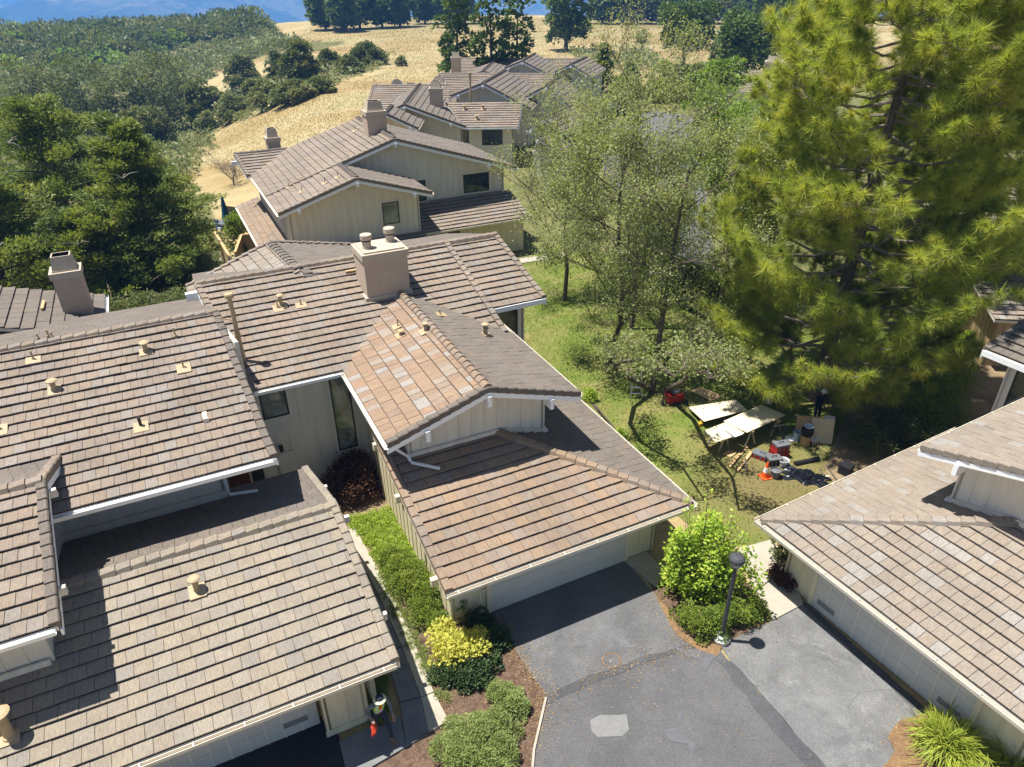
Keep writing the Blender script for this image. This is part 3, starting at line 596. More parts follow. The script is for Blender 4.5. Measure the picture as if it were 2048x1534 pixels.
    W((6.1, 14.35), (11.0, 14.35), [(0, 2.13), (1, 2.13)], [(0, 2.62), (1, 2.62)], 'siding', batt=0)
    W((12.15, 14.35), (12.15, 23.4), [(0, 0), (1, 0)], [(0, 2.55), (1, 2.55)], 'siding_w')
    fr = MB(); fr.fbox(F, 5.98, 6.12, 14.27, 14.345, 0, 2.2, 'siding_w'); fr.fbox(F, 10.98, 11.12, 14.27, 14.345, 0, 2.2, 'siding_w'); fr.fbox(F, 6.12, 10.98, 14.27, 14.345, 2.13, 2.2, 'siding_w'); fr.build('door_surround', H)
    # main roof
    mF = Plane(F, (0, 1), 22.05, 5.15, S)
    zR = mF.z(0, 28.1)
    if full:
        roof('main_roof', H, mF, [[(1.15, 22.05), (10.47, 22.05), (10.55, 28.1), (.3, 28.1)]], t3, .385, .28)
        mF2 = Plane(F, (0, 1), 23.6, mF.z(0, 23.6)-.04, S)
        roof('main_roof', H, mF2, [[(10.56, 23.6), (12.95, 23.6), (12.9, 28.1), (10.56, 28.1)]], t3, .385, .28)
        mB = Plane(F, (0, -1), -34.2, 5.15, S)
        roof('main_roof', H, mB, [[(.3, 28.1), (12.9, 28.1), (12.9, 34.2), (.3, 34.2)]], t4, .4, 1.2)
    else:
        roof('main_roof', H, mF, [[(9.0, 23.6), (12.95, 23.6), (12.9, 28.1), (9, 28.1)]], t3, .385, .28)
    o = F.dirv(1, 0)
    c = MB(); caps(c, F.w(12.9, 28.1, zR+.05), F.w(.3 if full else 9, 28.1, zR+.05), t3, None, None, .36)
    caps(c, F.w(12.95, 23.6, mF.z(0, 23.6)+.0), F.w(12.9, 28.1, zR), t3, RAKE, o)
    if full: caps(c, F.w(10.47, 22.05, 5.22), F.w(10.55, 28.1, zR+.03), t3, RAKE, o); caps(c, F.w(1.15, 22.05, 5.18), F.w(.3, 28.1, zR), t3, RAKE, -o)
    c.build('cap_tiles', H)
    b = MB(); barge(b, F.w(12.95, 23.6, mF.z(0, 23.6)-.04), F.w(12.9, 28.1, zR-.04), o, .22)
    b.mark('fascia'); b.sweep(F.w(10.5, 23.6, mF.z(0, 23.6)-.03), F.w(12.98, 23.6, mF.z(0, 23.6)-.03), [(0, 0), (.05, 0), (.05, -.2), (0, -.2)], F.dirv(0, -1), 'white')
    if full:
        barge(b, F.w(10.5, 22.05, 5.11), F.w(10.58, 28.1, zR-.05), o, .2); barge(b, F.w(1.15, 22.05, 5.11), F.w(.28, 28.1, zR-.05), -o, .22)
        outrigger(b, F.w(.3, 27.9, zR-.2), -o, .45, .2, .3)
    b.build('verge_board', H)
    if full:
        g = MB(); gutter(g, F.w(1.15, 22.05, 5.15), F.w(4.15, 22.05, 5.15), F.dirv(0, -1), 'white', off=.02); g.build('gutter', H)
        W((1.1, 22.7), (5.0, 22.7), [(0, 0), (1, 0)], [(0, 5.2), (1, 5.2)], batt=.45)
    W((9.95, 24.25), (12.3, 24.25), [(0, 0), (1, 0)], [(0, 5.68), (1, 5.68)]); W((12.3, 24.25), (12.3, 33.5), [(0, 0), (1, 0)], [(0, 5.7), (.42, 6.8), (1, 5.2)])
    if full: W((1.0, 33.5), (1.0, 22.7), [(0, 0), (1, 0)], [(0, 5.2), (.5, 6.7), (1, 5.2)])
    return H, F, dict(gF=gF, gR=gR, A1=A1, A2=A2, mF=mF)

HB, FB, PB = hip_house(UV, 'townhouse in the middle with twin flue pots on its chimney and an orange tiled gable', ('tile_red', 'tile_orange', 'tile', 'tile_grey'))
garage_door(HB, UV, 6.12, 10.98, 14.35, 2.13, 0, 'door', -1, 4, ((6.55, .22, .4, .2), (10.2, .22, .4, .2)))
upv = UV.dirv(0, 1); upu = UV.dirv(1, 0)
for x, y, k, h in ((563, 612, 'cap', .42), (556, 618, 'pipe', .26), (602, 612, 'pipe', .24)): vent(HB, PB['mF'].hit(x, y), upv, S, k, h, .07 if k == 'cap' else .05)
for x, y, k, h in ((796, 655, 'pipe', .3), (803, 672, 'cap', .2), (852, 664, 'pot', .34)): vent(HB, PB['A1'].hit(x, y), upu, .32, k, h)
for x, y, k, h in ((880, 632, 'pipe', .24), (971, 672, 'pot', .5)): vent(HB, PB['A2'].hit(x, y), -upu, .32, k, h, .075)
chimney(HB, UV, 6.12, 7.83, 25.3, 26.75, 5.9, 7.72, pots=2)
dk = MB(); dk.box(PB['mF'].hit(710, 546)+Vector((0, 0, .12)), (.75, .12, .06), 'lumber', radians(25.8)); dk.build('cant_strip', HB)
d0, on = UV.dirv(1, 0), UV.dirv(0, -1)
window(HB, UV.w(1.32, 22.7, 0), d0, on, .9, 3.62, 4.85, 'curtain_glass', 0)
window(HB, UV.w(3.72, 22.7, 0), d0, on, .72, 1.55, 5.0, 'curtain_glass', 0)
window(HB, UV.w(10.6, 24.25, 0), d0, on, 1.4, 3.6, 5.3, 'glass', 0)
pn = MB(); pn.fbox(UV, 1.5, 2.1, 22.62, 22.69, 0, 2.1, 'siding'); pn.build('side_door', HB)
lt = MB(); lt.fbox(UV, 1.62, 1.76, 22.5, 22.6, 2.25, 2.5, 'frame'); lt.build('wall_light', HB)
# meter pipe left of the garage door
mp = MB(); mp.tube([UV.w(5.75, 14.24, .1), UV.w(5.75, 14.24, 1.0), UV.w(5.85, 14.24, 1.1), UV.w(5.95, 14.24, 1.1)], .025, 'siding', 8); mp.build('gas_pipe', HB)
# rear wing of the middle house, ridge turned a few degrees
zk = 6.9; a_, b_ = G(582, 525, zk), G(540, 485, zk); dv = (b_-a_); Lk = dv.length; bz = Vector((dv.x, dv.y, 0)).normalized(); az = Vector((bz.y, -bz.x, 0))
FK = Frame((a_.x, a_.y), (az.x, az.y), (bz.x, bz.y))
lf = FK.inv(G(372, 575, 5.25)); sl = (zk-5.25)/abs(lf[0])
KL, KR = Plane(FK, (1, 0), lf[0], 5.25, sl), Plane(FK, (-1, 0), -8.0, zk-8*.24, .24)
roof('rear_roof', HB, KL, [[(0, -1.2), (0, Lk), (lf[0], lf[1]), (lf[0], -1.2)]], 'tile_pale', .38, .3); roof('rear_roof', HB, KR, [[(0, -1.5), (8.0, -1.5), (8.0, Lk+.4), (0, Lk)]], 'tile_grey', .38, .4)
c = MB(); caps(c, FK.w(0, -1, zk+.04), FK.w(0, Lk, zk+.04), 'tile_grey', [(-.2, -.04), (-.12, .03), (.12, .03), (.2, -.04)]); caps(c, FK.w(lf[0], lf[1], 5.28), FK.w(0, Lk, zk+.02), 'tile', RAKE, FK.dirv(0, 1)); caps(c, FK.w(0, Lk, zk+.02), FK.w(8, Lk+.4, zk-1.9), 'tile', RAKE, FK.dirv(0, 1)); c.build('cap_tiles', HB)
wall('wall', HB, FK.w(lf[0]+.6, Lk, 0), FK.w(lf[0]+.6, -1.2, 0), [(0, 0), (1, 0)], [(0, 5.3), (1, 5.3)])

t_ = radians(29.0); RD1, RD2 = Vector((sin(t_), -cos(t_))), Vector((cos(t_), sin(t_)))
c0 = G(1518, 1040, 2.5)
FR = Frame((c0.x+RD1.x*12.75-RD2.x*13.35, c0.y+RD1.y*12.75-RD2.y*13.35), (-RD1.x, -RD1.y), (RD2.x, RD2.y))
HR, _, PR_ = hip_house(FR, 'townhouse at lower right with pale tiles and a ribbed garage door', ('tile_pale', 'tile_pale', 'tile_grey', 'tile_pale'), False)
garage_door(HR, FR, 6.12, 10.98, 14.35, 2.13, 10, 'door', -1, 4, ((10.2, .25, .62, .2), (6.3, .25, .62, .2)))
nt_ = MB(); nt_.fbox(FR, 11.35, 11.62, 14.29, 14.31, 1.35, 1.72, 'whitep'); nt_.build('paper_notice', HR)
window(HR, FR.w(12.0, 24.25, 0), FR.dirv(-1, 0), FR.dirv(0, -1), 1.6, 3.2, 5.1, 'glass', 0)

# ---------------------------------------------------------------- left house: garage wing, main roof, upper gable
HA = thing('townhouse', UV.w(-3, 19, 0), 'townhouse at lower left with a broad taupe main roof above a long tan garage roof', 'house', 'tile roofed townhouses of the row')
gA, gAb = Plane(UV, (0, 1), 11.85, 2.5, S), Plane(UV, (0, -1), -16.62, 2.5+S*4.77, S)
roof('garage_roof', HA, gA, [[(2.52, 11.85), (2.38, 16.62), (-9, 16.62), (-9, 11.85)]], 'tile_gold', .365, .41)
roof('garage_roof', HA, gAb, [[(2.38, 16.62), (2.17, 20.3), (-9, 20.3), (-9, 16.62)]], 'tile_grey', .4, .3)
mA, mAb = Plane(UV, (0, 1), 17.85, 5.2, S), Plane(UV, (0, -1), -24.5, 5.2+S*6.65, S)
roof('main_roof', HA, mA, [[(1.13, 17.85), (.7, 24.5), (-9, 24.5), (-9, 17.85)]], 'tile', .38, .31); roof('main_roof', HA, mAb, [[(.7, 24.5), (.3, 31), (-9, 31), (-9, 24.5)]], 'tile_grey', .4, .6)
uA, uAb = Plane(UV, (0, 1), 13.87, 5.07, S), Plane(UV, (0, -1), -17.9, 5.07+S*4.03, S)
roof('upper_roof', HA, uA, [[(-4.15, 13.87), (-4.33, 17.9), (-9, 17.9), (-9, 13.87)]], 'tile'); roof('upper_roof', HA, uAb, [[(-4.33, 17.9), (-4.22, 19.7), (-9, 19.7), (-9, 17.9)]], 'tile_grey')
c = MB(); o = UV.dirv(1, 0)
for p, m, (ue, ur_, ve, vr, ul) in ((gA, 'tile_gold', (2.52, 2.38, 11.85, 16.62, -9)), (mA, 'tile', (1.13, .7, 17.85, 24.5, -9)), (uA, 'tile', (-4.15, -4.33, 13.87, 17.9, -9))):
    caps(c, p.w(ur_, vr, .04), p.w(ul, vr, .04), m); caps(c, p.w(ue, ve, .02), p.w(ur_, vr, .02), m if m != 'tile' else 'tile_grey', RAKE, o)
caps(c, gAb.w(2.17, 20.3, .02), gAb.w(2.38, 16.62, .02), 'tile_gold', RAKE, o); caps(c, uAb.w(-4.22, 19.7, .02), uAb.w(-4.33, 17.9, .02), 'tile', RAKE, o); c.build('cap_tiles', HA)
b = MB()
barge(b, gA.w(2.53, 11.85, -.04), gA.w(2.39, 16.62, -.04), o, .2, .05, .02, 'siding'); barge(b, gAb.w(2.39, 16.62, -.04), gAb.w(2.18, 20.3, -.04), o, .2, .05, .02, 'siding')
barge(b, mA.w(1.14, 17.85, -.04), mA.w(.71, 24.5, -.04), o); barge(b, uA.w(-4.14, 13.87, -.04), uA.w(-4.32, 17.9, -.04), o); barge(b, uAb.w(-4.32, 17.9, -.04), uAb.w(-4.21, 19.7, -.04), o)
for p, u, v in ((gA, 2.5, 13.2), (gA, 2.45, 16.3), (uA, -4.2, 14.9), (uA, -4.3, 17.7), (gAb, 2.3, 18.6)): outrigger(b, p.w(u, v, -.12), o, .2, .12, .22, 'siding')
b.mark('fascia'); b.sweep(mA.w(-9, 17.85, -.02), mA.w(1.16, 17.85, -.02), [(0, 0), (.04, 0), (.04, -.2), (0, -.2)], UV.dirv(0, -1), 'white'); b.build('verge_board', HA)
g = MB(); gutter(g, gA.w(-9, 11.85, 0), gA.w(2.48, 11.85, 0), UV.dirv(0, -1), off=.02); gutter(g, mA.w(-9, 17.85, 0), mA.w(1.05, 17.85, 0), UV.dirv(0, -1), 'white', off=.045); gutter(g, uA.w(-9, 13.87, 0), uA.w(-4.2, 13.87, 0), UV.dirv(0, -1), 'white', off=.02)
g.mark('downspout'); g.bar(UV.w(-.15, 18.4, 4.95), UV.w(-.3, 19.55, 4.7), .07, .07, 'white'); g.bar(UV.w(-.3, 19.55, 4.7), UV.w(-.3, 19.55, 3.25), .07, .07, 'white', (1, 0, 0)); g.bar(UV.w(-.3, 19.5, 3.22), UV.w(.5, 19.2, 3.3), .08, .06, 'white')
g.build('gutter', HA)
for A, B, bt, tp, m in (((-9, 19.7), (-.35, 19.7), 2.95, 5.6, 'siding'), ((-.35, 19.7), (-.35, 22.6), 0, 5.9, 'siding'), ((-.35, 22.55), (1.05, 22.55), 0, 6.3, 'siding'), ((1.05, 22.55), (.75, 24.5), 4.5, 6.8, 'siding'),
                       ((-9, 14.75), (-4.75, 14.75), 3.25, 5.2, 'siding'), ((-4.75, 14.75), (-4.85, 19.6), 2.9, 5.3, 'siding'), ((2.05, 12.9), (1.9, 19.6), 0, 2.55, 'siding_w')):
    wall('wall', HA, UV.w(*A, 0), UV.w(*B, 0), [(0, bt), (1, bt)], [(0, tp), (1, tp)], m, .46)
st = MB(); st.bar(UV.w(-4.8, 14.66, 3.5), UV.w(-9, 14.66, 3.5), .06, .2, 'siding'); st.mark(); st.bar(UV.w(-9, 19.6, 3.3), UV.w(-.36, 19.6, 3.3), .06, .24, 'siding'); st.build('flashing', HA)
wd = MB(); wd.fbox(UV, -.28, .45, 22.46, 22.54, 0, 2.1, 'wood_door')
for k in range(1, 6): wd.fbox(UV, -.28+k*.12, -.27+k*.12, 22.45, 22.465, .02, 2.08, 'frame')
wdo = wd.build('front_door', HA); kn = MB(); kn.lathe(UV.w(.38, 22.42, 1.0), [(0, -.03), (.03, 0), (0, .03)], 'steel', 8); kn.build('door_handle', wdo)
window(HA, UV.w(.52, 22.55, 0), d0, on, .42, .1, 2.1, 'glass', 0)
# garage front: door and the boarded pier
garage_door(HA, UV, -4.3, .52, 12.95, 2.13, 11, 'door', -1, 4, ((-.35, .35, .6, .2),))
p0, p1, pk = UV.inv(G(672, 1477, 0)), UV.inv(G(732, 1452, 0)), .16
pr_ = MB(); wall('wall', HA, UV.w(.62, 12.45, 0), UV.w(1.72, 12.45, 0), [(0, .02), (1, .02)], [(0, 2.45), (1, 2.45)], 'siding_w', .55, .06, .03, .1)
wall('wall', HA, UV.w(1.72, 12.45, 0), UV.w(1.72, 12.95, 0), [(0, .02), (1, .02)], [(0, 2.45), (1, 2.45)], 'siding_w', .6); wall('wall', HA, UV.w(.62, 12.95, 0), UV.w(.62, 12.45, 0), [(0, .02), (1, .02)], [(0, 2.45), (1, 2.45)], 'tan', .6)
pr_.fbox(UV, .58, 1.76, 12.40, 12.44, .0, .2, 'siding_w'); pr_.build('skirting', HA)
np_ = MB(); np_.fbox(UV, .72, 1.02, 12.38, 12.42, 2.02, 2.2, 'whitep'); np_.fbox(UV, .78, .82, 12.368, 12.382, 2.06, 2.12, 'frame'); np_.fbox(UV, .9, .95, 12.368, 12.382, 2.08, 2.16, 'frame'); np_.build('number_plate', HA)
for x, y, k, h in ((68, 722, 'pipe', .3), (110, 782, 'cap', .34), (293, 705, 'cap', .34), (352, 676, 'pipe', .32), (368, 738, 'pipe', .3), (283, 855, 'dark', .3), (78, 681, 'pipe', .2), (98, 676, 'pipe', .24), (106, 678, 'pipe', .2), (0, 862, 'pipe', .25)):
    vent(HA, mA.hit(x, y), upv, S, k, h, .075, y > 685)
vent(HA, gA.hit(395, 1182), upv, S, 'cap', .42, .075); vent(HA, gA.hit(22, 1475), upv, S, 'cap', .8, .11)
# tall flue pipe outside the right verge
fp = MB(); q = PB['mF'].hit(487, 722); fp.lathe(q, [(.1, -.2), (.085, .8), (.085, 1.2), (.075, 1.22), (.075, 2.35), (.15, 2.36), (.15, 2.46), (.13, 2.5), (0, 2.52)], 'tan', 14)
fp.bar(q+Vector((0, 0, 1.55)), q+UV.dirv(-.55, .05)+Vector((0, 0, 1.75)), .03, .03, 'tan'); fp.build('flue_pipe', HA, True)

# ---------------------------------------------------------------- house at the far left with the tapered chimney
HZ = thing('townhouse', UV.w(-8, 33, 0), 'townhouse cut off at the left edge with dark grey tiles and a tapered hooded chimney', 'house', 'tile roofed townhouses of the row')
pz = Plane(UV, (-1, 0), 3.3, 5.05, S); roof('main_roof', HZ, pz, [[(-3.3, 29.5), (-3.3, 33.75), (-12, 33.75), (-12, 29.5)]], 'tile_grey', .44, .5)
b = MB(); barge(b, pz.w(-12, 33.75, -.03), pz.w(-3.3, 33.75, -.03), UV.dirv(0, 1)); b.build('verge_board', HZ)
g = MB(); gutter(g, pz.w(-3.3, 29.5), pz.w(-3.3, 33.75), UV.dirv(1, 0), 'white'); g.build('gutter', HZ)
wall('wall', HZ, UV.w(-3.9, 29.5, 0), UV.w(-3.9, 33.2, 0), [(0, 0), (1, 0)], [(0, 5), (1, 5)]); wall('wall', HZ, UV.w(-3.9, 33.2, 0), UV.w(-12, 33.2, 0), [(0, 0), (1, 0)], [(0, 5.1), (1, 7.3)])
q = UV.inv(pz.hit(158, 628)); chimney(HZ, UV, q[0]-.5, q[0]+.5, q[1]-.05, q[1]+.85, 4.6, 6.85)
sk = MB(); sk.box(pz.hit(88, 615)+Vector((0, 0, .12)), (.1, .9, .06), 'lumber', radians(25)); sk.build('cant_strip', HZ)

# ---------------------------------------------------------------- two-gabled house behind
HC = thing('townhouse', UV.w(13, 47, 0), 'townhouse with two stepped gables of cream board siding behind the twin flue pots', 'house', 'tile roofed townhouses of the row')
gable('main_roof', HC, UV, 5.5, 5.35, 13.9, 7.95, 22.5, 5.25, 45.4, 54.2, 'tile', .42, .4, None, 'tile_grey', .8, 0, .65, left=False)
c1 = Plane(UV, (1, 0), 5.5, 5.35, .31)
gable('front_roof', HC, UV, 5.5, 5.35, 10.2, 6.807, 14.75, 5.4, 41.4, 45.4, 'tile', .42, .4, None, 'tile_grey', .8, 0, .65, right=True)
wall('wall', HC, UV.w(6.15, 54.0, 0), UV.w(6.15, 42.3, 0), [(0, 0), (1, 0)], [(0, 5.4), (1, 5.4)])
for p in ((UV.w(10.0, 42.17, 0), 5.95), (UV.w(13.7, 46.17, 0), 7.05)):
    l = MB(); q = UV.inv(p[0])
    for k in range(5): l.fbox(UV, q[0]-.18, q[0]+.18, q[1]-.03, q[1], p[1]+k*.09, p[1]+k*.09+.07, 'gutter')
    l.build('gable_louvre', HC)
window(HC, UV.w(11.72, 42.2, 0), d0, on, 1.06, 3.62, 4.98, 'curtain_glass', 0); window(HC, UV.w(18.75, 46.2, 0), d0, on, 1.95, 3.72, 5.0, 'glass', 1); window(HC, UV.w(14.9, 46.2, 0), d0, on, 1.1, 3.6, 5.0, 'glass', 0)
cP = Plane(UV, (0, 1), 42.75, 2.5, S); roof('porch_roof', HC, cP, [[(14.2, 42.75), (22.3, 42.75), (22.3, 46.2), (14.2, 46.2)]], 'tile', .38, .4)
cQ = Plane(UV, (0, 1), 40.9, 2.45, S); roof('porch_roof', HC, cQ, [[(5.0, 40.9), (14.3, 40.9), (14.3, 42.25), (5.0, 42.25)]], 'tile', .38, .4)
cS = Plane(UV, (1, 0), 4.5, 2.5, S); roof('porch_roof', HC, cS, [[(4.5, 41.2), (6.15, 41.2), (6.15, 55), (4.5, 55)]], 'tile_red', .38, .35)
g = MB(); gutter(g, cP.w(14.2, 42.75), cP.w(22.3, 42.75), on); gutter(g, cQ.w(5, 40.9), cQ.w(14.3, 40.9), on); gutter(g, cS.w(4.5, 41.2), cS.w(4.5, 55), UV.dirv(-1, 0)); g.build('gutter', HC)
wall('wall', HC, UV.w(14.3, 43.4, 0), UV.w(22, 43.4, 0), [(0, 0), (1, 0)], [(0, 2.6), (1, 2.6)], 'siding_w'); wall('wall', HC, UV.w(5.6, 41.6, 0), UV.w(14.3, 41.6, 0), [(0, 0), (1, 0)], [(0, 2.6), (1, 2.6)], 'siding_w')
dd = MB(); dd.fbox(UV, 15.0, 17.2, 43.33, 43.38, .1, 2.2, 'wood_door'); dd.build('front_door', HC)
chimney(HC, UV, 13.0, 14.3, 48.2, 49.3, 7.2, 9.0)
for x, y in ((578, 376), (604, 385), (650, 368), (676, 356), (711, 263)): vent(HC, c1.hit(x, y), upu, .31, 'pipe', .34)
hp = Plane(UV, (0, 1), 51.2, 5.4, S); roof('side_roof', HC, hp, [[(5.3, 51.2), (5.7, 51.2), (8.7, 54.2), (5.0, 54.2)]], 'tile', .38, .4)
c = MB(); caps(c, hp.w(5.0, 54.2, .04), hp.w(8.7, 54.2, .04), 'tile_grey'); caps(c, hp.w(5.3, 51.2, .02), hp.w(5.0, 54.2, .02), 'tile', RAKE, UV.dirv(-1, 0)); c.build('cap_tiles', HC)
b = MB(); barge(b, hp.w(5.3, 51.2, -.04), hp.w(5.0, 54.2, -.04), UV.dirv(-1, 0)); outrigger(b, hp.w(5.05, 53.6, -.15), UV.dirv(-1, 0)); b.build('verge_board', HC)
q = UV.inv(G(551, 300, 6.2)); chimney(HC, UV, q[0]-.45, q[0]+.45, q[1]+.2, q[1]+1.1, 4.5, 6.75)

# ---------------------------------------------------------------- houses further along the row (axes turned with the road)
z5 = lambda x, y: (730+x*.3418, 100+y*.3418)
def px_gable(nm, parent, F0, L, P, R, depth, mat='tile_grey', zb=0, **k):
    """verge seen at pixels L, P, R of the survey photo, in the vertical plane b=0 of F0"""
    def on_(p):
        d = ray(*z5(*p)); n = F0.dirv(0, 1); t = (Vector((F0.o.x, F0.o.y, 0))-Vector((0, 0, 0))).dot(n)/d.dot(n); return F0.inv(CAMP+d*t)
    l, p, r = on_(L), on_(P), on_(R)
    return gable(nm, parent, F0, l[0], l[2], p[0], p[2], r[0], r[2], 0, depth, mat, .5, 1.4, zb=zb, side=.4, batt=.6, **k), (l, p, r)
HD = thing('townhouse', (-5, 70, 0), 'townhouse beyond the stepped gables with a russet tiled wing over a wide window', 'house', 'tile roofed townhouses of the row')
FD = rotframe(0, (0, 66)); px_gable('main_roof', HD, FD, (120, 372), (230, 320), (590, 450), 13, front=True)
FD2 = rotframe(0, (0, 62)); px_gable('lower_roof', HD, FD2, (60, 410), (118, 372), (312, 460), 4)
pd = Plane(FD, (0, 1), 0, 5.13, .31); roof('side_roof', HD, pd, [[(-3.8, 0), (.8, 0), (1.25, 4.6), (-5.9, 4.6)]], 'tile', .42, .5)
gable('side_roof', HD, rotframe(-90, (-14, 79)), -2, 6.9, 0, 7.0, 5.5, 5.2, 0, 8, 'tile', .42, .8, front=False, left=False)
g = MB(); gutter(g, pd.w(-3.8, 0), pd.w(.8, 0), (0, -1, 0), 'white'); g.build('gutter', HD)
b = MB(); barge(b, pd.w(.8, 0, -.03), pd.w(1.25, 4.6, -.03), (1, 0, 0)); b.build('verge_board', HD)
wall('wall', HD, (-3.6, 66.7), (.4, 66.7), [(0, 0), (1, 0)], [(0, 5.2), (1, 5.2)], 'siding', .6); wall('wall', HD, (.4, 66.7), (.4, 72), [(0, 0), (1, 0)], [(0, 5.2), (1, 6)], 'siding', .6)
window(HD, (-2.45, 66.7), (1, 0, 0), (0, -1, 0), 1.85, 3.5, 4.95, 'glass', 1)
for x, y in ((583, 352), (692, 350), (655, 410)): vent(HD, pd.hit(*z5(x, y)), (0, 1, 0), .3, 'cap', .4, .09)
chimney(HD, FD, -7.3, -6.15, 4.2, 5.3, 5.6, 7.6)
HE = thing('townhouse', (0, 77, 0), 'townhouse with a tall thin flue pipe against its gable, right of the satellite dish', 'house', 'tile roofed townhouses of the row')
FE = rotframe(-12, (-2.4, 72.3)); px_gable('main_roof', HE, FE, (500, 270), (690, 195), (970, 345), 10)
FE2 = rotframe(-14, (3.6, 74)); px_gable('front_roof', HE, FE2, (915, 290), (1060, 210), (1205, 335), 8)
gable('side_roof', HE, rotframe(-90, (-8, 86)), -1, 6.4, 0, 6.9, 6, 5.2, 0, 10, 'tile', .42, .8, front=False, left=False)
f = MB(); q = AY(*z5(620, 320), 71.3); f.lathe(q+Vector((0, 0, -.6)), [(.1, 0), (.1, 3.2), (.18, 3.2), (.18, 3.4), (0, 3.42)], 'tan', 10); f.build('flue_pipe', HE)
for x, y in ((668, 235), (750, 240), (828, 250)): 
    q = AY(*z5(x, y), 76); mbv = MB(); mbv.lathe(q+Vector((0, 0, -.5)), [(.12, 0), (.12, .6), (.2, .6), (0, .75)], 'tan', 8); mbv.build('roof_vent', HE)
chimney(HE, FD, -7.9, -6.6, 13, 14.2, 4.5, 6.9); chimney(HE, FD, -10.9, -9.4, 13.0, 14.4, 4.6, 6.3)
dish = MB(); q = AY(*z5(190, 262), 79.5); dish.lathe((0, 0, 0), [(0, 0), (.3, .04), (.6, .18), (.62, .18), (.3, .02), (0, -.03)], 'steel', 20)
dish.v = [tuple(q+Vector((0, 0, .9))+Matrix.Rotation(radians(75), 3, 'X') @ (Matrix.Rotation(radians(25), 3, 'Y') @ Vector(p))) for p in dish.v]; dish.tube([q-Vector((0, 0, 1.2)), q+Vector((0, .1, .9))], .06, 'steel'); dish.build('satellite_dish', HE)
HF = thing('townhouse', (0, 95, 0), 'farthest townhouse of the row with three small gables below the tall slender pines', 'house', 'tile roofed townhouses of the row')
for Y, (l, p, r), th, dp in ((92, ((590, 160), (690, 125), (825, 165)), -6, 10), (95, ((815, 107), (920, 65), (1085, 150)), -12, 9), (95, ((1110, 130), (1205, 85), (1322, 158)), -18, 9)):
    q = AY(*z5(*p), Y); px_gable('main_roof', HF, rotframe(th, (q.x, q.y)), l, p, r, dp)
gable('long_roof', HF, rotframe(-97, (-8.2, 91)), -4, 5.9, 0, 6.7, 6, 5.0, 0, 13.5, 'tile', .42, .9, None, 'tile', front=False, left=False)
gable('long_roof', HF, rotframe(-100, (-7, 106)), -3, 6.0, 0, 6.9, 6, 5.0, 0, 18, 'tile', .42, .9, None, 'tile', front=False, left=False)
chimney(HF, FD, -7.4, -6.2, 34.5, 35.7, 4.8, 7.3)
# carport roofs between these houses and the far court
HG = thing('garage', (4.5, 66, 2), 'low tile roofed garage half hidden by birch twigs below the far gables', 'garage')
px_gable('roof', HG, rotframe(-25, (4.3, 62)), (950, 470), (1040, 400), (1190, 490), 7, zb=0)
px_gable('lower_roof', HG, rotframe(-25, (6.4, 58)), (985, 590), (1010, 510), (1150, 600), 6, zb=0)
# houses beyond the pine
HS = thing('townhouse', (25, 36, 0), 'townhouse at the right edge behind a white balustrade, mostly hidden by pine boughs', 'house', 'tile roofed townhouses of the row')
FS = rotframe(-10, (0, 0)); a0 = FS.inv(G(1990, 640, 2.7)); ps = Plane(FS, (0, 1), a0[1], 2.7, S)
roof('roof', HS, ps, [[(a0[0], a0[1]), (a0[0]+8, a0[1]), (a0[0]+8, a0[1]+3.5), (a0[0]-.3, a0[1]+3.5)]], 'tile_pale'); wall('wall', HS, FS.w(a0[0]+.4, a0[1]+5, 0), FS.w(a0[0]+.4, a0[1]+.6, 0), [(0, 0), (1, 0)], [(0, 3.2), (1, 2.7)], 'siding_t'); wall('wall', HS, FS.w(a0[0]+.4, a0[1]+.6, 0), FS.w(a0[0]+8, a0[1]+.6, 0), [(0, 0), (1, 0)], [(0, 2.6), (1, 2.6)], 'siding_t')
HT = thing('townhouse', (33, 52, 0), 'townhouse glimpsed through dark gaps in the pine boughs at the right edge', 'house', 'tile roofed townhouses of the row')
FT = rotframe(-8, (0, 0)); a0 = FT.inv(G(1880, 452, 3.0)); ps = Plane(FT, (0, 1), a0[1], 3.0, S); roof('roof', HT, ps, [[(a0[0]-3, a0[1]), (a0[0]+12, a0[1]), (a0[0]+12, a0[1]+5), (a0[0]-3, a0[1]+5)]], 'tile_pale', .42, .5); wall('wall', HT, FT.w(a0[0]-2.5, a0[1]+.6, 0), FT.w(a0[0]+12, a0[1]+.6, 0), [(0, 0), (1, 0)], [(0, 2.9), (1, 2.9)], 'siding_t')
HU = thing('townhouse', (40, 100, 0), 'small pale townhouse roof with a square chimney beside the dark umbrella pine', 'house', 'tile roofed townhouses of the row')
q = G(1490, 185, 4.5); FU = rotframe(-20, (q.x, q.y)); ps = Plane(FU, (0, 1), 0, 4.5, S); roof('roof', HU, ps, [[(-5, 0), (7, 0), (7, 6), (-5, 6)]], 'tile_pale', .42, 1.0); chimney(HU, FU, 1.6, 3.6, 4, 5.5, 5, 7.2); wall('wall', HU, FU.w(-4.5, .6, 0), FU.w(6.5, .6, 0), [(0, 0), (1, 0)], [(0, 4.5), (1, 4.5)])
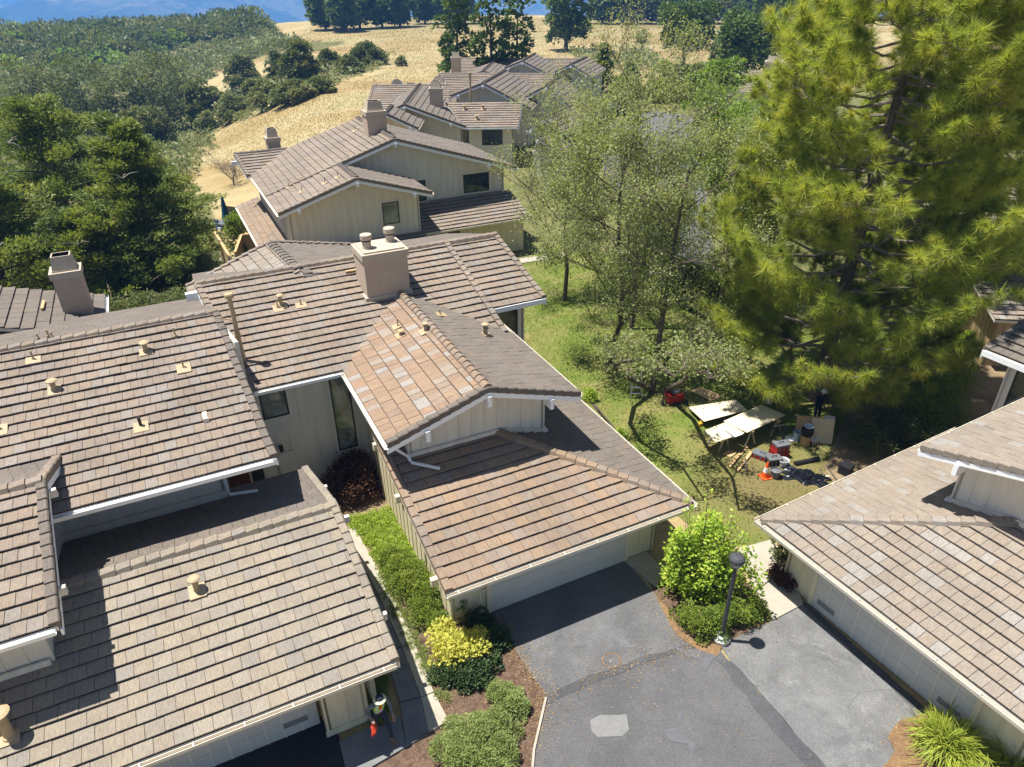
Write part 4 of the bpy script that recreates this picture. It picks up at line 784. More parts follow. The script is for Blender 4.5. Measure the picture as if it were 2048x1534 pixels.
# ---------------------------------------------------------------- terrain
def sst(a, b, x): t = np.clip((x-a)/(b-a), 0, 1); return t*t*(3-2*t)
_k = rs.uniform(-1, 1, (10, 2))*.02; _p = rs.uniform(0, 6.28, 10)
def height(X, Y):
    X = np.asarray(X, float); Y = np.asarray(Y, float); r = np.hypot(X, Y); az = np.degrees(np.arctan2(X, Y))
    w = sst(55, 140, r); h = -.03*np.ones_like(r)
    for (a, b), p in zip(_k, _p): h = h+w*.28*np.sin(a*X*2+b*Y*2+p)
    left = sst(-13, -24, az)
    h = h-left*sst(60, 170, r)*9*(1-sst(260, 430, r)) - left*sst(25, 60, r)*1.5*(1-sst(260, 430, r))
    rc = 345+125*sst(-14, -26, az)
    h = h-left*sst(330, 450, r)*9.5
    h = h+2.2*sst(52, 72, Y)*sst(-14, -2, X)*(1-sst(120, 190, r))
    return h-.42*np.maximum(0, r-rc)*sst(0, 60, r-rc)
nr, na = 150, 260
rad = np.concatenate([[0], np.geomspace(8, 1100, nr)]); ang = np.linspace(0, 2*pi, na, endpoint=False)
V = [(0, 0, -.03)]; 
RR, AA = np.meshgrid(rad[1:], ang, indexing='ij'); X = RR*np.sin(AA); Y = RR*np.cos(AA); Z = np.maximum(height(X, Y), -300)
V += list(zip(X.ravel(), Y.ravel(), Z.ravel())); Fc = [(0, 1+(j+1) % na, 1+j) for j in range(na)]
for i in range(nr-1):
    for j in range(na): a = 1+i*na+j; b = 1+i*na+(j+1) % na; Fc.append((a, b, b+na, a+na))
me = bpy.data.meshes.new('hill_terrain'); me.from_pydata(V, [], Fc); me.materials.append(M['terrain'])
def inpoly(x, y, P):
    c = np.zeros(x.shape, bool); n = len(P)
    for i in range(n):
        (x0, y0), (x1, y1) = P[i], P[(i+1) % n]
        k = ((y0 > y) != (y1 > y)) & (x < (x1-x0)*(y-y0)/((y1-y0) or 1e-9)+x0); c ^= k
    return c
VA = np.array(V); d = VA-np.array([0, 0, CH]); fz = d@np.array(FW); ok = fz > 1
sx = np.where(ok, 1024+FPX*(d@np.array(R2))/np.where(ok, fz, 1), -999); sy = np.where(ok, 767-FPX*(d@np.array(U2))/np.where(ok, fz, 1), -999)
green = np.full(len(V), .12)
for P, g_ in (([(-900, 30), (540, 60), (570, 76), (690, 84), (610, 112), (500, 122), (400, 150), (372, 168), (330, 215), (430, 262), (380, 300), (370, 350), (430, 440), (430, 640), (-900, 800)], .85), ([(1180, 20), (1500, 20), (1480, 60), (1320, 60), (1180, 60)], .45), ([(1130, 105), (1320, 95), (1330, 135), (1180, 150)], .5), ([(330, 215), (790, 95), (770, 135), (560, 215), (400, 260)], .6), ([(640, 40), (900, 30), (880, 90), (720, 75)], .45)):
    green[inpoly(sx, sy, P)] = g_
green[(np.hypot(VA[:, 0], VA[:, 1]) < 34)] = .25
azv = np.degrees(np.arctan2(VA[:, 0], VA[:, 1])); rv = np.hypot(VA[:, 0], VA[:, 1]); green[(azv < -13.5) & (rv > 370)] = .95; green[rv > 400] = .95
green[(VA[:, 1] > 30) & (VA[:, 1] < 110) & (VA[:, 0] > -6) & (VA[:, 0] < 70)] = .62
a = me.attributes.new('green', 'FLOAT', 'POINT'); a.data.foreach_set('value', green.astype(np.float32))
me.polygons.foreach_set('use_smooth', [True]*len(Fc)); o = bpy.data.objects.new('hill_terrain', me); COL.objects.link(o); tag(o, kind='structure')
def _x(): pass
def gnd(x, y):               # where a sight line meets the terrain
    d = ray(x, y); t = 5.0
    while t < 1500:
        p = CAMP+d*t
        if p.z < float(height(p.x, p.y)): break
        t *= 1.004
    return p
def strip(name, left, right, mat, dz=.03):
    mb = MB(); n = len(left); L = [gnd(*p) for p in left]; R = [gnd(*p) for p in right]; rows = []
    for i in range(n-1):
        for k in range(10):
            a, b = L[i].lerp(L[i+1], k/10), R[i].lerp(R[i+1], k/10); rows.append([a.lerp(b, j/8) for j in range(9)])
    rows = [[Vector((p.x, p.y, float(height(p.x, p.y))+dz)) for p in r] for r in rows]
    for r0, r1 in zip(rows, rows[1:]):
        for j in range(8): mb.face([r0[j], r0[j+1], r1[j+1], r1[j]], mat)
    return tag(mb.build(name), kind='structure')
# far side of the valley
mx = np.linspace(-4200, 4200, 120); my = np.linspace(2300, 6600, 70); XX, YY = np.meshgrid(mx, my, indexing='ij')
ZZ = -330+(YY-2300)*.088
for i in range(14):
    kx, ky, ph = rs.uniform(-1, 1)*.0035, rs.uniform(-1, 1)*.0026, rs.uniform(0, 6.28); ZZ = ZZ+26*np.sin(kx*XX+ky*YY+ph)
ZZ = np.minimum(ZZ+14*np.sin(XX*.011+2*np.sin(YY*.004))+8*np.sin(XX*.027+YY*.013), 62)
me = bpy.data.meshes.new('far_hills'); me.from_pydata(list(zip(XX.ravel(), YY.ravel(), ZZ.ravel())), [], [(i*70+j, (i+1)*70+j, (i+1)*70+j+1, i*70+j+1) for i in range(119) for j in range(69)])
me.materials.append(M['far']); me.polygons.foreach_set('use_smooth', [True]*len(me.polygons)); tag(bpy.data.objects.new('far_hills', me), kind='structure'); COL.objects.link(bpy.data.objects['far_hills'])

# ---------------------------------------------------------------- ground sheets
def sheet(name, px, z, mat, kind='structure', sub=0, wob=0):
    P = [G(x, y, z) for x, y in px]
    if wob:
        Q = []
        for i in range(len(P)):
            a, b = P[i], P[(i+1) % len(P)]; n = max(1, int((b-a).length/.35)); nn = Vector((-(b-a).y, (b-a).x, 0)).normalized()
            Q += [a.lerp(b, k/n)+nn*(random.uniform(-wob, wob) if k else 0) for k in range(n)]
        P = Q
    mb = MB(); mb.face(P, mat); o = mb.build(name)
    n = Vector(o.data.polygons[0].normal)
    if n.z < 0: o.data.flip_normals()
    return tag(o, kind=kind)
def slab(name, px, z, mat, h=.1, wob=0):
    P = [G(x, y, z) for x, y in px]; mb = MB(); mb.prism(P, h, mat); return tag(mb.build(name), kind='structure')
sheet('lawn', [(1330, 1010), (1160, 800), (960, 610), (1000, 540), (1038, 520), (1135, 505), (1300, 500), (1500, 560), (1800, 640), (1900, 720), (1850, 880), (1720, 950), (1600, 1030), (1530, 1090), (1420, 1090)], .0, 'lawn', wob=.08)
sheet('garden_bed', [(1830, 1000), (1640, 960), (1700, 800), (1820, 660), (1960, 620), (2200, 700), (2200, 1000)], .004, 'soil', wob=.1)
sheet('garden_soil', [(640, 880), (760, 880), (860, 1000), (1000, 1200), (940, 1330), (860, 1400), (700, 1180)], .0, 'soil')
sheet('mulch_bed', [(800, 1210), (900, 1190), (985, 1225), (1040, 1315), (1092, 1390), (1082, 1450), (1062, 1560), (1050, 1720), (640, 1720), (740, 1540), (895, 1445), (862, 1385)], .006, 'mulch', wob=.04)
sheet('mulch_bed', [(1290, 1150), (1335, 1150), (1420, 1120), (1500, 1170), (1545, 1235), (1480, 1270), (1440, 1295), (1385, 1290), (1350, 1255), (1310, 1187)], .008, 'mulch', wob=.03)
sheet('needle_litter', [(1310, 1190), (1335, 1215), (1360, 1262), (1400, 1286), (1445, 1290), (1435, 1312), (1395, 1298), (1352, 1268)], .03, 'litter', wob=.04)
sheet('needle_litter', [(1850, 1425), (1800, 1440), (1775, 1475), (1790, 1500), (1760, 1540), (1750, 1700), (2100, 1700), (1990, 1500)], .03, 'litter', wob=.06)
sheet('planter_soil', [(1940, 1460), (2200, 1330), (2200, 1700), (1960, 1560)], .034, 'soil')
sheet('court_asphalt', [(1092, 1392), (1150, 1365), (1230, 1338), (1300, 1312), (1385, 1288), (1440, 1300), (1458, 1322), (1560, 1430), (1640, 1534), (1790, 1730), (1046, 1730), (1062, 1560), (1068, 1500)], .012, 'court', wob=.012)
sheet('driveway', [(982, 1222), (1247, 1120), (1310, 1187), (1352, 1262), (1388, 1291), (1300, 1314), (1230, 1340), (1150, 1367), (1093, 1393), (1040, 1315)], .016, 'drive', wob=.012)
sheet('driveway', [(1440, 1290), (1545, 1240), (1605, 1210), (1905, 1480), (1990, 1560), (2100, 1730), (1800, 1730), (1645, 1534), (1562, 1430), (1462, 1322)], .016, 'drive2', wob=.012)
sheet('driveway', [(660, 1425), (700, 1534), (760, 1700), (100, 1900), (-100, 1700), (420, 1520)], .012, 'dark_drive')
sheet('seal_strip', [(1095, 1390), (1150, 1363), (1230, 1335), (1300, 1308), (1388, 1287), (1388, 1297), (1300, 1322), (1232, 1350), (1152, 1382), (1097, 1410)], .021, 'seal', wob=.05)
sheet('seal_strip', [(1432, 1318), (1462, 1322), (1560, 1428), (1660, 1545), (1740, 1650), (1700, 1650), (1620, 1540), (1530, 1440)], .021, 'seal', wob=.05)
sheet('sealed_edge', [(1600, 1205), (1612, 1203), (1912, 1470), (1895, 1480)], .020, 'seal', wob=.02)
sheet('repair_patch', [(1180, 1440), (1200, 1430), (1240, 1430), (1253, 1427), (1258, 1460), (1245, 1472), (1195, 1474), (1183, 1462)], .0205, 'patch', wob=.035)
sheet('spill_stain', [(1345, 1292), (1400, 1296), (1445, 1304), (1425, 1320), (1411, 1345), (1400, 1336), (1402, 1320), (1372, 1312)], .0255, 'stain', wob=.13)
sheet('spill_stain', [(1325, 1460), (1352, 1455), (1392, 1488), (1385, 1515), (1375, 1488), (1340, 1482)], .0205, 'stain', wob=.11)
sheet('spill_stain', [(1354, 1425), (1368, 1423), (1366, 1445), (1356, 1446)], .0205, 'stain', wob=.02)
mh = MB(); q = G(1223, 1321, .0165); mh.lathe(q, [(.27, 0), (.27, .011), (.235, .012, 'mulch'), (.23, .007, 'drive'), (0, .007, 'drive')], 'litter', 28); mh.lathe(q, [(.05, .007), (.05, .011), (.035, .011)], 'steel', 20)
tag(mh.build('manhole_cover'), 'round concrete manhole cover set in the driveway of the middle house', 'manhole cover')
def walk(px_polys, mat='concrete'):
    for P in px_polys: slab('concrete_walk', P, .06, mat, .09)
walk([[(688, 1058), (708, 1052), (778, 1178), (757, 1188)], [(758, 1190), (779, 1180), (828, 1282), (804, 1293)], [(805, 1295), (829, 1284), (867, 1383), (842, 1393)], [(842, 1395), (868, 1385), (897, 1440), (858, 1464)]])
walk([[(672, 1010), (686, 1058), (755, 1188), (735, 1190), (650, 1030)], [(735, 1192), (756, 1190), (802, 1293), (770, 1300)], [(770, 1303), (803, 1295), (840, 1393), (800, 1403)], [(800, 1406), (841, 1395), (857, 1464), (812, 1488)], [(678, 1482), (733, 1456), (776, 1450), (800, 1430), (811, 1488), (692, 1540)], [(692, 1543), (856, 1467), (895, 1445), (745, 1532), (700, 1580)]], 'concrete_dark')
walk([[(1472, 1098), (1545, 1078), (1580, 1128), (1512, 1180)], [(1513, 1183), (1580, 1130), (1606, 1208), (1545, 1240)], [(1245, 1118), (1290, 1100), (1335, 1150), (1312, 1172)], [(1038, 517), (1130, 505), (1137, 512), (1043, 526)]])
kb = MB()
for a, b in (((1092, 1394), (1068, 1498)), ((1068, 1498), (1050, 1720))): kb.bar(G(*a, .07), G(*b, .07), .06, .1, 'concrete')
tag(kb.build('kerb_edging'), kind='structure')

strip('court_road', [(1290, 222), (1200, 262), (1190, 300), (1210, 350), (1290, 470), (1370, 640)], [(1385, 232), (1398, 262), (1392, 300), (1410, 380), (1440, 560), (1480, 690)], 'drive')
# ---------------------------------------------------------------- vegetation
def ortho(D):
    D = D/np.linalg.norm(D, axis=1, keepdims=True); ref = np.where(np.abs(D[:, 2:3]) > .9, np.array([[1., 0, 0]]), np.array([[0, 0, 1.]]))
    A = np.cross(D, ref); A /= np.linalg.norm(A, axis=1, keepdims=True); B = np.cross(D, A); return D, A, B
def runit(n): v = rs.normal(size=(n, 3)); return v/np.linalg.norm(v, axis=1, keepdims=True)
def leafquads(C, D, L, Wd, fold=.25):
    """rhombic leaves: base at C, along D, length L, width Wd"""
    D, A, B = ortho(D); n = len(C); ro = rs.normal(size=n)[:, None]*.75; A2 = A*np.cos(ro)+B*np.sin(ro); B2 = np.cross(D, A2)
    L = np.broadcast_to(np.asarray(L), (n,))[:, None]; Wd = np.broadcast_to(np.asarray(Wd), (n,))[:, None]
    m = C+D*L*.45
    V = np.stack([C, m+A2*Wd*.5+B2*L*fold*.3, C+D*L, m-A2*Wd*.5+B2*L*fold*.3], 1); return V.reshape(-1, 3)
def clumpleaves(cl, n, size, asp=.55, up=.35, shell=.55, flat=1.0, out=1.0):
    """cl: (x,y,z,r); leaves through the outer part of each clump"""
    cl = np.asarray(cl, float); w = cl[:, 3]**2; idx = rs.choice(len(cl), n, p=w/w.sum()); c = cl[idx]; d = runit(n)
    d[:, 2] = np.where(d[:, 2] < -.35, -d[:, 2], d[:, 2])
    rr = c[:, 3]*(shell+(1-shell)*rs.rand(n)**.6); P = c[:, :3]+d*rr[:, None]*np.array([1, 1, flat])
    D = (d*out+runit(n)*.9)*np.array([1, 1, .6])+np.array([0, 0, up*.35]); sz = size*rs.uniform(.65, 1.3, n)
    return leafquads(P, D, sz, sz*asp), idx
def branches(mb, base, H, r0, m, n=6, spread=.5, z0=.35, lean=(0, 0), seg=5, crown=1.0):
    base = Vector(base); top = base+Vector((lean[0], lean[1], H)); tr = [base.lerp(top, i/seg)+Vector((random.uniform(-1, 1), random.uniform(-1, 1), 0))*H*.012*(i > 0) for i in range(seg+1)]
    mb.tube(tr, [r0*(1-.75*i/seg)*(1.35 if i == 0 else 1) for i in range(seg+1)], m, 8); tips = []
    for k in range(n):
        t = z0+(1-z0)*.9*k/n; p = base.lerp(top, t); a = k*2.4+random.uniform(-.4, .4); l = H*spread*(1-t*.6)*random.uniform(.7, 1.1)*crown
        q = p+Vector((cos(a)*l*.55, sin(a)*l*.55, l*.28)); e = p+Vector((cos(a)*l, sin(a)*l, l*.62)); mb.tube([p, q, e], [r0*.42*(1-t*.6), r0*.25*(1-t*.6), r0*.08], m, 6); tips += [q, e]
    return tips
def tree(name, pos, h, r, mat, label, group=None, cat='tree', shape='round', trunk=.25, leaf=None, n=None, bark='bark', cr0=None, flat=.8, nc=None, asp=.6, gap=1.0):
    """generic tree or bush: trunk with limbs and a crown of leaf clumps"""
    pos = Vector(pos); dist = (pos-CAMP).length; leaf = leaf or max(.07, dist*.0042); o = thing(name, pos, label, cat, group)
    c0 = (cr0 if cr0 is not None else .3)*h; nc = nc or int(min(60, 14+r*7)); cl = []
    for i in range(nc):
        t = (i+.5)/nc; z = c0+(h-c0)*t
        if shape == 'round': pr = sqrt(max(.05, 1-(2*t-1)**2))**.8
        elif shape == 'cone': pr = (1-t)*.95+.08
        elif shape == 'umbrella': pr = .45+.55*sqrt(max(0, 1-((t-.55)/.55)**2)); 
        elif shape == 'dome': pr = sqrt(max(.04, 1-t*t))
        elif shape == 'column': pr = .55+.45*sin(pi*min(1, t*1.05))
        rr = r*pr*sqrt(random.uniform(.15, 1))*.8; a = i*2.399+random.uniform(-.5, .5); cs = r*(.30 if r > 1.2 else .38)*random.uniform(.7, 1.25)*(1.15-.4*t if shape != 'umbrella' else 1)
        cl.append((pos.x+cos(a)*rr, pos.y+sin(a)*rr, pos.z+z+random.uniform(-.05, .05)*h, cs))
    tb = MB(); branches(tb, pos-Vector((0, 0, .15)), c0+(h-c0)*.7, max(.03, trunk), bark, 5 if dist > 60 else 8, .3*r/max(h, .1)*2, max(.15, c0/h*.8)); tb.build('trunk', o)
    area = sum(c[3]**2 for c in cl)*12; n = n or int(min(9000, max(300, 1.5*gap*area/(leaf*leaf*asp))))
    Vv, idx = clumpleaves(cl, n, leaf*1.25, asp, .3, .45, flat); cb = rs.rand(len(cl))
    npmesh('crown', Vv, 4, mat, np.clip(cb[idx]*.55+rs.rand(n)*.45, 0, 1), o); return o
def pxtree(name, x, y, w, h, mat, label, **k):       # base pixel, crown width and height in survey-photo pixels
    p = gnd(x, y); dist = (p-CAMP).dot(FW); return tree(name, p, h/FPX*dist*1.06, w/2/FPX*dist, mat, label, **k)

# the long needled pine: limbs turned up at the tips, each ending in round tufts
def needle_tree(pos, H, prof, label, nl, ncl, nn, seed, lean=(0, 0), nlen=.52):
    global rs; rs = np.random.RandomState(seed); random.seed(seed)
    o = thing('pine_tree', pos, label, 'tree', 'long needled pines beside the lawn'); pos = Vector(pos); tb = MB()
    tr = [pos+Vector((lean[0]*t*t, lean[1]*t*t, H*t-.2)) for t in np.linspace(0, .97, 9)]; tb.tube(tr, [.34*(1-.85*i/8) for i in range(9)], 'bark', 10)
    C = []; D = []
    for i in range(nl):
        t = .06+.92*((i+.5)/nl); pr = np.interp(t, [p[0] for p in prof], [p[1] for p in prof])*random.uniform(.74, 1.1); a = i*2.399+random.uniform(-.35, .35); p = pos+Vector((lean[0]*t*t, lean[1]*t*t, H*t))
        up = random.uniform(.12, .42)+(.5 if t > .8 else 0); dr = Vector((cos(a), sin(a), 0)); sd = Vector((-sin(a), cos(a), 0))
        pts = [p+dr*(pr*s)+Vector((0, 0, pr*(-.10*sin(pi*s)+up*s*s))) for s in (0, .3, .6, .85, 1)]; tb.tube(pts, [.1*(1-.5*t), .075*(1-.5*t), .05, .03, .015], 'bark_p', 5)
        for k in range(ncl):
            s = random.uniform(.3, 1)**.6; q = p+dr*(pr*s)+Vector((0, 0, pr*(-.10*sin(pi*s)+up*s*s))); sp = pr*.40*(1.05-s*.55)*random.uniform(-1, 1)
            c = q+sd*sp+dr*abs(sp)*.35+Vector((0, 0, random.uniform(-.25, .75)*(.35+.5*abs(sp)))); C.append(c); D.append((dr*random.uniform(.2, .9)+sd*(sp*.5)+Vector((random.uniform(-.4, .4), random.uniform(-.4, .4), random.uniform(.35, 1.1)))))
            if k % 2 == 0: tb.tube([q, q.lerp(c, .5)+Vector((0, 0, -.08)), c], [.018, .014, .009], 'bark_p', 3, False)
    tb.build('trunk', o); C = np.array(C); D = np.array(D); D /= np.linalg.norm(D, axis=1, keepdims=True); n = len(C)
    ci = np.repeat(np.arange(n), nn); m = n*nn; dd = D[ci]*.55+runit(m)*.85; dd[:, 2] += .05; dd /= np.linalg.norm(dd, axis=1, keepdims=True)
    P = C[ci]+D[ci]*rs.uniform(-.14, .16, m)[:, None]; ln = nlen*rs.uniform(.75, 1.15, m)*np.repeat(rs.uniform(.5, 1.15, n), nn)
    side = np.cross(dd, runit(m)); side /= np.linalg.norm(side, axis=1, keepdims=True); droop = np.zeros((m, 3)); droop[:, 2] = -.22*ln*rs.rand(m)
    w = np.repeat(rs.uniform(.0085, .0125, n), nn)[:, None]
    Vv = np.stack([P-side*w, P+side*w, P+dd*ln[:, None]+droop], 1).reshape(-1, 3)
    r = np.clip(np.repeat(rs.beta(2.2, 2.2, n), nn)*.6+rs.rand(m)*.4, 0, 1); npmesh('crown', Vv, 3, 'pine', r, o); return o
needle_tree((13.9, 27.8, 0), 20.5, [(0, 3.6), (.1, 4.9), (.3, 5.6), (.5, 5.4), (.7, 4.5), (.88, 2.8), (1, 1.1)], 'big yellow green long needled pine in front, standing over the board cutting table', 118, 50, 118, 3, (1.0, .4))
needle_tree((25.0, 37.5, 0), 25, [(0, 4.8), (.1, 6.2), (.3, 7.0), (.5, 7.0), (.7, 6.2), (.88, 4.0), (1, 1.5)], 'second long needled pine behind the right house, reaching out of the top right corner', 112, 42, 110, 5, (.5, -.5))
rs = np.random.RandomState(21); random.seed(21)

# airy deciduous trees on the lawn
SUNL = (cos(radians(72))*cos(radians(172)), cos(radians(72))*sin(radians(172)), sin(radians(72)))
def airy(pos, H, label,  trunk_pts, nl, mat, leaf, spread, seed, limbs=(), nleaf=8000, rmain=.17, group='airy small leaved trees on the lawn', name='birch_tree', cat='tree'):
    global rs; rs = np.random.RandomState(seed); random.seed(seed)
    pos = Vector(pos); o = thing(name, pos, label, cat, group); tb = MB(); tips = []
    tp = [pos+Vector(p) for p in trunk_pts]; tb.tube([tp[0]-Vector((0, 0, .2))]+tp[1:], [rmain*(1-.7*i/(len(tp)-1)) for i in range(len(tp))], 'bark', 8)
    def grow(p, d, l, r, lev):
        d = d.normalized(); n = 3; pts = [p]
        for i in range(n):
            d = (d+Vector((random.uniform(-1, 1), random.uniform(-1, 1), random.uniform(-.6, .8)))*.16).normalized(); pts.append(pts[-1]+d*(l/n))
        tb.tube(pts, [r, r*.75, r*.5, r*.3], 'bark' if lev < 2 else 'twig', 6 if lev < 2 else 3, False)
        if lev >= 2: tips.extend([(q, d) for q in pts[1:]])
        if lev < 3:
            for k in range(5 if lev < 2 else 4):
                t = random.uniform(.3, 1); q = pts[min(n, int(t*n)+0)]; a = random.uniform(0, 6.28); dv = (d+Vector((cos(a), sin(a), random.uniform(-.25, .6)))*.75)
                grow(q, dv, l*random.uniform(.45, .7), r*.5, lev+1)
    for k in range(nl):
        t = .3+.7*(k+.5)/nl; i = min(len(tp)-2, int(t*(len(tp)-1))); q = tp[i].lerp(tp[i+1], t*(len(tp)-1)-i); a = k*2.4+random.uniform(-.5, .5)
        grow(q, Vector((cos(a), sin(a), random.uniform(.35, 1.3))), spread*random.uniform(.6, 1.05), rmain*.4*(1-t*.5), 0)
    for px, hs in limbs:
        pts = []
        for (x, y), h in zip(px, hs): g = G(x, y, 0); pts.append(g+Vector(SUNL)*(h/SUNL[2]))
        tb.tube(pts, np.linspace(rmain*.75, .035, len(pts)), 'bark', 8)
        for i, q in enumerate(pts[2:]):
            for _ in range(2):
                a = random.uniform(0, 6.28); grow(q, Vector((cos(a), sin(a), random.uniform(.1, .9))), spread*.36*random.uniform(.6, 1), .03, 1)
    tb.build('trunk', o)
    T = np.array([tuple(q) for q, _ in tips]); DD = np.array([tuple(d) for _, d in tips]); wt = rs.lognormal(0, 1.0, len(T)); idx = rs.choice(len(T), nleaf, p=wt/wt.sum())
    P = T[idx]+rs.normal(size=(nleaf, 3))*leaf*1.9; sz = leaf*rs.uniform(.6, 1.25, nleaf); Vv = leafquads(P, DD[idx]*.4+runit(nleaf)+np.array([0, 0, -.15]), sz, sz*.62)
    npmesh('crown', Vv, 4, mat, rs.rand(nleaf), o); return o
lA = [(1303, 789), (1268, 815), (1260, 848), (1282, 885), (1325, 910), (1365, 935), (1409, 1000)]; lB = [(1335, 795), (1387, 840), (1415, 895), (1465, 955), (1478, 1020)]
airy(G(1303, 786, 0), 12, 'airy tree with long limbs arching over the lawn towards the plywood sheets', [(0, 0, 0), (.1, .2, 1.5), (.25, .6, 3), (.5, 1.1, 5.2), (.7, 1.4, 7.5), (1.0, 1.6, 10)], 11, 'birch', .12, 3.9, 31, [(lA, (.3, 1.6, 2.8, 3.7, 4.3, 4.8, 5.2)), (lB, (.4, 1.9, 3.4, 4.6, 5.4))], 21000)
airy(G(1218, 727, 0), 12.5, 'airy tree with a crooked single trunk at the sunlit edge of the lawn', [(0, 0, 0), (.05, .1, .9), (.45, .2, 2.0), (.5, .3, 3.4), (.2, .6, 5.5), (.1, .8, 8), (.3, 1.0, 10.6)], 12, 'birch', .12, 5.0, 33, [], 29000, .15)
airy((6.6, 35.5, 0), 13.5, 'tall sparse tree of bare grey twigs rising behind the other lawn trees', [(0, 0, 0), (.1, 0, 2), (-.1, .2, 4.5), (-.2, .3, 7), (-.4, .4, 10), (-.5, .5, 12.2)], 13, 'birch', .11, 4.4, 35, [], 13000, .15)
airy((3.2, 39.5, 0), 11, 'airy tree standing nearest the stepped gable house, behind the crooked trunk', [(0, 0, 0), (.1, 0, 2), (-.1, .2, 4.0), (.1, .3, 6.5), (.2, .4, 9)], 13, 'birch', .12, 4.3, 36, [], 18000, .14)
airy((12.4, 39, 0), 11, 'bright green leafy tree between the bare twigs and the pine', [(0, 0, 0), (.1, 0, 2), (-.1, .2, 4.5), (0, .3, 7), (.2, .4, 9.5)], 13, 'birch2', .16, 3.4, 37, [], 22000, .14)
airy((8.6, 44, 0), 7, 'low leafy tree beside the front porch of the stepped gable house', [(0, 0, 0), (.1, 0, 1.5), (-.1, .2, 3.5), (0, .3, 5.5)], 9, 'birch', .15, 2.6, 38, [], 12000, .1)
airy(G(1180, 470, 0), 4, 'leafy shrub tree at the end of the pavement by the porch', [(0, 0, 0), (.1, 0, .8), (0, .1, 2), (0, .1, 3)], 8, 'oak', .11, 1.7, 39, [], 5000, .08)
rs = np.random.RandomState(22); random.seed(22)

# layered cypresses on the left
def cypress(pos, H, R, label, seed, n=15000, dead=0):
    global rs; rs = np.random.RandomState(seed); random.seed(seed)
    pos = Vector(pos); o = thing('cypress_tree', pos, label, 'tree', 'spreading cypresses on the left slope'); tb = MB(); tb.tube([pos-Vector((0, 0, .3)), pos+Vector((.1, 0, H*.5)), pos+Vector((.2, .1, H*.9))], [.32, .2, .06], 'bark', 8); C = []; D = []; K = []
    n = int(n*2.3); R = R*1.15; H = H*1.18; nl = 60
    for i in range(nl):
        t = (i+.5)/nl; z = H*(.08+.9*t); a = i*2.399+random.uniform(-.4, .4); l = R*(1.02-t**1.6*.85)*random.uniform(.4, 1.25); dr = Vector((cos(a), sin(a), 0)); sd = Vector((-sin(a), cos(a), 0)); p = pos+Vector((0, 0, z+random.uniform(-.4, .4))); tl = random.uniform(-.12, .42)
        tb.tube([p, p+dr*l*.5+Vector((0, 0, .12*l)), p+dr*l+Vector((0, 0, (.08+tl)*l))], [.07, .045, .015], 'bark', 5); base = random.random()
        for k in range(9):
            s = random.uniform(.3, 1.05); w = (1.1-s)*.55+.12; lat = random.uniform(-1, 1)*l*w*.7; c = p+dr*(l*s)+sd*lat+Vector((0, 0, tl*l*s+random.uniform(-.35, .5))); C.append(c); D.append(dr+sd*lat*.4/max(l, .1)+Vector((0, 0, .8))); K.append(base*.6+random.random()*.4)
    if dead:
        dw = MB()
        for i in range(dead):
            a = random.uniform(0, 6.28); s = random.uniform(.3, .9); p = pos+Vector((cos(a)*R*s, sin(a)*R*s, H*random.uniform(.55, .85)))
            for _ in range(7): e = p+Vector((random.uniform(-1, 1), random.uniform(-1, 1), random.uniform(-.1, .5)))*random.uniform(.4, 1.2); dw.tube([p, p.lerp(e, .5)+Vector((0, 0, .1)), e], [.022, .014, .006], 'deadwood', 3, False)
        dw.build('dead_branch', o)
    tb.build('trunk', o); C = np.array(C); D = np.array(D); D /= np.linalg.norm(D, axis=1, keepdims=True); K = np.array(K); idx = rs.randint(0, len(C), n)
    P = C[idx]+runit(n)*(rs.rand(n)**.5)[:, None]*np.array([.62, .62, .30])*R/5; dd = D[idx]+runit(n)*.75; sz = .25*rs.uniform(.6, 1.3, n)
    npmesh('crown', leafquads(P, dd, sz, sz*.40), 4, 'cypress', np.clip(K[idx]*.7+rs.rand(n)*.3, 0, 1), o)
def onslope(x, y, dz=0): q = G(x, y, 0); return Vector((q.x, q.y, float(height(q.x, q.y))+dz))
cypress(onslope(320, 560), 9.2, 4.2, 'pointed cypress nearest the dry grass, right end of the dark green cypresses', 41, 19000, 3)
cypress(onslope(150, 470), 9.5, 6.2, 'broad cypress with grey dead twigs in its crown, behind the hooded chimney', 42, 21000, 9)
cypress(onslope(20, 600), 7.5, 5.4, 'cypress at the left edge in front of the broad one, above the dark grey roof', 43, 18000, 5)
cypress(onslope(225, 600), 5.6, 3.9, 'lowest cypress, directly right of the hooded chimney', 44, 16000, 2)
cypress(onslope(-60, 430), 8.5, 5.5, 'cypress cut off by the left edge beneath the oaks', 45, 15000, 4)
cypress(onslope(110, 385), 7.5, 5.0, 'cypress behind the broad one, directly below the oaks', 46, 13000, 4)
cypress(onslope(300, 430), 6.5, 4.2, 'small cypress between the pointed one and the lowest oak', 47, 11000, 1)
rs = np.random.RandomState(23); random.seed(23)
OAKG = 'dark oaks on the slope at the left'
for x, y, w, h, lab in ((90, 262, 150, 118, 'olive grey oak at the left edge, first of the dark oaks'), (185, 262, 150, 122, 'dark rounded oak behind the broad cypress'), (262, 268, 120, 100, 'dense dark oak in the middle of the oak group'), (345, 262, 150, 130, 'large olive oak with a flat crown left of the dry grass'), (408, 262, 70, 86, 'narrow oak at the right end of the oak group'), (20, 300, 130, 90, 'low bright oak at the left edge below the olive grey one'), (300, 300, 120, 70, 'lowest oak, touching the cypress tip')):
    pxtree('oak_tree', x, y, w, h, 'oak', lab, group=OAKG, cr0=.1, leaf=.36, gap=1.1)
SG = 'shrubs in the dry grass on the hillside'
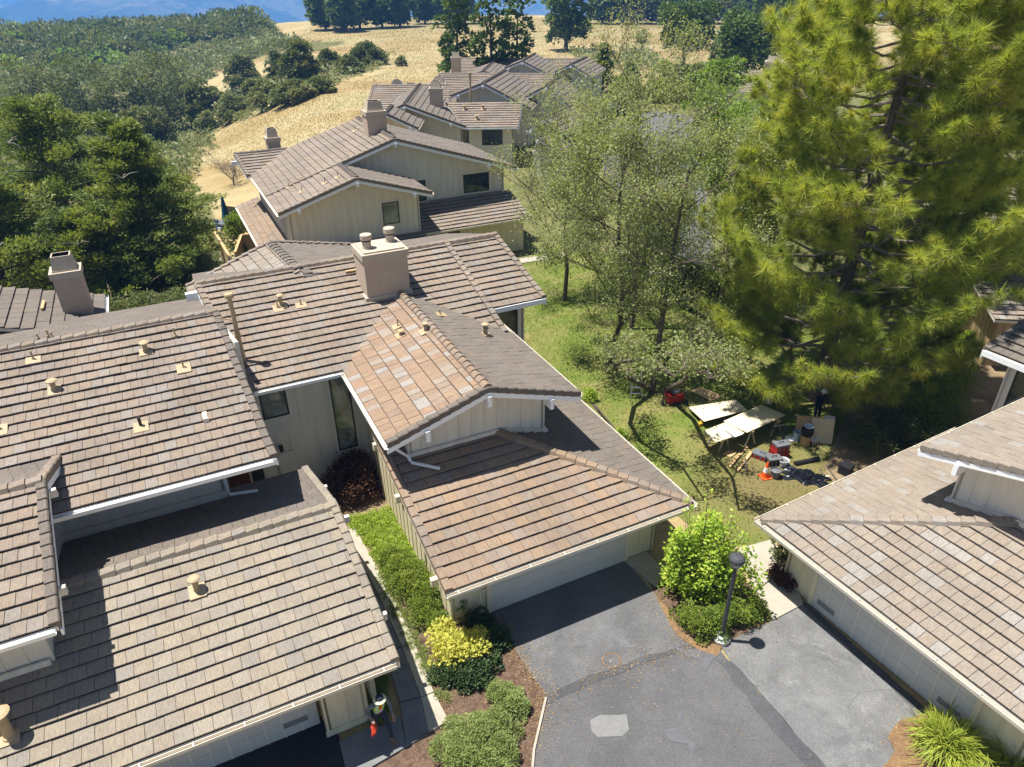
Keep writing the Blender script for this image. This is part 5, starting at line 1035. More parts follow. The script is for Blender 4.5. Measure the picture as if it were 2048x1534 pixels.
for x, y, w, h, lab in ((490, 178, 78, 54, 'round dark shrub alone in the dry grass, left of the tall one'), (560, 160, 56, 44, 'dark shrub beside the tallest hillside shrub'), (605, 165, 88, 66, 'tallest dark shrub on the dry hillside'), (660, 140, 60, 30, 'shrub right of the tallest one'), (735, 130, 80, 34, 'grey green shrub at the right end of the hillside thicket'), (700, 145, 60, 24, 'low shrub between the thicket and the grass'), (540, 215, 80, 40, 'pale low shrub below the round dark one'), (590, 205, 90, 34, 'low spreading sage shrub below the tallest shrub'), (470, 240, 80, 40, 'grey green shrub next to the oak group'), (430, 225, 70, 40, 'upper grey green shrub behind the narrow oak'), (515, 195, 60, 30, 'small shrub under the round dark one'), (640, 185, 60, 24, 'small shrub at the edge of the dry grass'), (803, 132, 26, 14, 'tiny shrub alone in the middle of the dry grass'), (420, 262, 60, 30, 'lowest shrub beside the oak group')):
    pxtree('shrub', x, y, w, h, 'oak' if y < 190 and w > 50 else 'scrub', lab, cat='shrub', group=SG, cr0=.02, shape='dome', leaf=.38, trunk=.06)
PG = 'pines along the hill crest'
for x, y, w, h, sh, lab in tuple((a[0], a[1], a[2]*1.35, a[3]*1.15)+tuple(a[4:]) for a in ((652, 60, 58, 62, 'round', 'leftmost pine of the crest clump'), (690, 64, 52, 72, 'round', 'light green pine in the left crest clump'), (720, 58, 56, 78, 'cone', 'dark pine in the middle of the left crest clump'), (765, 56, 62, 80, 'round', 'broad pine right of the dark one on the crest'), (800, 54, 50, 62, 'round', 'pale pine at the right side of the left crest clump'), (850, 30, 40, 30, 'round', 'small crest pine next to the pale house on the hill'), (895, 28, 44, 34, 'round', 'crest pine left of the tall slender pines'), (930, 26, 40, 40, 'round', 'crest pine behind the tall slender pines'), (1205, 28, 50, 26, 'round', 'low crest pine right of the lone dark pine'), (1245, 34, 66, 34, 'dome', 'wide low tree on the crest above the sapling'), (1300, 34, 70, 40, 'dome', 'grey green tree on the crest above the umbrella pine'), (1345, 40, 70, 44, 'dome', 'blue grey tree on the crest left of the gap'), (1425, 34, 70, 40, 'dome', 'windswept tree on the crest at the gap'), (1500, 40, 70, 46, 'round', 'dark crest tree right of the gap'), (1545, 76, 80, 76, 'round', 'big dark tree below the crest beside the pine'), (1590, 42, 80, 60, 'round', 'crest tree half behind the front pine'), (1640, 44, 70, 56, 'cone', 'pointed crest tree behind the front pine'), (1610, 110, 80, 60, 'round', 'dark bush below the crest beside the front pine'))):
    h += max(0, 48-y); y = max(y, 48)
    pxtree('pine_tree', x, y, w, h, 'farpine' if sh != 'dome' else 'oak', lab, group=PG, shape=sh, cr0=.12, leaf=1.0, trunk=.4)
for x, y, w, h, lab in ((918, 185, 84, 172, 'left tall slender pine behind the farthest roofs'), (985, 190, 78, 190, 'middle tall slender pine, tallest behind the farthest roofs'), (1035, 180, 72, 170, 'right tall slender pine behind the farthest roofs')):
    pxtree('pine_tree', x, y, w, h, 'umbpine', lab, group='tall slender pines', shape='column', cr0=.12, leaf=.5, trunk=.3, nc=44, gap=.75)
pxtree('pine_tree', 900, 160, 40, 70, 'umbpine', 'small bushy pine at the foot of the tall slender pines', shape='cone', cr0=.05, leaf=.45)
pxtree('pine_tree', 1132, 102, 108, 118, 'farpine', 'lone dark pine with a bare lower trunk on the dry hill', shape='column', cr0=.18, leaf=.7, trunk=.5, nc=36, gap=.85)
pxtree('sapling', 1283, 100, 34, 32, 'scrub', 'thin small tree alone in the dry grass left of the umbrella pine', cr0=.3, leaf=.35, gap=.4)
pxtree('umbrella_pine', 1365, 132, 118, 98, 'umbpine', 'umbrella pine with a short dark trunk on the dry hill', shape='umbrella', cr0=.3, leaf=.5, trunk=.45, nc=40)
pxtree('umbrella_pine', 1490, 152, 140, 92, 'umbpine', 'wider umbrella pine above the small pale roof', shape='umbrella', cr0=.2, leaf=.5, trunk=.45, nc=44)
for x, y, w, h, mt, sh, lab in ((1205, 185, 60, 80, 'cypress', 'cone', 'drooping grey green conifer right of the farthest gable'), (1258, 178, 46, 42, 'umbpine', 'dome', 'yellow green round bush behind the far court'), (1320, 205, 64, 66, 'birch', 'round', 'pale leafy tree at the far end of the court'), (1345, 178, 50, 34, 'scrub', 'dome', 'olive bush between the pale tree and the umbrella pine'), (1370, 200, 60, 56, 'oak', 'round', 'dark tree behind the far court'), (1420, 250, 110, 100, 'birch2', 'round', 'bright green round tree at the bend of the far court'), (1460, 215, 70, 80, 'birch2', 'round', 'leafy tree behind the bright green round one'), (1250, 225, 70, 60, 'birch', 'round', 'pale tree at the left side of the far court'), (1150, 205, 70, 56, 'birch', 'round', 'light leafy tree between the two right far gables'), (1195, 265, 60, 60, 'birch', 'round', 'leafy tree beside the low far garage'), (1440, 140, 60, 60, 'umbpine', 'round', 'small pine between the two umbrella pines'), (1400, 175, 60, 40, 'scrub', 'dome', 'brownish bush under the wide umbrella pine')):
    pxtree('garden_tree', x, y, w, h, mt, lab, group='trees and bushes around the far court', shape=sh, cr0=.08, leaf=.34)
airy(gnd(468, 372), 3, 'leafless grey shrub beside the patio fence', [(0, 0, 0), (0, .05, .3), (.05, .1, .6), (0, .1, .9)], 15, 'twig', .06, 2.6, 51, [], 900, .09, None, 'bare_shrub', 'shrub'); rs = np.random.RandomState(24); random.seed(24)

# shrubs and plants near the houses
def bush(name, clumps, mat, leaf, n, label, cat='shrub', asp=.6, flat=.85, up=.5, group=None, shell=.5, k=1.0, shoots=()):
    """clumps: (px, py, ground radius m, height m)"""
    cl = []; b0 = None
    for x, y, r, h in clumps:
        q = G(x, y, 0); b0 = b0 or q; m = max(6, int((13*h*r+8)/k**2))
        for i in range(m):
            t = (i+.5)/m; a = i*2.4; rr = r*.75*sqrt(random.random())*sqrt(max(.1, 1-(t*.92)**2)); cl.append((q.x+cos(a)*rr, q.y+sin(a)*rr, max(.08, h*t*.86), max(.13, k*(.55*min(r, h)+.25*r)*random.uniform(.38, .6))))
    for x, y, z0, z1, r in shoots:
        q = G(x, y, 0); cl += [(q.x+random.uniform(-.04, .04), q.y+random.uniform(-.04, .04), z0+(z1-z0)*i/9, r*(1.25-.6*i/9)) for i in range(10)]
    o = thing(name, b0, label, cat, group); tb = MB()
    for c in cl[::2]: tb.tube([b0+Vector((random.uniform(-.1, .1), random.uniform(-.1, .1), 0)), Vector(c[:3])], [.016, .006], 'bark', 4, False)
    tb.build('stem', o); Vv, idx = clumpleaves(cl, n, leaf, asp, up, shell, flat); cb = rs.rand(len(cl)); npmesh('foliage', Vv, 4, mat, np.clip(cb[idx]*.4+rs.rand(n)*.6, 0, 1), o); return o
bush('maple_shrub', [(690, 950, 1.0, 1.7), (720, 985, 1.0, 1.75), (690, 1000, .9, 1.5)], 'maple', .10, 11000, 'dark red laceleaf maple mound in the shade of the entry court')
bush('lemon_tree', [(1395, 1180, 1.15, 2.2), (1360, 1180, .9, 2.6), (1440, 1190, .95, 2.3), (1400, 1160, .9, 3.0), (1345, 1175, .4, 2.6)], 'lemon', .125, 9500, 'bright lime green citrus tree between the two driveways, behind the lamp post', 'tree', .62, k=.5, shell=.3, shoots=((1350, 1190, 2.0, 3.7, .15), (1385, 1185, 2.2, 4.1, .13), (1420, 1200, 2.0, 3.1, .16), (1460, 1215, 1.6, 2.9, .16), (1330, 1190, 1.5, 2.6, .18), (1480, 1215, 1.2, 2.3, .2), (1330, 1215, 1.0, 2.9, .16), (1500, 1230, .8, 1.9, .2), (1405, 1225, 1.2, 3.0, .2), (1440, 1180, 2.2, 3.2, .14)))

def shoots(px, h, mat, label):
    for i, (x, y) in enumerate(px): pass
bush('hedge', [(1395, 1265, .55, .75), (1430, 1255, .6, .8), (1470, 1245, .55, .75), (1505, 1235, .5, .7), (1370, 1245, .45, .7)], 'hedge', .065, 10000, 'low clipped hedge around the foot of the lamp post')
bush('hedge', [(805, 1160, .8, .75), (830, 1180, .8, .8), (785, 1130, .7, .6), (850, 1205, .65, .75)], 'hedge', .065, 17000, 'rounded green hedge beside the garage wall of the middle house')
bush('shrub', [(850, 1235, .65, .6), (875, 1255, .5, .55)], 'hedge', .055, 6000, 'small leaved green shrub between the hedge and the yellow shrub')
bush('yellow_shrub', [(905, 1320, .8, .9), (940, 1320, .7, .85), (890, 1290, .6, .9), (960, 1300, .5, .8)], 'yellowleaf', .10, 5200, 'yellow leaved shrub at the corner of the middle garage', k=.7)
bush('juniper', [(930, 1360, .8, .45), (965, 1340, .7, .4), (900, 1355, .6, .4), (990, 1290, .5, .6), (960, 1262, .5, .7)], 'juniper', .09, 8500, 'dark juniper spreading under the yellow shrub')
bush('pale_shrub', [(945, 1490, 1.0, .6), (985, 1470, .8, .55), (920, 1530, 1.0, .6), (990, 1530, .8, .5), (960, 1600, 1.0, .5)], 'sage', .055, 30000, 'wide pale green shrub in the bark mulch at the bottom')
bush('pale_shrub', [(1020, 1410, .6, .4), (1000, 1395, .5, .35), (1040, 1425, .4, .3)], 'sage', .055, 9000, 'small pale green shrub in the mulch above the wide one')
bush('climber', [(905, 1195, .35, 1.5), (880, 1180, .3, 1.2), (925, 1235, .3, 1.0)], 'hedge', .08, 3500, 'dark climbing shrub at the gable corner of the middle garage')
bush('shrub', [(1560, 1120, .45, 1.5)], 'oak', .07, 3500, 'small dark tree in a gap between the concrete path and the right garage'); bush('shrub', [(1550, 1155, .35, .5), (1570, 1175, .35, .5)], 'maple', .07, 2200, 'reddish low shrub beside the concrete path')
bush('shrub', [(1860, 800, 1.6, 1.5), (1900, 770, 1.4, 1.3), (1820, 860, 1.6, 1.5), (1880, 850, 1.3, 1.2)], 'hedge', .10, 15000, 'broad green shrub in the bed right of the pine'); bush('shrub', [(1890, 720, .9, .8), (1930, 700, .8, .9)], 'lemon', .10, 5000, 'yellow green shrub below the white balustrade')
bush('shrub', [(1780, 880, 1.4, 1.3), (1740, 900, 1.2, 1.0), (1850, 905, 1.1, 1.0)], 'oak', .10, 9000, 'dark shaded shrub under the pine boughs')
bush('shrub', [(395, 545, 1.4, 1.7), (410, 560, 1.0, 1.3)], 'oak', .11, 8000, 'rounded dark green shrub outside the patio fence'); bush('shrub', [(472, 478, .9, 1.9), (480, 470, .6, 2.0)], 'hedge', .11, 6000, 'glossy green bush inside the patio fence')
bush('shrub', [(505, 500, .6, .7), (490, 510, .5, .6)], 'birch2', .11, 2000, 'small rose bush below the patio partition'); bush('shrub', [(1180, 800, .4, .6), (1240, 880, .35, .5), (1300, 950, .35, .5)], 'lemon', .09, 1800, 'thin bright shoots along the right eave of the middle garage')
bush('shrub', [(640, 640, 2.4, 1.9)], 'oak', .13, 1, 'shrub') if False else None
bush('hedge', [(300, 650, 2.2, 1.6), (360, 640, 2.0, 1.6), (240, 660, 2.0, 1.4), (420, 640, 1.2, 1.4)], 'oak', .13, 12000, 'dark shaded hedge behind the main roof of the left house')
# ground cover strip
cl = []
for i in range(420):
    t = random.random(); a = G(694+t*104, 1040+t*140, 0); b = G(785+t*62, 1018+t*125, 0); q = a.lerp(b, random.random()); cl.append((q.x, q.y, .05, random.uniform(.1, .17)))
Vv, idx = clumpleaves(cl, 26000, .055, .8, .8, .5, .8); o = npmesh('ground_cover', Vv, 4, 'cover', rs.rand(26000)); tag(o, kind='stuff')
cl = []
for i in range(120):
    q = G(random.uniform(742, 775), random.uniform(1352, 1445), 0); cl.append((q.x, q.y, .03, random.uniform(.07, .12)))
Vv, idx = clumpleaves(cl, 5000, .05, .5, 1.0, .5, .8); tag(npmesh('ground_cover', Vv, 4, 'hedge', rs.rand(5000)), kind='stuff')
cl = []
for i in range(160):
    t = random.random(); q = G(770+t*120+random.uniform(-14, 16), 1180+t*225, 0); cl.append((q.x, q.y, .03, random.uniform(.06, .11)))
Vv, idx = clumpleaves(cl, 6000, .05, .5, 1.0, .5, .8); tag(npmesh('ground_cover', Vv, 4, 'sage', rs.rand(6000)), kind='stuff')
def strap(x, y, n, L, label):
    q = G(x, y, 0); o = thing('grass_clump', q, label, 'plant'); C = np.array(q)+np.c_[rs.normal(size=(n, 2))*.16*L, np.zeros(n)]; az = rs.uniform(0, 6.28, n); out = rs.uniform(.25, 1, n); ln = L*rs.uniform(.7, 1.2, n); V = []
    d = np.c_[np.cos(az)*out, np.sin(az)*out, np.ones(n)*.9]; d /= np.linalg.norm(d, axis=1, keepdims=True); s = np.c_[-np.sin(az), np.cos(az), np.zeros(n)]*.011
    p1 = C+d*(ln*.55)[:, None]; d2 = d.copy(); d2[:, 2] -= .75*out+.15; p2 = p1+d2*(ln*.35)[:, None]; d3 = d2.copy(); d3[:, 2] -= .6*out; p3 = p2+d3*(ln*.3)[:, None]
    Q = np.concatenate([np.stack([C-s, C+s, p1+s, p1-s], 1), np.stack([p1-s, p1+s, p2+s, p2-s], 1), np.stack([p2-s, p2+s, p3+s*.2, p3-s*.2], 1)]).reshape(-1, 3); r = rs.rand(n)
    npmesh('foliage', Q, 4, 'strap', np.concatenate([r, r, r]), o); return o
strap(1890, 1500, 1100, 1.0, 'large arching yellow green grass clump at the corner of the right driveway'); strap(2020, 1535, 300, .9, 'grass clump cut off by the right edge below the large one'); strap(1955, 1600, 500, .9, 'grass clump below the large one at the bottom edge')

n = 5200; C = []
EDG = [((1040, 1315), (1092, 1392)), ((1092, 1392), (1068, 1500)), ((1310, 1190), (1390, 1295)), ((1390, 1295), (1545, 1242)), ((1790, 1500), (1880, 1440)), ((985, 1225), (1040, 1315)), ((1150, 1365), (1385, 1292)), ((862, 1385), (895, 1445))]
for i in range(n):
    a, b_ = random.choice(EDG); q = G(a[0], a[1], .03).lerp(G(b_[0], b_[1], .03), random.random()); sp = abs(random.gauss(0, .45)) if i % 4 else abs(random.gauss(0, 2.2)); t = random.uniform(0, 6.28); C.append((q.x+cos(t)*sp, q.y+sin(t)*sp, .03))
C = np.array(C); D = np.c_[rs.normal(size=(n, 2)), rs.normal(size=n)*.12]; tag(npmesh('fallen_leaves', leafquads(C, D, rs.uniform(.025, .065, n), rs.uniform(.012, .03, n), 0), 4, 'litterleaf', rs.rand(n)), kind='stuff')
# uncountable cover: lawn blades, dry grass, scrub, the wooded ridge
LP = [(1330, 1010), (1160, 800), (960, 610), (1000, 540), (1038, 520), (1135, 505), (1300, 500), (1500, 560), (1800, 640), (1900, 720), (1850, 880), (1720, 950), (1600, 1030), (1530, 1090), (1420, 1090)]
LW = [G(x, y, 0) for x, y in LP]; n = 150000; XY = np.c_[rs.uniform(-3, 24, n), rs.uniform(16, 50, n)]; k = inpoly(XY[:, 0], XY[:, 1], [(p.x, p.y) for p in LW]); XY = XY[k]; XY = XY[(np.hypot(XY[:, 0]-10.2, XY[:, 1]-21.5) > 5.5) | (rs.rand(len(XY)) < .25)][:70000]; n = len(XY)
C = np.c_[XY, np.zeros(n)]; D = np.c_[rs.normal(size=(n, 2))*.55, np.ones(n)]; D /= np.linalg.norm(D, axis=1, keepdims=True); L = rs.uniform(.06, .13, n)[:, None]; s = np.c_[rs.normal(size=(n, 2)), np.zeros(n)]; s = s/np.linalg.norm(s, axis=1, keepdims=True)*.014
pt = .5+.5*np.sin(XY[:, 0]*.9+1.3*np.sin(XY[:, 1]*.7))*np.sin(XY[:, 1]*.8+XY[:, 0]*.3); tag(npmesh('lawn_blades', np.stack([C-s, C+s, C+D*L], 1).reshape(-1, 3), 3, 'lawnblade', np.clip(pt*.6+rs.rand(n)*.5-.1, 0, 1)), kind='stuff')
n = 260000; az = np.radians(rs.uniform(-36, 30, n)); r = np.exp(rs.uniform(np.log(48), np.log(345), n)); X = r*np.sin(az); Y = r*np.cos(az); Z = height(X, Y); d = np.c_[X, Y, Z-CH]; fz = d@np.array(FW); sx = 1024+FPX*(d@np.array(R2))/fz; sy = 767-FPX*(d@np.array(U2))/fz
GP = [(340, 330), (400, 262), (560, 215), (780, 140), (770, 95), (600, 110), (470, 132), (400, 150), (560, 78), (640, 50), (900, 30), (1080, 36), (1480, 36), (1480, 60), (1430, 110), (1330, 150), (1180, 160), (1000, 130), (880, 190), (740, 240), (640, 280), (560, 320), (470, 345)]
k = inpoly(sx, sy, GP); X, Y, Z, r = X[k], Y[k], Z[k], r[k]; n = len(X); C = np.c_[X, Y, Z-.02]; D = np.c_[rs.normal(size=(n, 2))*.4+np.array([.25, -.1]), np.ones(n)]; D /= np.linalg.norm(D, axis=1, keepdims=True); L = (.10+.16*rs.rand(n))*(.8+r/300); s = np.c_[rs.normal(size=(n, 2)), np.zeros(n)]; s = s/np.linalg.norm(s, axis=1, keepdims=True)*(.013+r*.0003)[:, None]
pt = .5+.5*np.sin(X*.11+2*np.sin(Y*.05))*np.sin(Y*.06+X*.03); tag(npmesh('dry_grass', np.stack([C-s, C+s, C+D*L[:, None]], 1).reshape(-1, 3), 3, 'goldgrass', np.clip(pt*.45+rs.rand(n)*.15+.2, 0, 1)), kind='stuff')
def cover(name, P, rmin, rmax, count, size, leaf, per, mat, azr=(-40, 5), flat=.8):
    n = count*6; az = np.radians(rs.uniform(*azr, n)); r = np.exp(rs.uniform(np.log(rmin), np.log(rmax), n)); X = r*np.sin(az); Y = r*np.cos(az); Z = height(X, Y); d = np.c_[X, Y, Z-CH]; fz = d@np.array(FW); sx = 1024+FPX*(d@np.array(R2))/fz; sy = 767-FPX*(d@np.array(U2))/fz
    k = inpoly(sx, sy, P); X, Y, Z, r = X[k][:count], Y[k][:count], Z[k][:count], r[k][:count]; sz = size*np.clip(rs.lognormal(0, .45, len(X)), .35, 2.4); cl = np.c_[X, Y, Z+sz*.25, sz]; n = len(X)*per; w = np.ones(len(X)); idx = np.repeat(np.arange(len(X)), per); c = cl[idx]; dd = runit(n); dd[:, 2] = np.abs(dd[:, 2])*1.0-.1
    P_ = c[:, :3]+dd*(c[:, 3]*(.7+.3*rs.rand(n)))[:, None]*np.array([1, 1, flat]); ls = leaf*(c[:, 3]/size)**.5*rs.uniform(.7, 1.3, n); cb = rs.rand(len(X))
    tag(npmesh(name, leafquads(P_, dd+runit(n)*.7, ls, ls*.7), 4, mat, np.clip(cb[idx]*.65+rs.rand(n)*.35, 0, 1)), kind='stuff')
cover('wooded_ridge', [(-120, 28), (80, 42), (260, 34), (350, 30), (480, 46), (535, 62), (530, 75), (350, 88), (300, 108), (180, 132), (60, 142), (0, 142), (-120, 150)], 120, 480, 1500, 3.2, .85, 190, 'oak', (-40, -14), .85)
cover('wooded_ridge', [(-120, 30), (80, 44), (260, 36), (350, 32), (480, 48), (530, 75), (350, 100), (180, 150), (60, 160), (-120, 170)], 120, 470, 300, 2.8, .75, 150, 'birch2', (-40, -14), .8)
cover('scrub', [(-120, 140), (60, 138), (300, 104), (380, 85), (540, 70), (600, 90), (480, 125), (330, 215), (260, 180), (0, 215), (-120, 230)], 80, 360, 1500, 1.5, .6, 60, 'scrub', (-40, -12), .7)
cover('scrub', [(320, 215), (440, 190), (600, 130), (780, 100), (775, 130), (620, 195), (480, 245), (380, 268), (330, 300)], 80, 220, 520, 1.0, .4, 40, 'scrub', (-40, 0), .7)
cover('scrub', [(280, 235), (440, 230), (430, 300), (380, 345), (370, 400), (330, 440), (200, 430), (180, 300)], 50, 140, 420, .9, .3, 60, 'scrub', (-45, -8), .7)
cover('scrub', [(0, 500), (430, 480), (430, 640), (200, 700), (0, 700)], 28, 85, 520, 1.0, .25, 60, 'oak', (-50, -10), .7)
cover('scrub', [(1130, 100), (1300, 95), (1330, 135), (1180, 150)], 120, 240, 90, 1.0, .5, 30, 'scrub', (0, 20), .6)
# ---------------------------------------------------------------- lamp post
q = G(1442, 1280, 0); lp = thing('lamp_post', q, 'dark metal lamp post with a flat round head at the corner of the two driveways', 'lamp post')
b = MB(); b.lathe(q, [(.26, 0), (.26, .13), (.17, .15), (.17, .22), (.12, .24), (0, .24)], 'steel', 20); b.build('base', lp, False)
b = MB(); b.lathe(q, [(.065, .22), (.055, 2.86), (.075, 2.87), (.075, 2.93), (0, 2.93)], 'lamp', 14); b.build('pole', lp)
b = MB(); b.lathe(q, [(.06, 2.93), (.155, 3.0), (.165, 3.13)], 'lens', 24); b.lathe(q, [(.165, 3.13), (.212, 3.135), (.22, 3.18), (.205, 3.26), (.155, 3.31), (.06, 3.33), (0, 3.332)], 'lamp', 28); b.lathe(q, [(.0, 2.95), (.15, 3.0)], 'frame', 16); b.build('lamp_head', lp)

# ---------------------------------------------------------------- work area on the lawn
def sawhorse(x, y, rz, h=.78, l=1.0):
    q = G(x, y, 0); o = thing('sawhorse', q, '', 'sawhorse', 'sawhorses under the plywood'); b = MB(); d = Vector((cos(rz), sin(rz), 0)); s = Vector((-sin(rz), cos(rz), 0)); b.bar(q-d*l/2+Vector((0, 0, h)), q+d*l/2+Vector((0, 0, h)), .09, .09, 'lumber'); b.build('beam', o)
    for a in (-1, 1):
        for c in (-1, 1):
            g = MB(); g.bar(q+d*a*l*.42+s*c*.3, q+d*a*l*.36+s*c*.05+Vector((0, 0, h-.06)), .05, .05, 'steel', tuple(d)); g.build('leg', o)
    return o
for i, (x, y, lab) in enumerate(((1488, 884, 'sawhorse under the near corner of the upper plywood sheet'), (1540, 862, 'sawhorse under the right end of the upper plywood sheet'), (1437, 893, 'sawhorse under the lowest plywood sheet'))):
    o = sawhorse(x, y, radians(115), .77, .8); tag(o, lab)
def board(name, pts, z, mat, label, cat='board', t=.018, dz=None):
    b = MB(); P = [G(x, y, z if not dz else z+dz[i]) for i, (x, y) in enumerate(pts)]; b.prism(P, t, mat); c = sum(P, Vector())/len(P); return solo(b, name, (c.x, c.y, c.z-t), label, cat)
board('plywood_sheet', [(1447, 842), (1523, 809), (1571, 830), (1494, 865)], .83, 'ply', 'large pale plywood sheet raised on sawhorses, topmost on the lawn', 'plywood')
board('plywood_sheet', [(1406, 862), (1452, 844), (1489, 866), (1432, 884)], .80, 'ply', 'smaller pale plywood sheet sticking out below the raised large one', 'plywood')
board('plywood_sheet', [(1377, 814), (1472, 799), (1494, 820), (1408, 843)], .55, 'ply', 'pale plywood sheet tilted low on the grass left of the raised one', 'plywood', .018, (-.3, 0, .1, -.2))
board('strand_board_sheet', [(1382, 782), (1402, 773), (1444, 791), (1423, 802)], .06, 'osb', 'brown strand board sheet lying in dappled shade below the birch', 'plywood')
board('board', [(1449, 858), (1456, 854), (1486, 868), (1470, 874)], .88, 'whitep', 'short white board on the corner of the plywood', 'board')
for pts, lab in (([(1473, 940), (1477, 942), (1505, 905), (1500, 902)], 'long new plank in the timber heap'), ([(1458, 932), (1461, 934), (1497, 893), (1494, 891)], 'thin lath leaning out of the timber heap towards the table'), ([(1460, 925), (1465, 929), (1482, 908), (1478, 905)], 'short lath in the middle of the timber heap'), ([(1446, 908), (1458, 899), (1474, 904), (1462, 914)], 'pale square offcut at the left of the timber heap'), ([(1489, 916), (1493, 917), (1495, 946), (1491, 945)], 'dark narrow stick right of the timber heap')):
    board('plank', pts, random.uniform(.05, .12), 'lumber' if 'dark' not in lab else 'bark', lab, 'timber', .04)
def bucket(x, y, r, h, mat, label, rim='steel', fill=None, cat='bucket'):
    q = G(x, y, 0); o = thing('bucket', q, label, cat); b = MB(); b.lathe(q, [(0, .003), (r*.86, .003), (r, h), (r*1.06, h), (r*1.06, h-.03), (r*1.0, h-.03)], mat, 20); b.lathe(q, [(r*.97, h), (r*.86, .05), (0, .05)], mat, 20)
    if fill: b.lathe(q, [(r*.93, h*.8), (0, h*.86)], fill, 16)
    b.build('body', o); m = MB(); m.tube([q+Vector((cos(a)*r*1.05, sin(a)*r*.35-.02, h-.02-abs(sin(a))*.12)) for a in np.linspace(0, pi, 9)], .006, rim, 5); m.build('handle', o); return o
bucket(1536, 806, .17, .38, 'whitep', 'white bucket standing beyond the raised plywood sheet'); bucket(1592, 880, .17, .42, 'bluep', 'pale blue bucket beside the leaning boards'); bucket(1566, 930, .2, .26, 'whitep', 'low white tub full of tools near the black tool case', fill='steel'); bucket(1549, 954, .2, .34, 'greyp', 'grey bucket of tools right of the traffic cone', fill='steel')
b = MB(); q = G(1580, 878, 0); b.lathe(q, [(.21, 0), (.21, .03), (.19, .035), (0, .03)], 'whitep', 20); solo(b, 'round_cover', q, 'round white bucket lid on the grass left of the pale blue bucket', 'lid')
q = G(1530, 954, 0); o = thing('traffic_cone', q, 'orange traffic cone with a white band on the lawn', 'traffic cone'); b = MB(); b.box(q+Vector((0, 0, .02)), (.4, .4, .04), 'orange', .3); b.build('base', o); b = MB(); b.lathe(q, [(.15, .04), (.115, .26, 'orange'), (.113, .261, 'whitep'), (.075, .47, 'whitep'), (.073, .471, 'orange'), (.03, .71, 'orange'), (0, .71)], 'orange', 24)
b.build('cone', o)
def case(x, y, sz, rz, mat, label, lidm=None, name='toolbox', z=0, handle=True):
    q = G(x, y, 0)+Vector((0, 0, z)); o = thing(name, q, label, 'toolbox'); b = MB(); b.box(q+Vector((0, 0, sz[2]*.38)), (sz[0], sz[1], sz[2]*.76), mat, rz)
    for k in (-.32, 0, .32): b.box(q+Matrix.Rotation(rz, 3, 'Z') @ Vector((sz[0]*k, -sz[1]*.51, 0))+Vector((0, 0, sz[2]*.4)), (.05, .03, sz[2]*.6), lidm or mat, rz)
    b.build('body', o); l = MB(); l.box(q+Vector((0, 0, sz[2]*.88)), (sz[0]*1.03, sz[1]*1.03, sz[2]*.23), lidm or mat, rz); l.build('lid', o)
    if handle: h = MB(); R_ = Matrix.Rotation(rz, 3, 'Z'); h.tube([q+R_ @ Vector(p)+Vector((0, 0, sz[2])) for p in ((-.12, 0, 0), (-.1, 0, .06), (.1, 0, .06), (.12, 0, 0))], .014, 'black', 6); h.build('handle', o)
    return o
case(1557, 912, (.62, .45, .34), radians(15), 'red', 'lower red tool chest of the stack, with a tall black trolley handle behind it', 'red', handle=False); o = case(1557, 912, (.58, .42, .3), radians(15), 'red', 'upper red tool chest with a black top tray, on the lower one', 'greyp', z=.35)
hb = MB(); q = G(1557, 912, 0); R_ = Matrix.Rotation(radians(15), 3, 'Z'); P = [q+R_ @ Vector(p) for p in ((-.26, .28, 0), (-.26, .28, 1.3), (.26, .28, 1.3), (.26, .28, 0))]; hb.tube(P, .032, 'black', 8); solo(hb, 'trolley_frame', q, 'tall black trolley frame behind the red tool chests', 'hand truck')
case(1524, 916, (.75, .4, .22), radians(-38), 'red', 'flat red toolbox with a grey lid, left of the black tool case', 'greyp'); case(1546, 927, (.55, .38, .32), radians(10), 'black', 'black tool case with a grey lid beside the low white tub', 'greyp'); case(1690, 945, (.5, .4, .4), radians(40), 'black', 'black crate with a pale panel in front of the right garage roof', 'black', 'crate', handle=False); case(1627, 886, (.36, .2, .2), radians(15), 'red', 'small red and white box at the foot of the leaning boards', 'whitep', 'box', handle=False)
# leaning boards, padded post, tarp, roll
def lean(px, y0, h, tilt, w, rz, mat, label):
    q = G(px, y0, 0); b = MB(); b.box(q+Vector((0, sin(tilt)*h/2, cos(tilt)*h/2)), (w, .02, h), mat, rz, (-tilt, 0)); return solo(b, 'plywood_sheet', q, label, 'plywood')
lean(1612, 878, 1.0, .3, .9, radians(-8), 'lumber', 'bare board leaning behind the pale blue bucket'); lean(1642, 886, 1.05, .33, .9, radians(-10), 'ply', 'bare board leaning right of the wooden post, below the kneeling worker'); lean(1655, 868, .8, .3, .4, radians(-25), 'whitep', 'narrow white board leaning at the right end of the leaning boards')
q = G(1609, 888, 0); o = thing('post', q, 'round wooden post with a black tool pouch and pale blue bowl on top', 'post'); b = MB(); b.lathe(q, [(.2, 0), (.19, .75), (0, .75)], 'lumber', 16); b.build('stump', o); b = MB(); b.lathe(q, [(.22, .45), (.25, .55), (.235, .78), (.2, .8), (0, .8)], 'black', 12); b.build('tool_pouch', o); b = MB(); b.lathe(q+Vector((0, 0, .8)), [(.1, 0), (.2, .1), (.21, .1), (.2, .09), (.1, .015), (0, .015)], 'bluep', 18); b.build('bowl', o)
b = MB(); q = G(1612, 955, 0); n = 22
Hh = [[.03+.30*random.random()*max(0, 1-((i-n/2)/(n/2))**2)*max(0, 1-((j-n/2)/(n/2))**2) for j in range(n)] for i in range(n)]; rt = Matrix.Rotation(-.5, 3, 'Z')
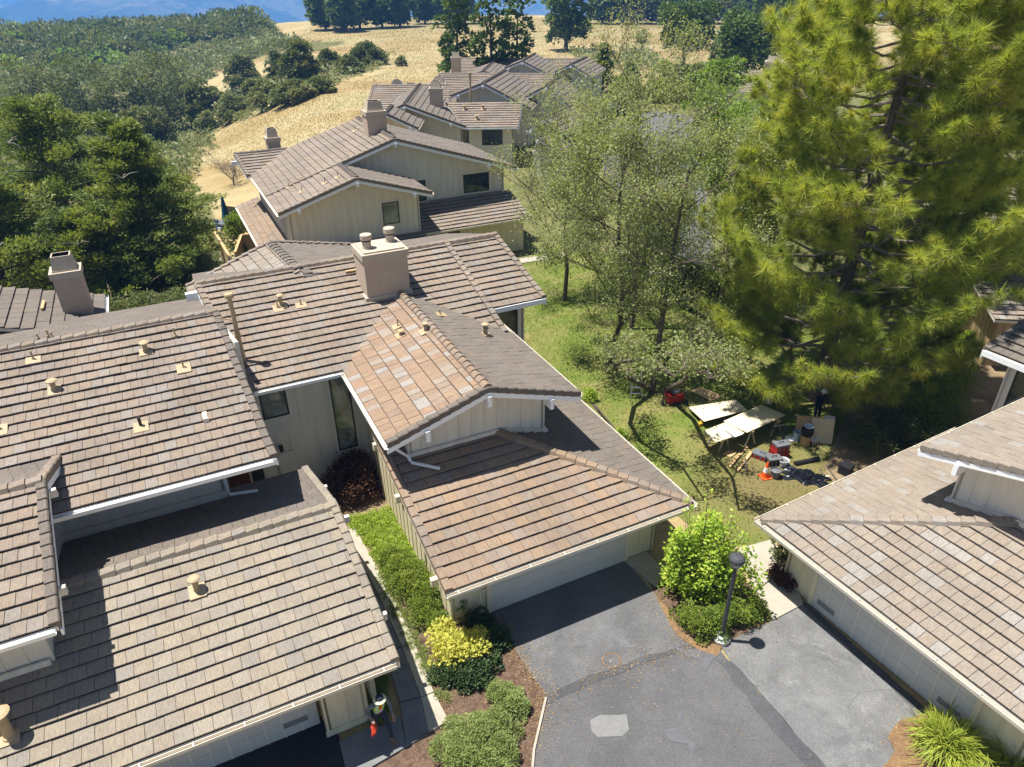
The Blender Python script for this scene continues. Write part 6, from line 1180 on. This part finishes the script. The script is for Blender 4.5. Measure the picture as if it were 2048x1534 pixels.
pt = lambda i, j: q+rt @ Vector(((i/n-.5)*1.7*(1+.2*sin(j*.9)), (j/n-.5)*.9*(1+.25*sin(i*.7)), 0))+Vector((0, 0, Hh[min(i, n-1)][min(j, n-1)]))
for i in range(n-1):
    for j in range(n-1): b.face([pt(i, j), pt(i+1, j), pt(i+1, j+1), pt(i, j+1)], 'tarp')
solo(b, 'tarp', q, 'crumpled black tarp on the shaded grass in front of the right garage', 'tarp')
b = MB(); a, c_ = G(1590, 927, .08), G(1638, 917, .08); b.tube([a, a.lerp(c_, .5), c_], .09, 'black', 14); solo(b, 'pipe', a.lerp(c_, .5)-Vector((0, 0, .08)), 'black pipe lying on the grass below the leaning boards', 'pipe')
for x0, y0, x1, y1, lab in ((1655, 935, 1680, 968, 'dark rod on the ground left of the black crate'), (1640, 935, 1650, 962, 'dark rod right of the crumpled tarp')): b = MB(); a, c_ = G(x0, y0, .03), G(x1, y1, .03); b.tube([a, c_], .03, 'bark', 8); solo(b, 'rod', a.lerp(c_, .5)-Vector((0, 0, .03)), lab, 'rod')
for x, y, lab in ((1653, 953, 'pale slip beside the crumpled tarp'), (1638, 961, 'smaller pale slip below the other slip')): b = MB(); b.box(G(x, y, .02), (.22, .12, .03), 'ply', .4); solo(b, 'offcut', G(x, y, .0), lab, 'offcut')
b = MB(); q = G(1400, 852, 0); b.box(q+Vector((0, 0, .09)), (.2, .12, .14), 'yellow', .5); b.tube([q+Vector((-.1, 0, .16)), q+Vector((0, 0, .26)), q+Vector((.1, .03, .16))], .02, 'yellow', 8); b.tube([q+Vector((.1, .05, .1)), q+Vector((.25, .12, .08))], .03, 'black', 8); solo(b, 'power_tool', q, 'yellow power tool on the grass by the lowest plywood sheet', 'power tool')
q = G(1347, 805, 0); o = thing('generator', q, 'red portable generator under the arching birch limbs', 'generator'); b = MB(); b.box(q+Vector((0, 0, .32)), (.7, .5, .4), 'red', .3); b.box(q+Vector((.05, .02, .56)), (.4, .3, .1), 'greyp', .3); b.build('body', o)
f = MB()
for sx_ in (-.42, .42):
    for sy_ in (-.3, .3): f.tube([q+Vector((sx_, sy_, 0)), q+Vector((sx_, sy_, .7))], .02, 'black', 8)
    f.tube([q+Vector((sx_, -.3, .7)), q+Vector((sx_, .3, .7))], .02, 'black', 8)
for sy_ in (-.3, .3): f.tube([q+Vector((-.42, sy_, .12)), q+Vector((.42, sy_, .12))], .02, 'black', 8)
f.build('frame', o)
for s in (-1, 1): w = MB(); w.tube([q+Vector((s*.5, -.2, .13)), q+Vector((s*.58, -.2, .13))], .13, 'black', 16); w.build('wheel', o)
q = G(1270, 790, 0); o = thing('stepladder', q, 'grey metal stepladder folded open beside the birch trunk', 'ladder')
for s, nm in ((-1, 'front_frame'), (1, 'rear_frame')):
    f = MB(); 
    for c_ in (-.22, .22): f.bar(q+Vector((c_*1.2, s*.35, 0)), q+Vector((c_*.8, s*.04, 1.35)), .06, .03, 'steel', (1, 0, 0))
    for k in range(1, 5 if s < 0 else 3): t = k/5; f.bar(q+Vector((-.26*(1-t*.3), s*(.35-.31*t), 1.35*t)), q+Vector((.26*(1-t*.3), s*(.35-.31*t), 1.35*t)), .08, .025, 'steel', (0, 1, 0))
    f.build(nm, o)
b = MB(); q = G(825, 1088, .0); b.box(q+Vector((0, 0, .12)), (.05, .05, .24), 'frame'); b.box(q+Vector((0, 0, .3)), (.2, .15, .12), 'greyp', .4, (.3, 0)); b.box(q+Vector((.02, -.08, .31)), (.15, .02, .09), 'lens', .4, (.3, 0)); solo(b, 'garden_spotlight', q, 'small grey garden spotlight in the ground cover by the garage wall', 'light')
b = MB(); q = G(738, 1362, 0); b.lathe(q, [(0, .02), (.2, .02), (.22, .06), (.2, .08), (0, .07)], 'greyp', 16); solo(b, 'stepping_stone', q, 'round dark stepping stone in the planter beside the boarded pier', 'stepping stone')

# white balustrade by the right edge
o = thing('balustrade', G(1965, 672, 0), 'white metal balustrade above the green bed at the right edge', 'railing'); a, c_ = G(1940, 692, 0), G(2010, 682, 0); a.z = c_.z = .3
b = MB(); b.bar(a+Vector((0, 0, .95)), c_+Vector((0, 0, .95)), .05, .05, 'white'); b.bar(a+Vector((0, 0, .12)), c_+Vector((0, 0, .12)), .05, .05, 'white'); b.build('rail', o)
for i in range(14): t = i/13; p = a.lerp(c_, t); m = MB(); m.bar(p+Vector((0, 0, -.3 if i % 6 == 0 else .1)), p+Vector((0, 0, .93)), .05 if i % 6 == 0 else .025, .025, 'white', (1, 0, 0)); m.build('post' if i % 6 == 0 else 'baluster', o)
# patio of the two-gabled house
def pfence(pts, h, label, m='siding_t'):
    P = [G(x, y, h) for x, y in pts]; o = thing('patio_fence', (P[0].x, P[0].y, 0), label, 'fence')
    for a, c_ in zip(P, P[1:]):
        b = MB(); a0, c0_ = Vector((a.x, a.y, h)), Vector((c_.x, c_.y, h)); b.bar(a0, c0_, .09, h+.3, m); b.build('panel', o); t = MB(); t.bar(a0+Vector((0, 0, .05)), c0_+Vector((0, 0, .05)), .16, .048, 'lumber'); t.build('cap_rail', o)
    return o
pfence([(426, 458), (464, 522)], 1.3, 'low tan patio fence with a timber cap, along the garden side of the patio'); pfence([(452, 412), (505, 418)], 1.6, 'tan patio fence standing behind the closed umbrella'); pfence([(470, 505), (483, 470), (540, 466)], 1.3, 'tan patio partition with a sloping end, below the glossy green bush')
q = G(458, 462, 0); o = thing('patio_umbrella', q, 'closed teal patio umbrella on the patio table', 'umbrella'); b = MB(); b.lathe(q, [(.03, .0), (.03, 2.7), (0, 2.75)], 'steel', 10); b.build('pole', o); b = MB(); b.lathe(q, [(.34, 1.0), (.26, 1.3), (.2, 1.8), (.12, 2.4), (.05, 2.65), (0, 2.66)], 'teal', 11); b.build('canopy', o)
o = thing('patio_table', q+Vector((.02, 0, 0)), 'round grey glass patio table around the umbrella pole', 'table'); b = MB(); b.lathe(q, [(.05, .70), (.75, .70), (.75, .74), (.05, .74)], 'greyp', 24); b.build('tabletop', o)
for k in range(4): g = MB(); g.bar(q+Vector((cos(k*1.571)*.55, sin(k*1.571)*.55, 0)), q+Vector((cos(k*1.571)*.6, sin(k*1.571)*.6, .7)), .05, .05, 'frame', (1, .3, 0)); g.build('leg', o)
def chair(x, y, rz, m, label):
    q = G(x, y, 0); o = thing('patio_chair', q, label, 'chair', 'chairs around the patio table'); R_ = Matrix.Rotation(rz, 3, 'Z'); b = MB(); b.box(q+Vector((0, 0, .44)), (.52, .5, .06), m, rz); b.build('seat', o); b = MB(); b.box(q+R_ @ Vector((0, .26, .72)), (.52, .06, .56), m, rz, (-.15, 0)); b.build('backrest', o)
    for sx_ in (-.22, .22):
        for sy_ in (-.21, .21): g = MB(); g.bar(q+R_ @ Vector((sx_, sy_, 0)), q+R_ @ Vector((sx_, sy_, .42)), .04, .04, 'frame', (1, 0, 0)); g.build('leg', o)
chair(443, 466, 1.2, 'bluep', 'pale blue cushioned patio chair left of the patio table'); chair(476, 452, -.6, 'whitep', 'white cushioned patio chair behind the patio table'); chair(505, 462, -1.5, 'greyp', 'grey covered patio chair under the skirt roof')

# ---------------------------------------------------------------- parked cars in the far court
def car(p, rz, col, label):
    m = plain('car_paint', col, .25, .03); m.node_tree.nodes['Principled BSDF'].inputs['Coat Weight'].default_value = .6; M['cp'] = m; o = thing('parked_car', p, label, 'car', 'cars parked in the far court'); R_ = Matrix.Rotation(rz, 3, 'Z'); T = lambda x, y, z: Vector(p)+R_ @ Vector((x, y, z)); b = MB()
    prof = [(-2.2, .35), (-2.25, .75), (-2.1, .95), (-1.1, 1.0), (.8, .98), (2.0, .85), (2.25, .65), (2.2, .35)]
    for i in range(len(prof)-1):
        (x0, z0), (x1, z1) = prof[i], prof[i+1]; b.face([T(x0, -.88, z0), T(x1, -.88, z1), T(x1, .88, z1), T(x0, .88, z0)], m)
    for s in (-.88, .88): b.face([T(x, s, z) for x, z in prof], m)
    b.face([T(-2.2, -.88, .35), T(2.2, -.88, .35), T(2.2, .88, .35), T(-2.2, .88, .35)], m)
    rf = [T(-1.3, -.62, 1.42), T(.1, -.62, 1.42), T(.1, .62, 1.42), T(-1.3, .62, 1.42)]; b.face(rf, m); b.build('body', o); g = MB(); lo = [T(-1.9, -.82, 1.0), T(.95, -.82, 1.0), T(.95, .82, 1.0), T(-1.9, .82, 1.0)]
    for i in range(4): j = (i+1) % 4; g.face([lo[i], lo[j], rf[j], rf[i]], 'glass')
    g.build('windows', o)
    for x in (-1.4, 1.4):
        for s in (-.9, .9): w = MB(); w.tube([T(x, s-.1, .33), T(x, s+.1, .33)], .33, 'black', 18); w.tube([T(x, s-.105, .33), T(x, s+.105, .33)], .19, 'steel', 12); w.build('wheel', o)
car(gnd(1215, 294), radians(20), (.20, .24, .30), 'silver blue car seen through the birch twigs in the far court'); car(gnd(1225, 232), radians(30), (.02, .022, .03), 'black car parked under the trees at the back of the far court')

# ---------------------------------------------------------------- people
def skin_mesh(name, J, bones, rad, parent, regions, root='pelvis', sub=2):
    """grow one continuous body over the joints J; regions: function(point, bone name pair) -> material"""
    names = list(J); idx = {n: i for i, n in enumerate(names)}; me = bpy.data.meshes.new(name); me.from_pydata([J[n] for n in names], [(idx[a], idx[b]) for a, b in bones], [])
    o = bpy.data.objects.new(name, me); COL.objects.link(o); mod = o.modifiers.new('Skin', 'SKIN'); mod.use_smooth_shade = True; mod.branch_smoothing = .3
    for n in names: v = me.skin_vertices[0].data[idx[n]]; r = rad[n]; v.radius = r if hasattr(r, '__len__') else (r, r); v.use_root = n == root
    ss = o.modifiers.new('Sub', 'SUBSURF'); ss.levels = ss.render_levels = sub
    dg = bpy.context.evaluated_depsgraph_get(); nm = bpy.data.meshes.new_from_object(o.evaluated_get(dg)); bpy.data.objects.remove(o); bpy.data.meshes.remove(me)
    nm.materials.clear(); mats = []; P = {n: Vector(J[n]) for n in names}
    for f in nm.polygons:
        c = f.center; best = None
        for a, b in bones:
            A, B = P[a], P[b]; ab = B-A; t = max(0, min(1, (c-A).dot(ab)/max(ab.length_squared, 1e-9))); dd = (c-A-ab*t).length
            if best is None or dd < best[0]: best = (dd, a, b, t)
        m = regions(c, best[1], best[2], best[3])
        if m not in mats: mats.append(m); nm.materials.append(M[m])
        f.material_index = mats.index(m); f.use_smooth = True
    o = bpy.data.objects.new(name, nm); COL.objects.link(o); o.parent = parent; return o
def person(pos, heading, J0, label, cloth, hat, extra=None):
    """J0: main joints in metres, x right, y ahead, z up"""
    o = thing('person', pos, label, 'person'); o.rotation_euler = (0, 0, heading); J = {k: Vector(v) for k, v in J0.items()}; fc = J.pop('face'); rad = dict(pelvis=(.135, .11), waist=(.125, .10), chest=(.155, .115), neck=.056, head=(.083, .095), crown=(.072, .082), shoulder_l=.066, shoulder_r=.066, elbow_l=.045, elbow_r=.045, wrist_l=.03, wrist_r=.03, palm_l=(.036, .02), palm_r=(.036, .02), hip_l=.092, hip_r=.092, knee_l=.062, knee_r=.062, ankle_l=.043, ankle_r=.043, toe_l=(.042, .032), toe_r=(.042, .032))
    bones = [('pelvis', 'waist'), ('waist', 'chest'), ('chest', 'neck'), ('neck', 'head'), ('head', 'crown')]
    for s in 'lr':
        bones += [('chest', 'shoulder_'+s), ('shoulder_'+s, 'elbow_'+s), ('elbow_'+s, 'wrist_'+s), ('wrist_'+s, 'palm_'+s), ('pelvis', 'hip_'+s), ('hip_'+s, 'knee_'+s), ('knee_'+s, 'ankle_'+s), ('ankle_'+s, 'toe_'+s)]
        d = (J['wrist_'+s]-J['elbow_'+s]).normalized(); J['palm_'+s] = J['wrist_'+s]+d*.085; sd = d.cross(Vector((0, 1, 0))).normalized(); nn = d.cross(sd).normalized()
        for k, (off, ln) in enumerate(((-.03, .066), (-.01, .076), (.01, .072), (.03, .056))):
            a, b, c = 'f%d%s0' % (k, s), 'f%d%s1' % (k, s), 'f%d%s2' % (k, s); base = J['palm_'+s]+sd*off; J[a] = base+d*.02; J[b] = J[a]+(d*.9+nn*.35).normalized()*ln*.6; J[c] = J[b]+(d*.5+nn*.85).normalized()*ln*.5; rad[a] = rad[b] = .0095; rad[c] = .008; bones += [('palm_'+s, a), (a, b), (b, c)]
        a, b = 't%s0' % s, 't%s1' % s; J[a] = J['wrist_'+s]+d*.035-sd*.045; J[b] = J[a]+(d*.8-sd*.3+nn*.3).normalized()*.05; rad[a] = .012; rad[b] = .009; bones += [('wrist_'+s, a), (a, b)]
    def reg(c, a, b, t):
        if a[0] in 'ft' and a[-1] in '012' or b.startswith('palm'): return cloth['hand']
        if a in ('neck', 'head') or b in ('head', 'crown'): return 'skin'
        if 'toe' in b or (b.startswith('ankle') and t > .8): return cloth['boot']
        if a.startswith(('hip', 'knee')) or b.startswith('hip') or (a == 'pelvis' and t < .35): return cloth['legs']
        if a.startswith('elbow') and t > .93: return cloth['hand']
        return cloth['top']
    body = skin_mesh('body', J, bones, rad, o, reg)
    hd = J['head']; f = fc.normalized(); rgt = f.cross(Vector((0, 0, 1))).normalized(); upv_ = rgt.cross(f)
    b = MB(); P = lambda x, y, z: Vector(pos)+hd+rgt*x+f*y+upv_*z       # face: nose, eyes, mouth, ears
    b.hull8([P(-.016, .08, -.02), P(.016, .08, -.02), P(.012, .115, -.018), P(-.012, .115, -.018), P(-.008, .08, .03), P(.008, .08, .03), P(.006, .092, .03), P(-.006, .092, .03)], 'skin'); b.lathe(P(-.085, 0, -.01), [(0, -.03), (.016, 0), (0, .03)], 'skin', 8); b.lathe(P(.085, 0, -.01), [(0, -.03), (.016, 0), (0, .03)], 'skin', 8); b.build('face', o)
    e = MB(); e.lathe(P(-.032, .084, .03), [(0, -.01), (.012, 0), (0, .01)], 'black', 8); e.lathe(P(.032, .084, .03), [(0, -.01), (.012, 0), (0, .01)], 'black', 8); e.hull8([P(-.025, .08, -.055), P(.025, .08, -.055), P(.02, .094, -.054), P(-.02, .094, -.054), P(-.025, .08, -.047), P(.025, .08, -.047), P(.02, .094, -.047), P(-.02, .094, -.047)], 'red'); e.build('eyes_and_mouth', o)
    h = MB(); c = Vector(pos)+J['crown']-Vector((0, 0, .0)); h.lathe(c, hat, 'hivis', 22); ho = h.build('hat', o)
    return o, J
wp = G(764, 1468, .06); hv = Vector((.62, -.78, 0)); hd_ = atan2(-hv.x, hv.y)
J1 = dict(pelvis=(0, 0, .93), waist=(0, .03, 1.08), chest=(0, .09, 1.31), neck=(0, .14, 1.46), head=(0, .19, 1.575), crown=(0, .20, 1.65), face=(0, .9, -.35), shoulder_l=(-.19, .09, 1.39), elbow_l=(-.27, .12, 1.11), wrist_l=(-.22, .34, .98), shoulder_r=(.19, .09, 1.39), elbow_r=(.30, -.02, 1.15), wrist_r=(.30, .2, 1.13),
          hip_l=(-.095, 0, .89), knee_l=(-.11, .26, .52), ankle_l=(-.10, .36, .10), toe_l=(-.10, .53, .05), hip_r=(.095, 0, .89), knee_r=(.11, .02, .48), ankle_r=(.11, -.30, .14), toe_r=(.11, -.16, .05))
P1, JW = person(wp, hd_, J1, 'worker in a lime safety vest and wide hat striding along the shaded concrete walk', dict(top='greycloth', legs='darkcloth', boot='boot', hand='skin'), [(0, -.02), (.085, -.02), (.10, -.03, 'straw'), (.158, -.05, 'straw'), (.162, -.04, 'straw'), (.105, -.005, 'darkcloth'), (.095, .05, 'darkcloth'), (.06, .085, 'darkcloth'), (0, .09, 'darkcloth')])
def vest(o, J, m='hivis'):
    V_ = {k: J[k] for k in ('pelvis', 'waist', 'chest', 'neck', 'shoulder_l', 'shoulder_r')}; V_['pelvis'] = J['pelvis']+Vector((0, 0, .02)); V_['neck'] = J['chest']+Vector((0, .03, .09)); V_['shoulder_l'] = J['shoulder_l'].lerp(J['chest'], .25); V_['shoulder_r'] = J['shoulder_r'].lerp(J['chest'], .25)
    r = dict(pelvis=(.155, .13), waist=(.15, .125), chest=(.175, .14), neck=(.075, .075), shoulder_l=.083, shoulder_r=.083)
    def reg(c, a, b, t):
        if abs(c.z-(J['waist'].z+.02)) < .03: return 'reflect'
        if .075 < abs(c.x) < .115 and c.z > J['waist'].z: return 'reflect'
        if abs(c.x) < .03 and c.y > J['waist'].y+.05: return 'orange'
        return m
    skin_mesh('vest', V_, [('pelvis', 'waist'), ('waist', 'chest'), ('chest', 'neck'), ('chest', 'shoulder_l'), ('chest', 'shoulder_r')], r, o, reg)
vest(P1, JW)
M['redbag'] = plain('red_orange_cloth', (.55, .05, .02), .7, .15, 8)
hw = Matrix.Rotation(hd_, 3, 'Z') @ JW['palm_r']+wp; b = MB()
b.tube([hw+Vector((-.03, 0, .0)), hw+Vector((-.03, 0, -.08)), hw+Vector((0, 0, -.10))], .008, 'orange', 6); prof = [(0, -.5), (.12, -.49), (.155, -.4), (.14, -.25), (.09, -.14), (.04, -.09), (0, -.08)]; b.lathe(hw, prof, 'redbag', 14); b.v = [(hw.x+(x-hw.x)*.45+.03*sin((z-hw.z)*17), hw.y+(y-hw.y)*1.05+.03*cos((z-hw.z)*13), z) for x, y, z in b.v]; solo(b, 'bag', hw+Vector((0, 0, -.5)), 'red orange bag carried by the worker on the concrete walk', 'bag')
w2 = G(1640, 868, 0); J2 = dict(pelvis=(0, 0, .92), waist=(0, .02, 1.08), chest=(0, .07, 1.33), neck=(0, .10, 1.48), head=(0, .13, 1.60), crown=(0, .14, 1.675), face=(0, .9, -.4), shoulder_l=(-.2, .07, 1.41), elbow_l=(-.33, .1, 1.15), wrist_l=(-.2, .32, 1.05), shoulder_r=(.2, .07, 1.41), elbow_r=(.32, .12, 1.15), wrist_r=(.16, .33, 1.08), hip_l=(-.1, 0, .88), knee_l=(-.12, .05, .48), ankle_l=(-.13, 0, .09), toe_l=(-.14, .17, .04), hip_r=(.1, 0, .88), knee_r=(.12, .05, .48), ankle_r=(.13, -.02, .09), toe_r=(.15, .15, .04))
w2 = w2+Vector((.1, .9, 0)); P2, JX = person(w2, pi+.35, J2, 'worker in a navy shirt and white hard hat standing behind the leaning boards', dict(top='navy', legs='darkcloth', boot='boot', hand='skin'), [(0, -.02), (.10, -.03, 'whitep'), (.15, -.05, 'whitep'), (.15, -.04, 'whitep'), (.11, -.01, 'whitep'), (.10, .05, 'whitep'), (.06, .09, 'whitep'), (0, .1, 'whitep')])
# hats, vests and faces were laid out before the person was turned: turn their origin with it
for P_ in (P1, P2):
    for c in P_.children: c.location = (0, 0, 0)

# ---------------------------------------------------------------- air, sky, sun
b = MB(); b.box((0, 1500, -157.5), (11000, 11000, 445), 'deck'); hz = b.build('haze'); hz.data.materials.clear()
m = bpy.data.materials.new('valley_haze'); m.use_nodes = True; nt = m.node_tree; nt.nodes.remove(nt.nodes['Principled BSDF']); pv = nt.nodes.new('ShaderNodeVolumePrincipled'); pv.inputs['Color'].default_value = (.17, .46, 1, 1); pv.inputs['Density'].default_value = .00030; pv.inputs['Anisotropy'].default_value = .0
nt.links.new(pv.outputs[0], nt.nodes['Material Output'].inputs['Volume']); hz.data.materials.append(m); tag(hz, kind='stuff')
w = bpy.data.worlds.new('World'); SC.world = w; w.use_nodes = True; nt = w.node_tree; sk = nt.nodes.new('ShaderNodeTexSky'); sk.sky_type = 'NISHITA'; sk.sun_disc = False; sk.sun_elevation = radians(72); sk.sun_rotation = radians(278); sk.air_density = 1.0; sk.dust_density = .6
bg = nt.nodes['Background']; bg.inputs['Strength'].default_value = .07; nt.links.new(sk.outputs[0], bg.inputs['Color'])
sl_ = bpy.data.lights.new('sun', 'SUN'); sl_.energy = 5.0; sl_.angle = radians(.53); sl_.color = (1, .97, .91); so = bpy.data.objects.new('sun', sl_); COL.objects.link(so); so.rotation_euler = (-Vector(SUNL)).to_track_quat('-Z', 'Y').to_euler(); so.location = (-30, 5, 90)
SC.view_settings.view_transform = 'Standard'; SC.view_settings.look = 'None'; SC.view_settings.exposure = 0.9; SC.view_settings.gamma = 1; SC.view_settings.use_curve_mapping = False
SC.cycles.use_denoising = True; SC.cycles.max_bounces = 6; SC.cycles.diffuse_bounces = 3; SC.cycles.transparent_max_bounces = 4; SC.cycles.volume_bounces = 0; SC.cycles.transmission_bounces = 3
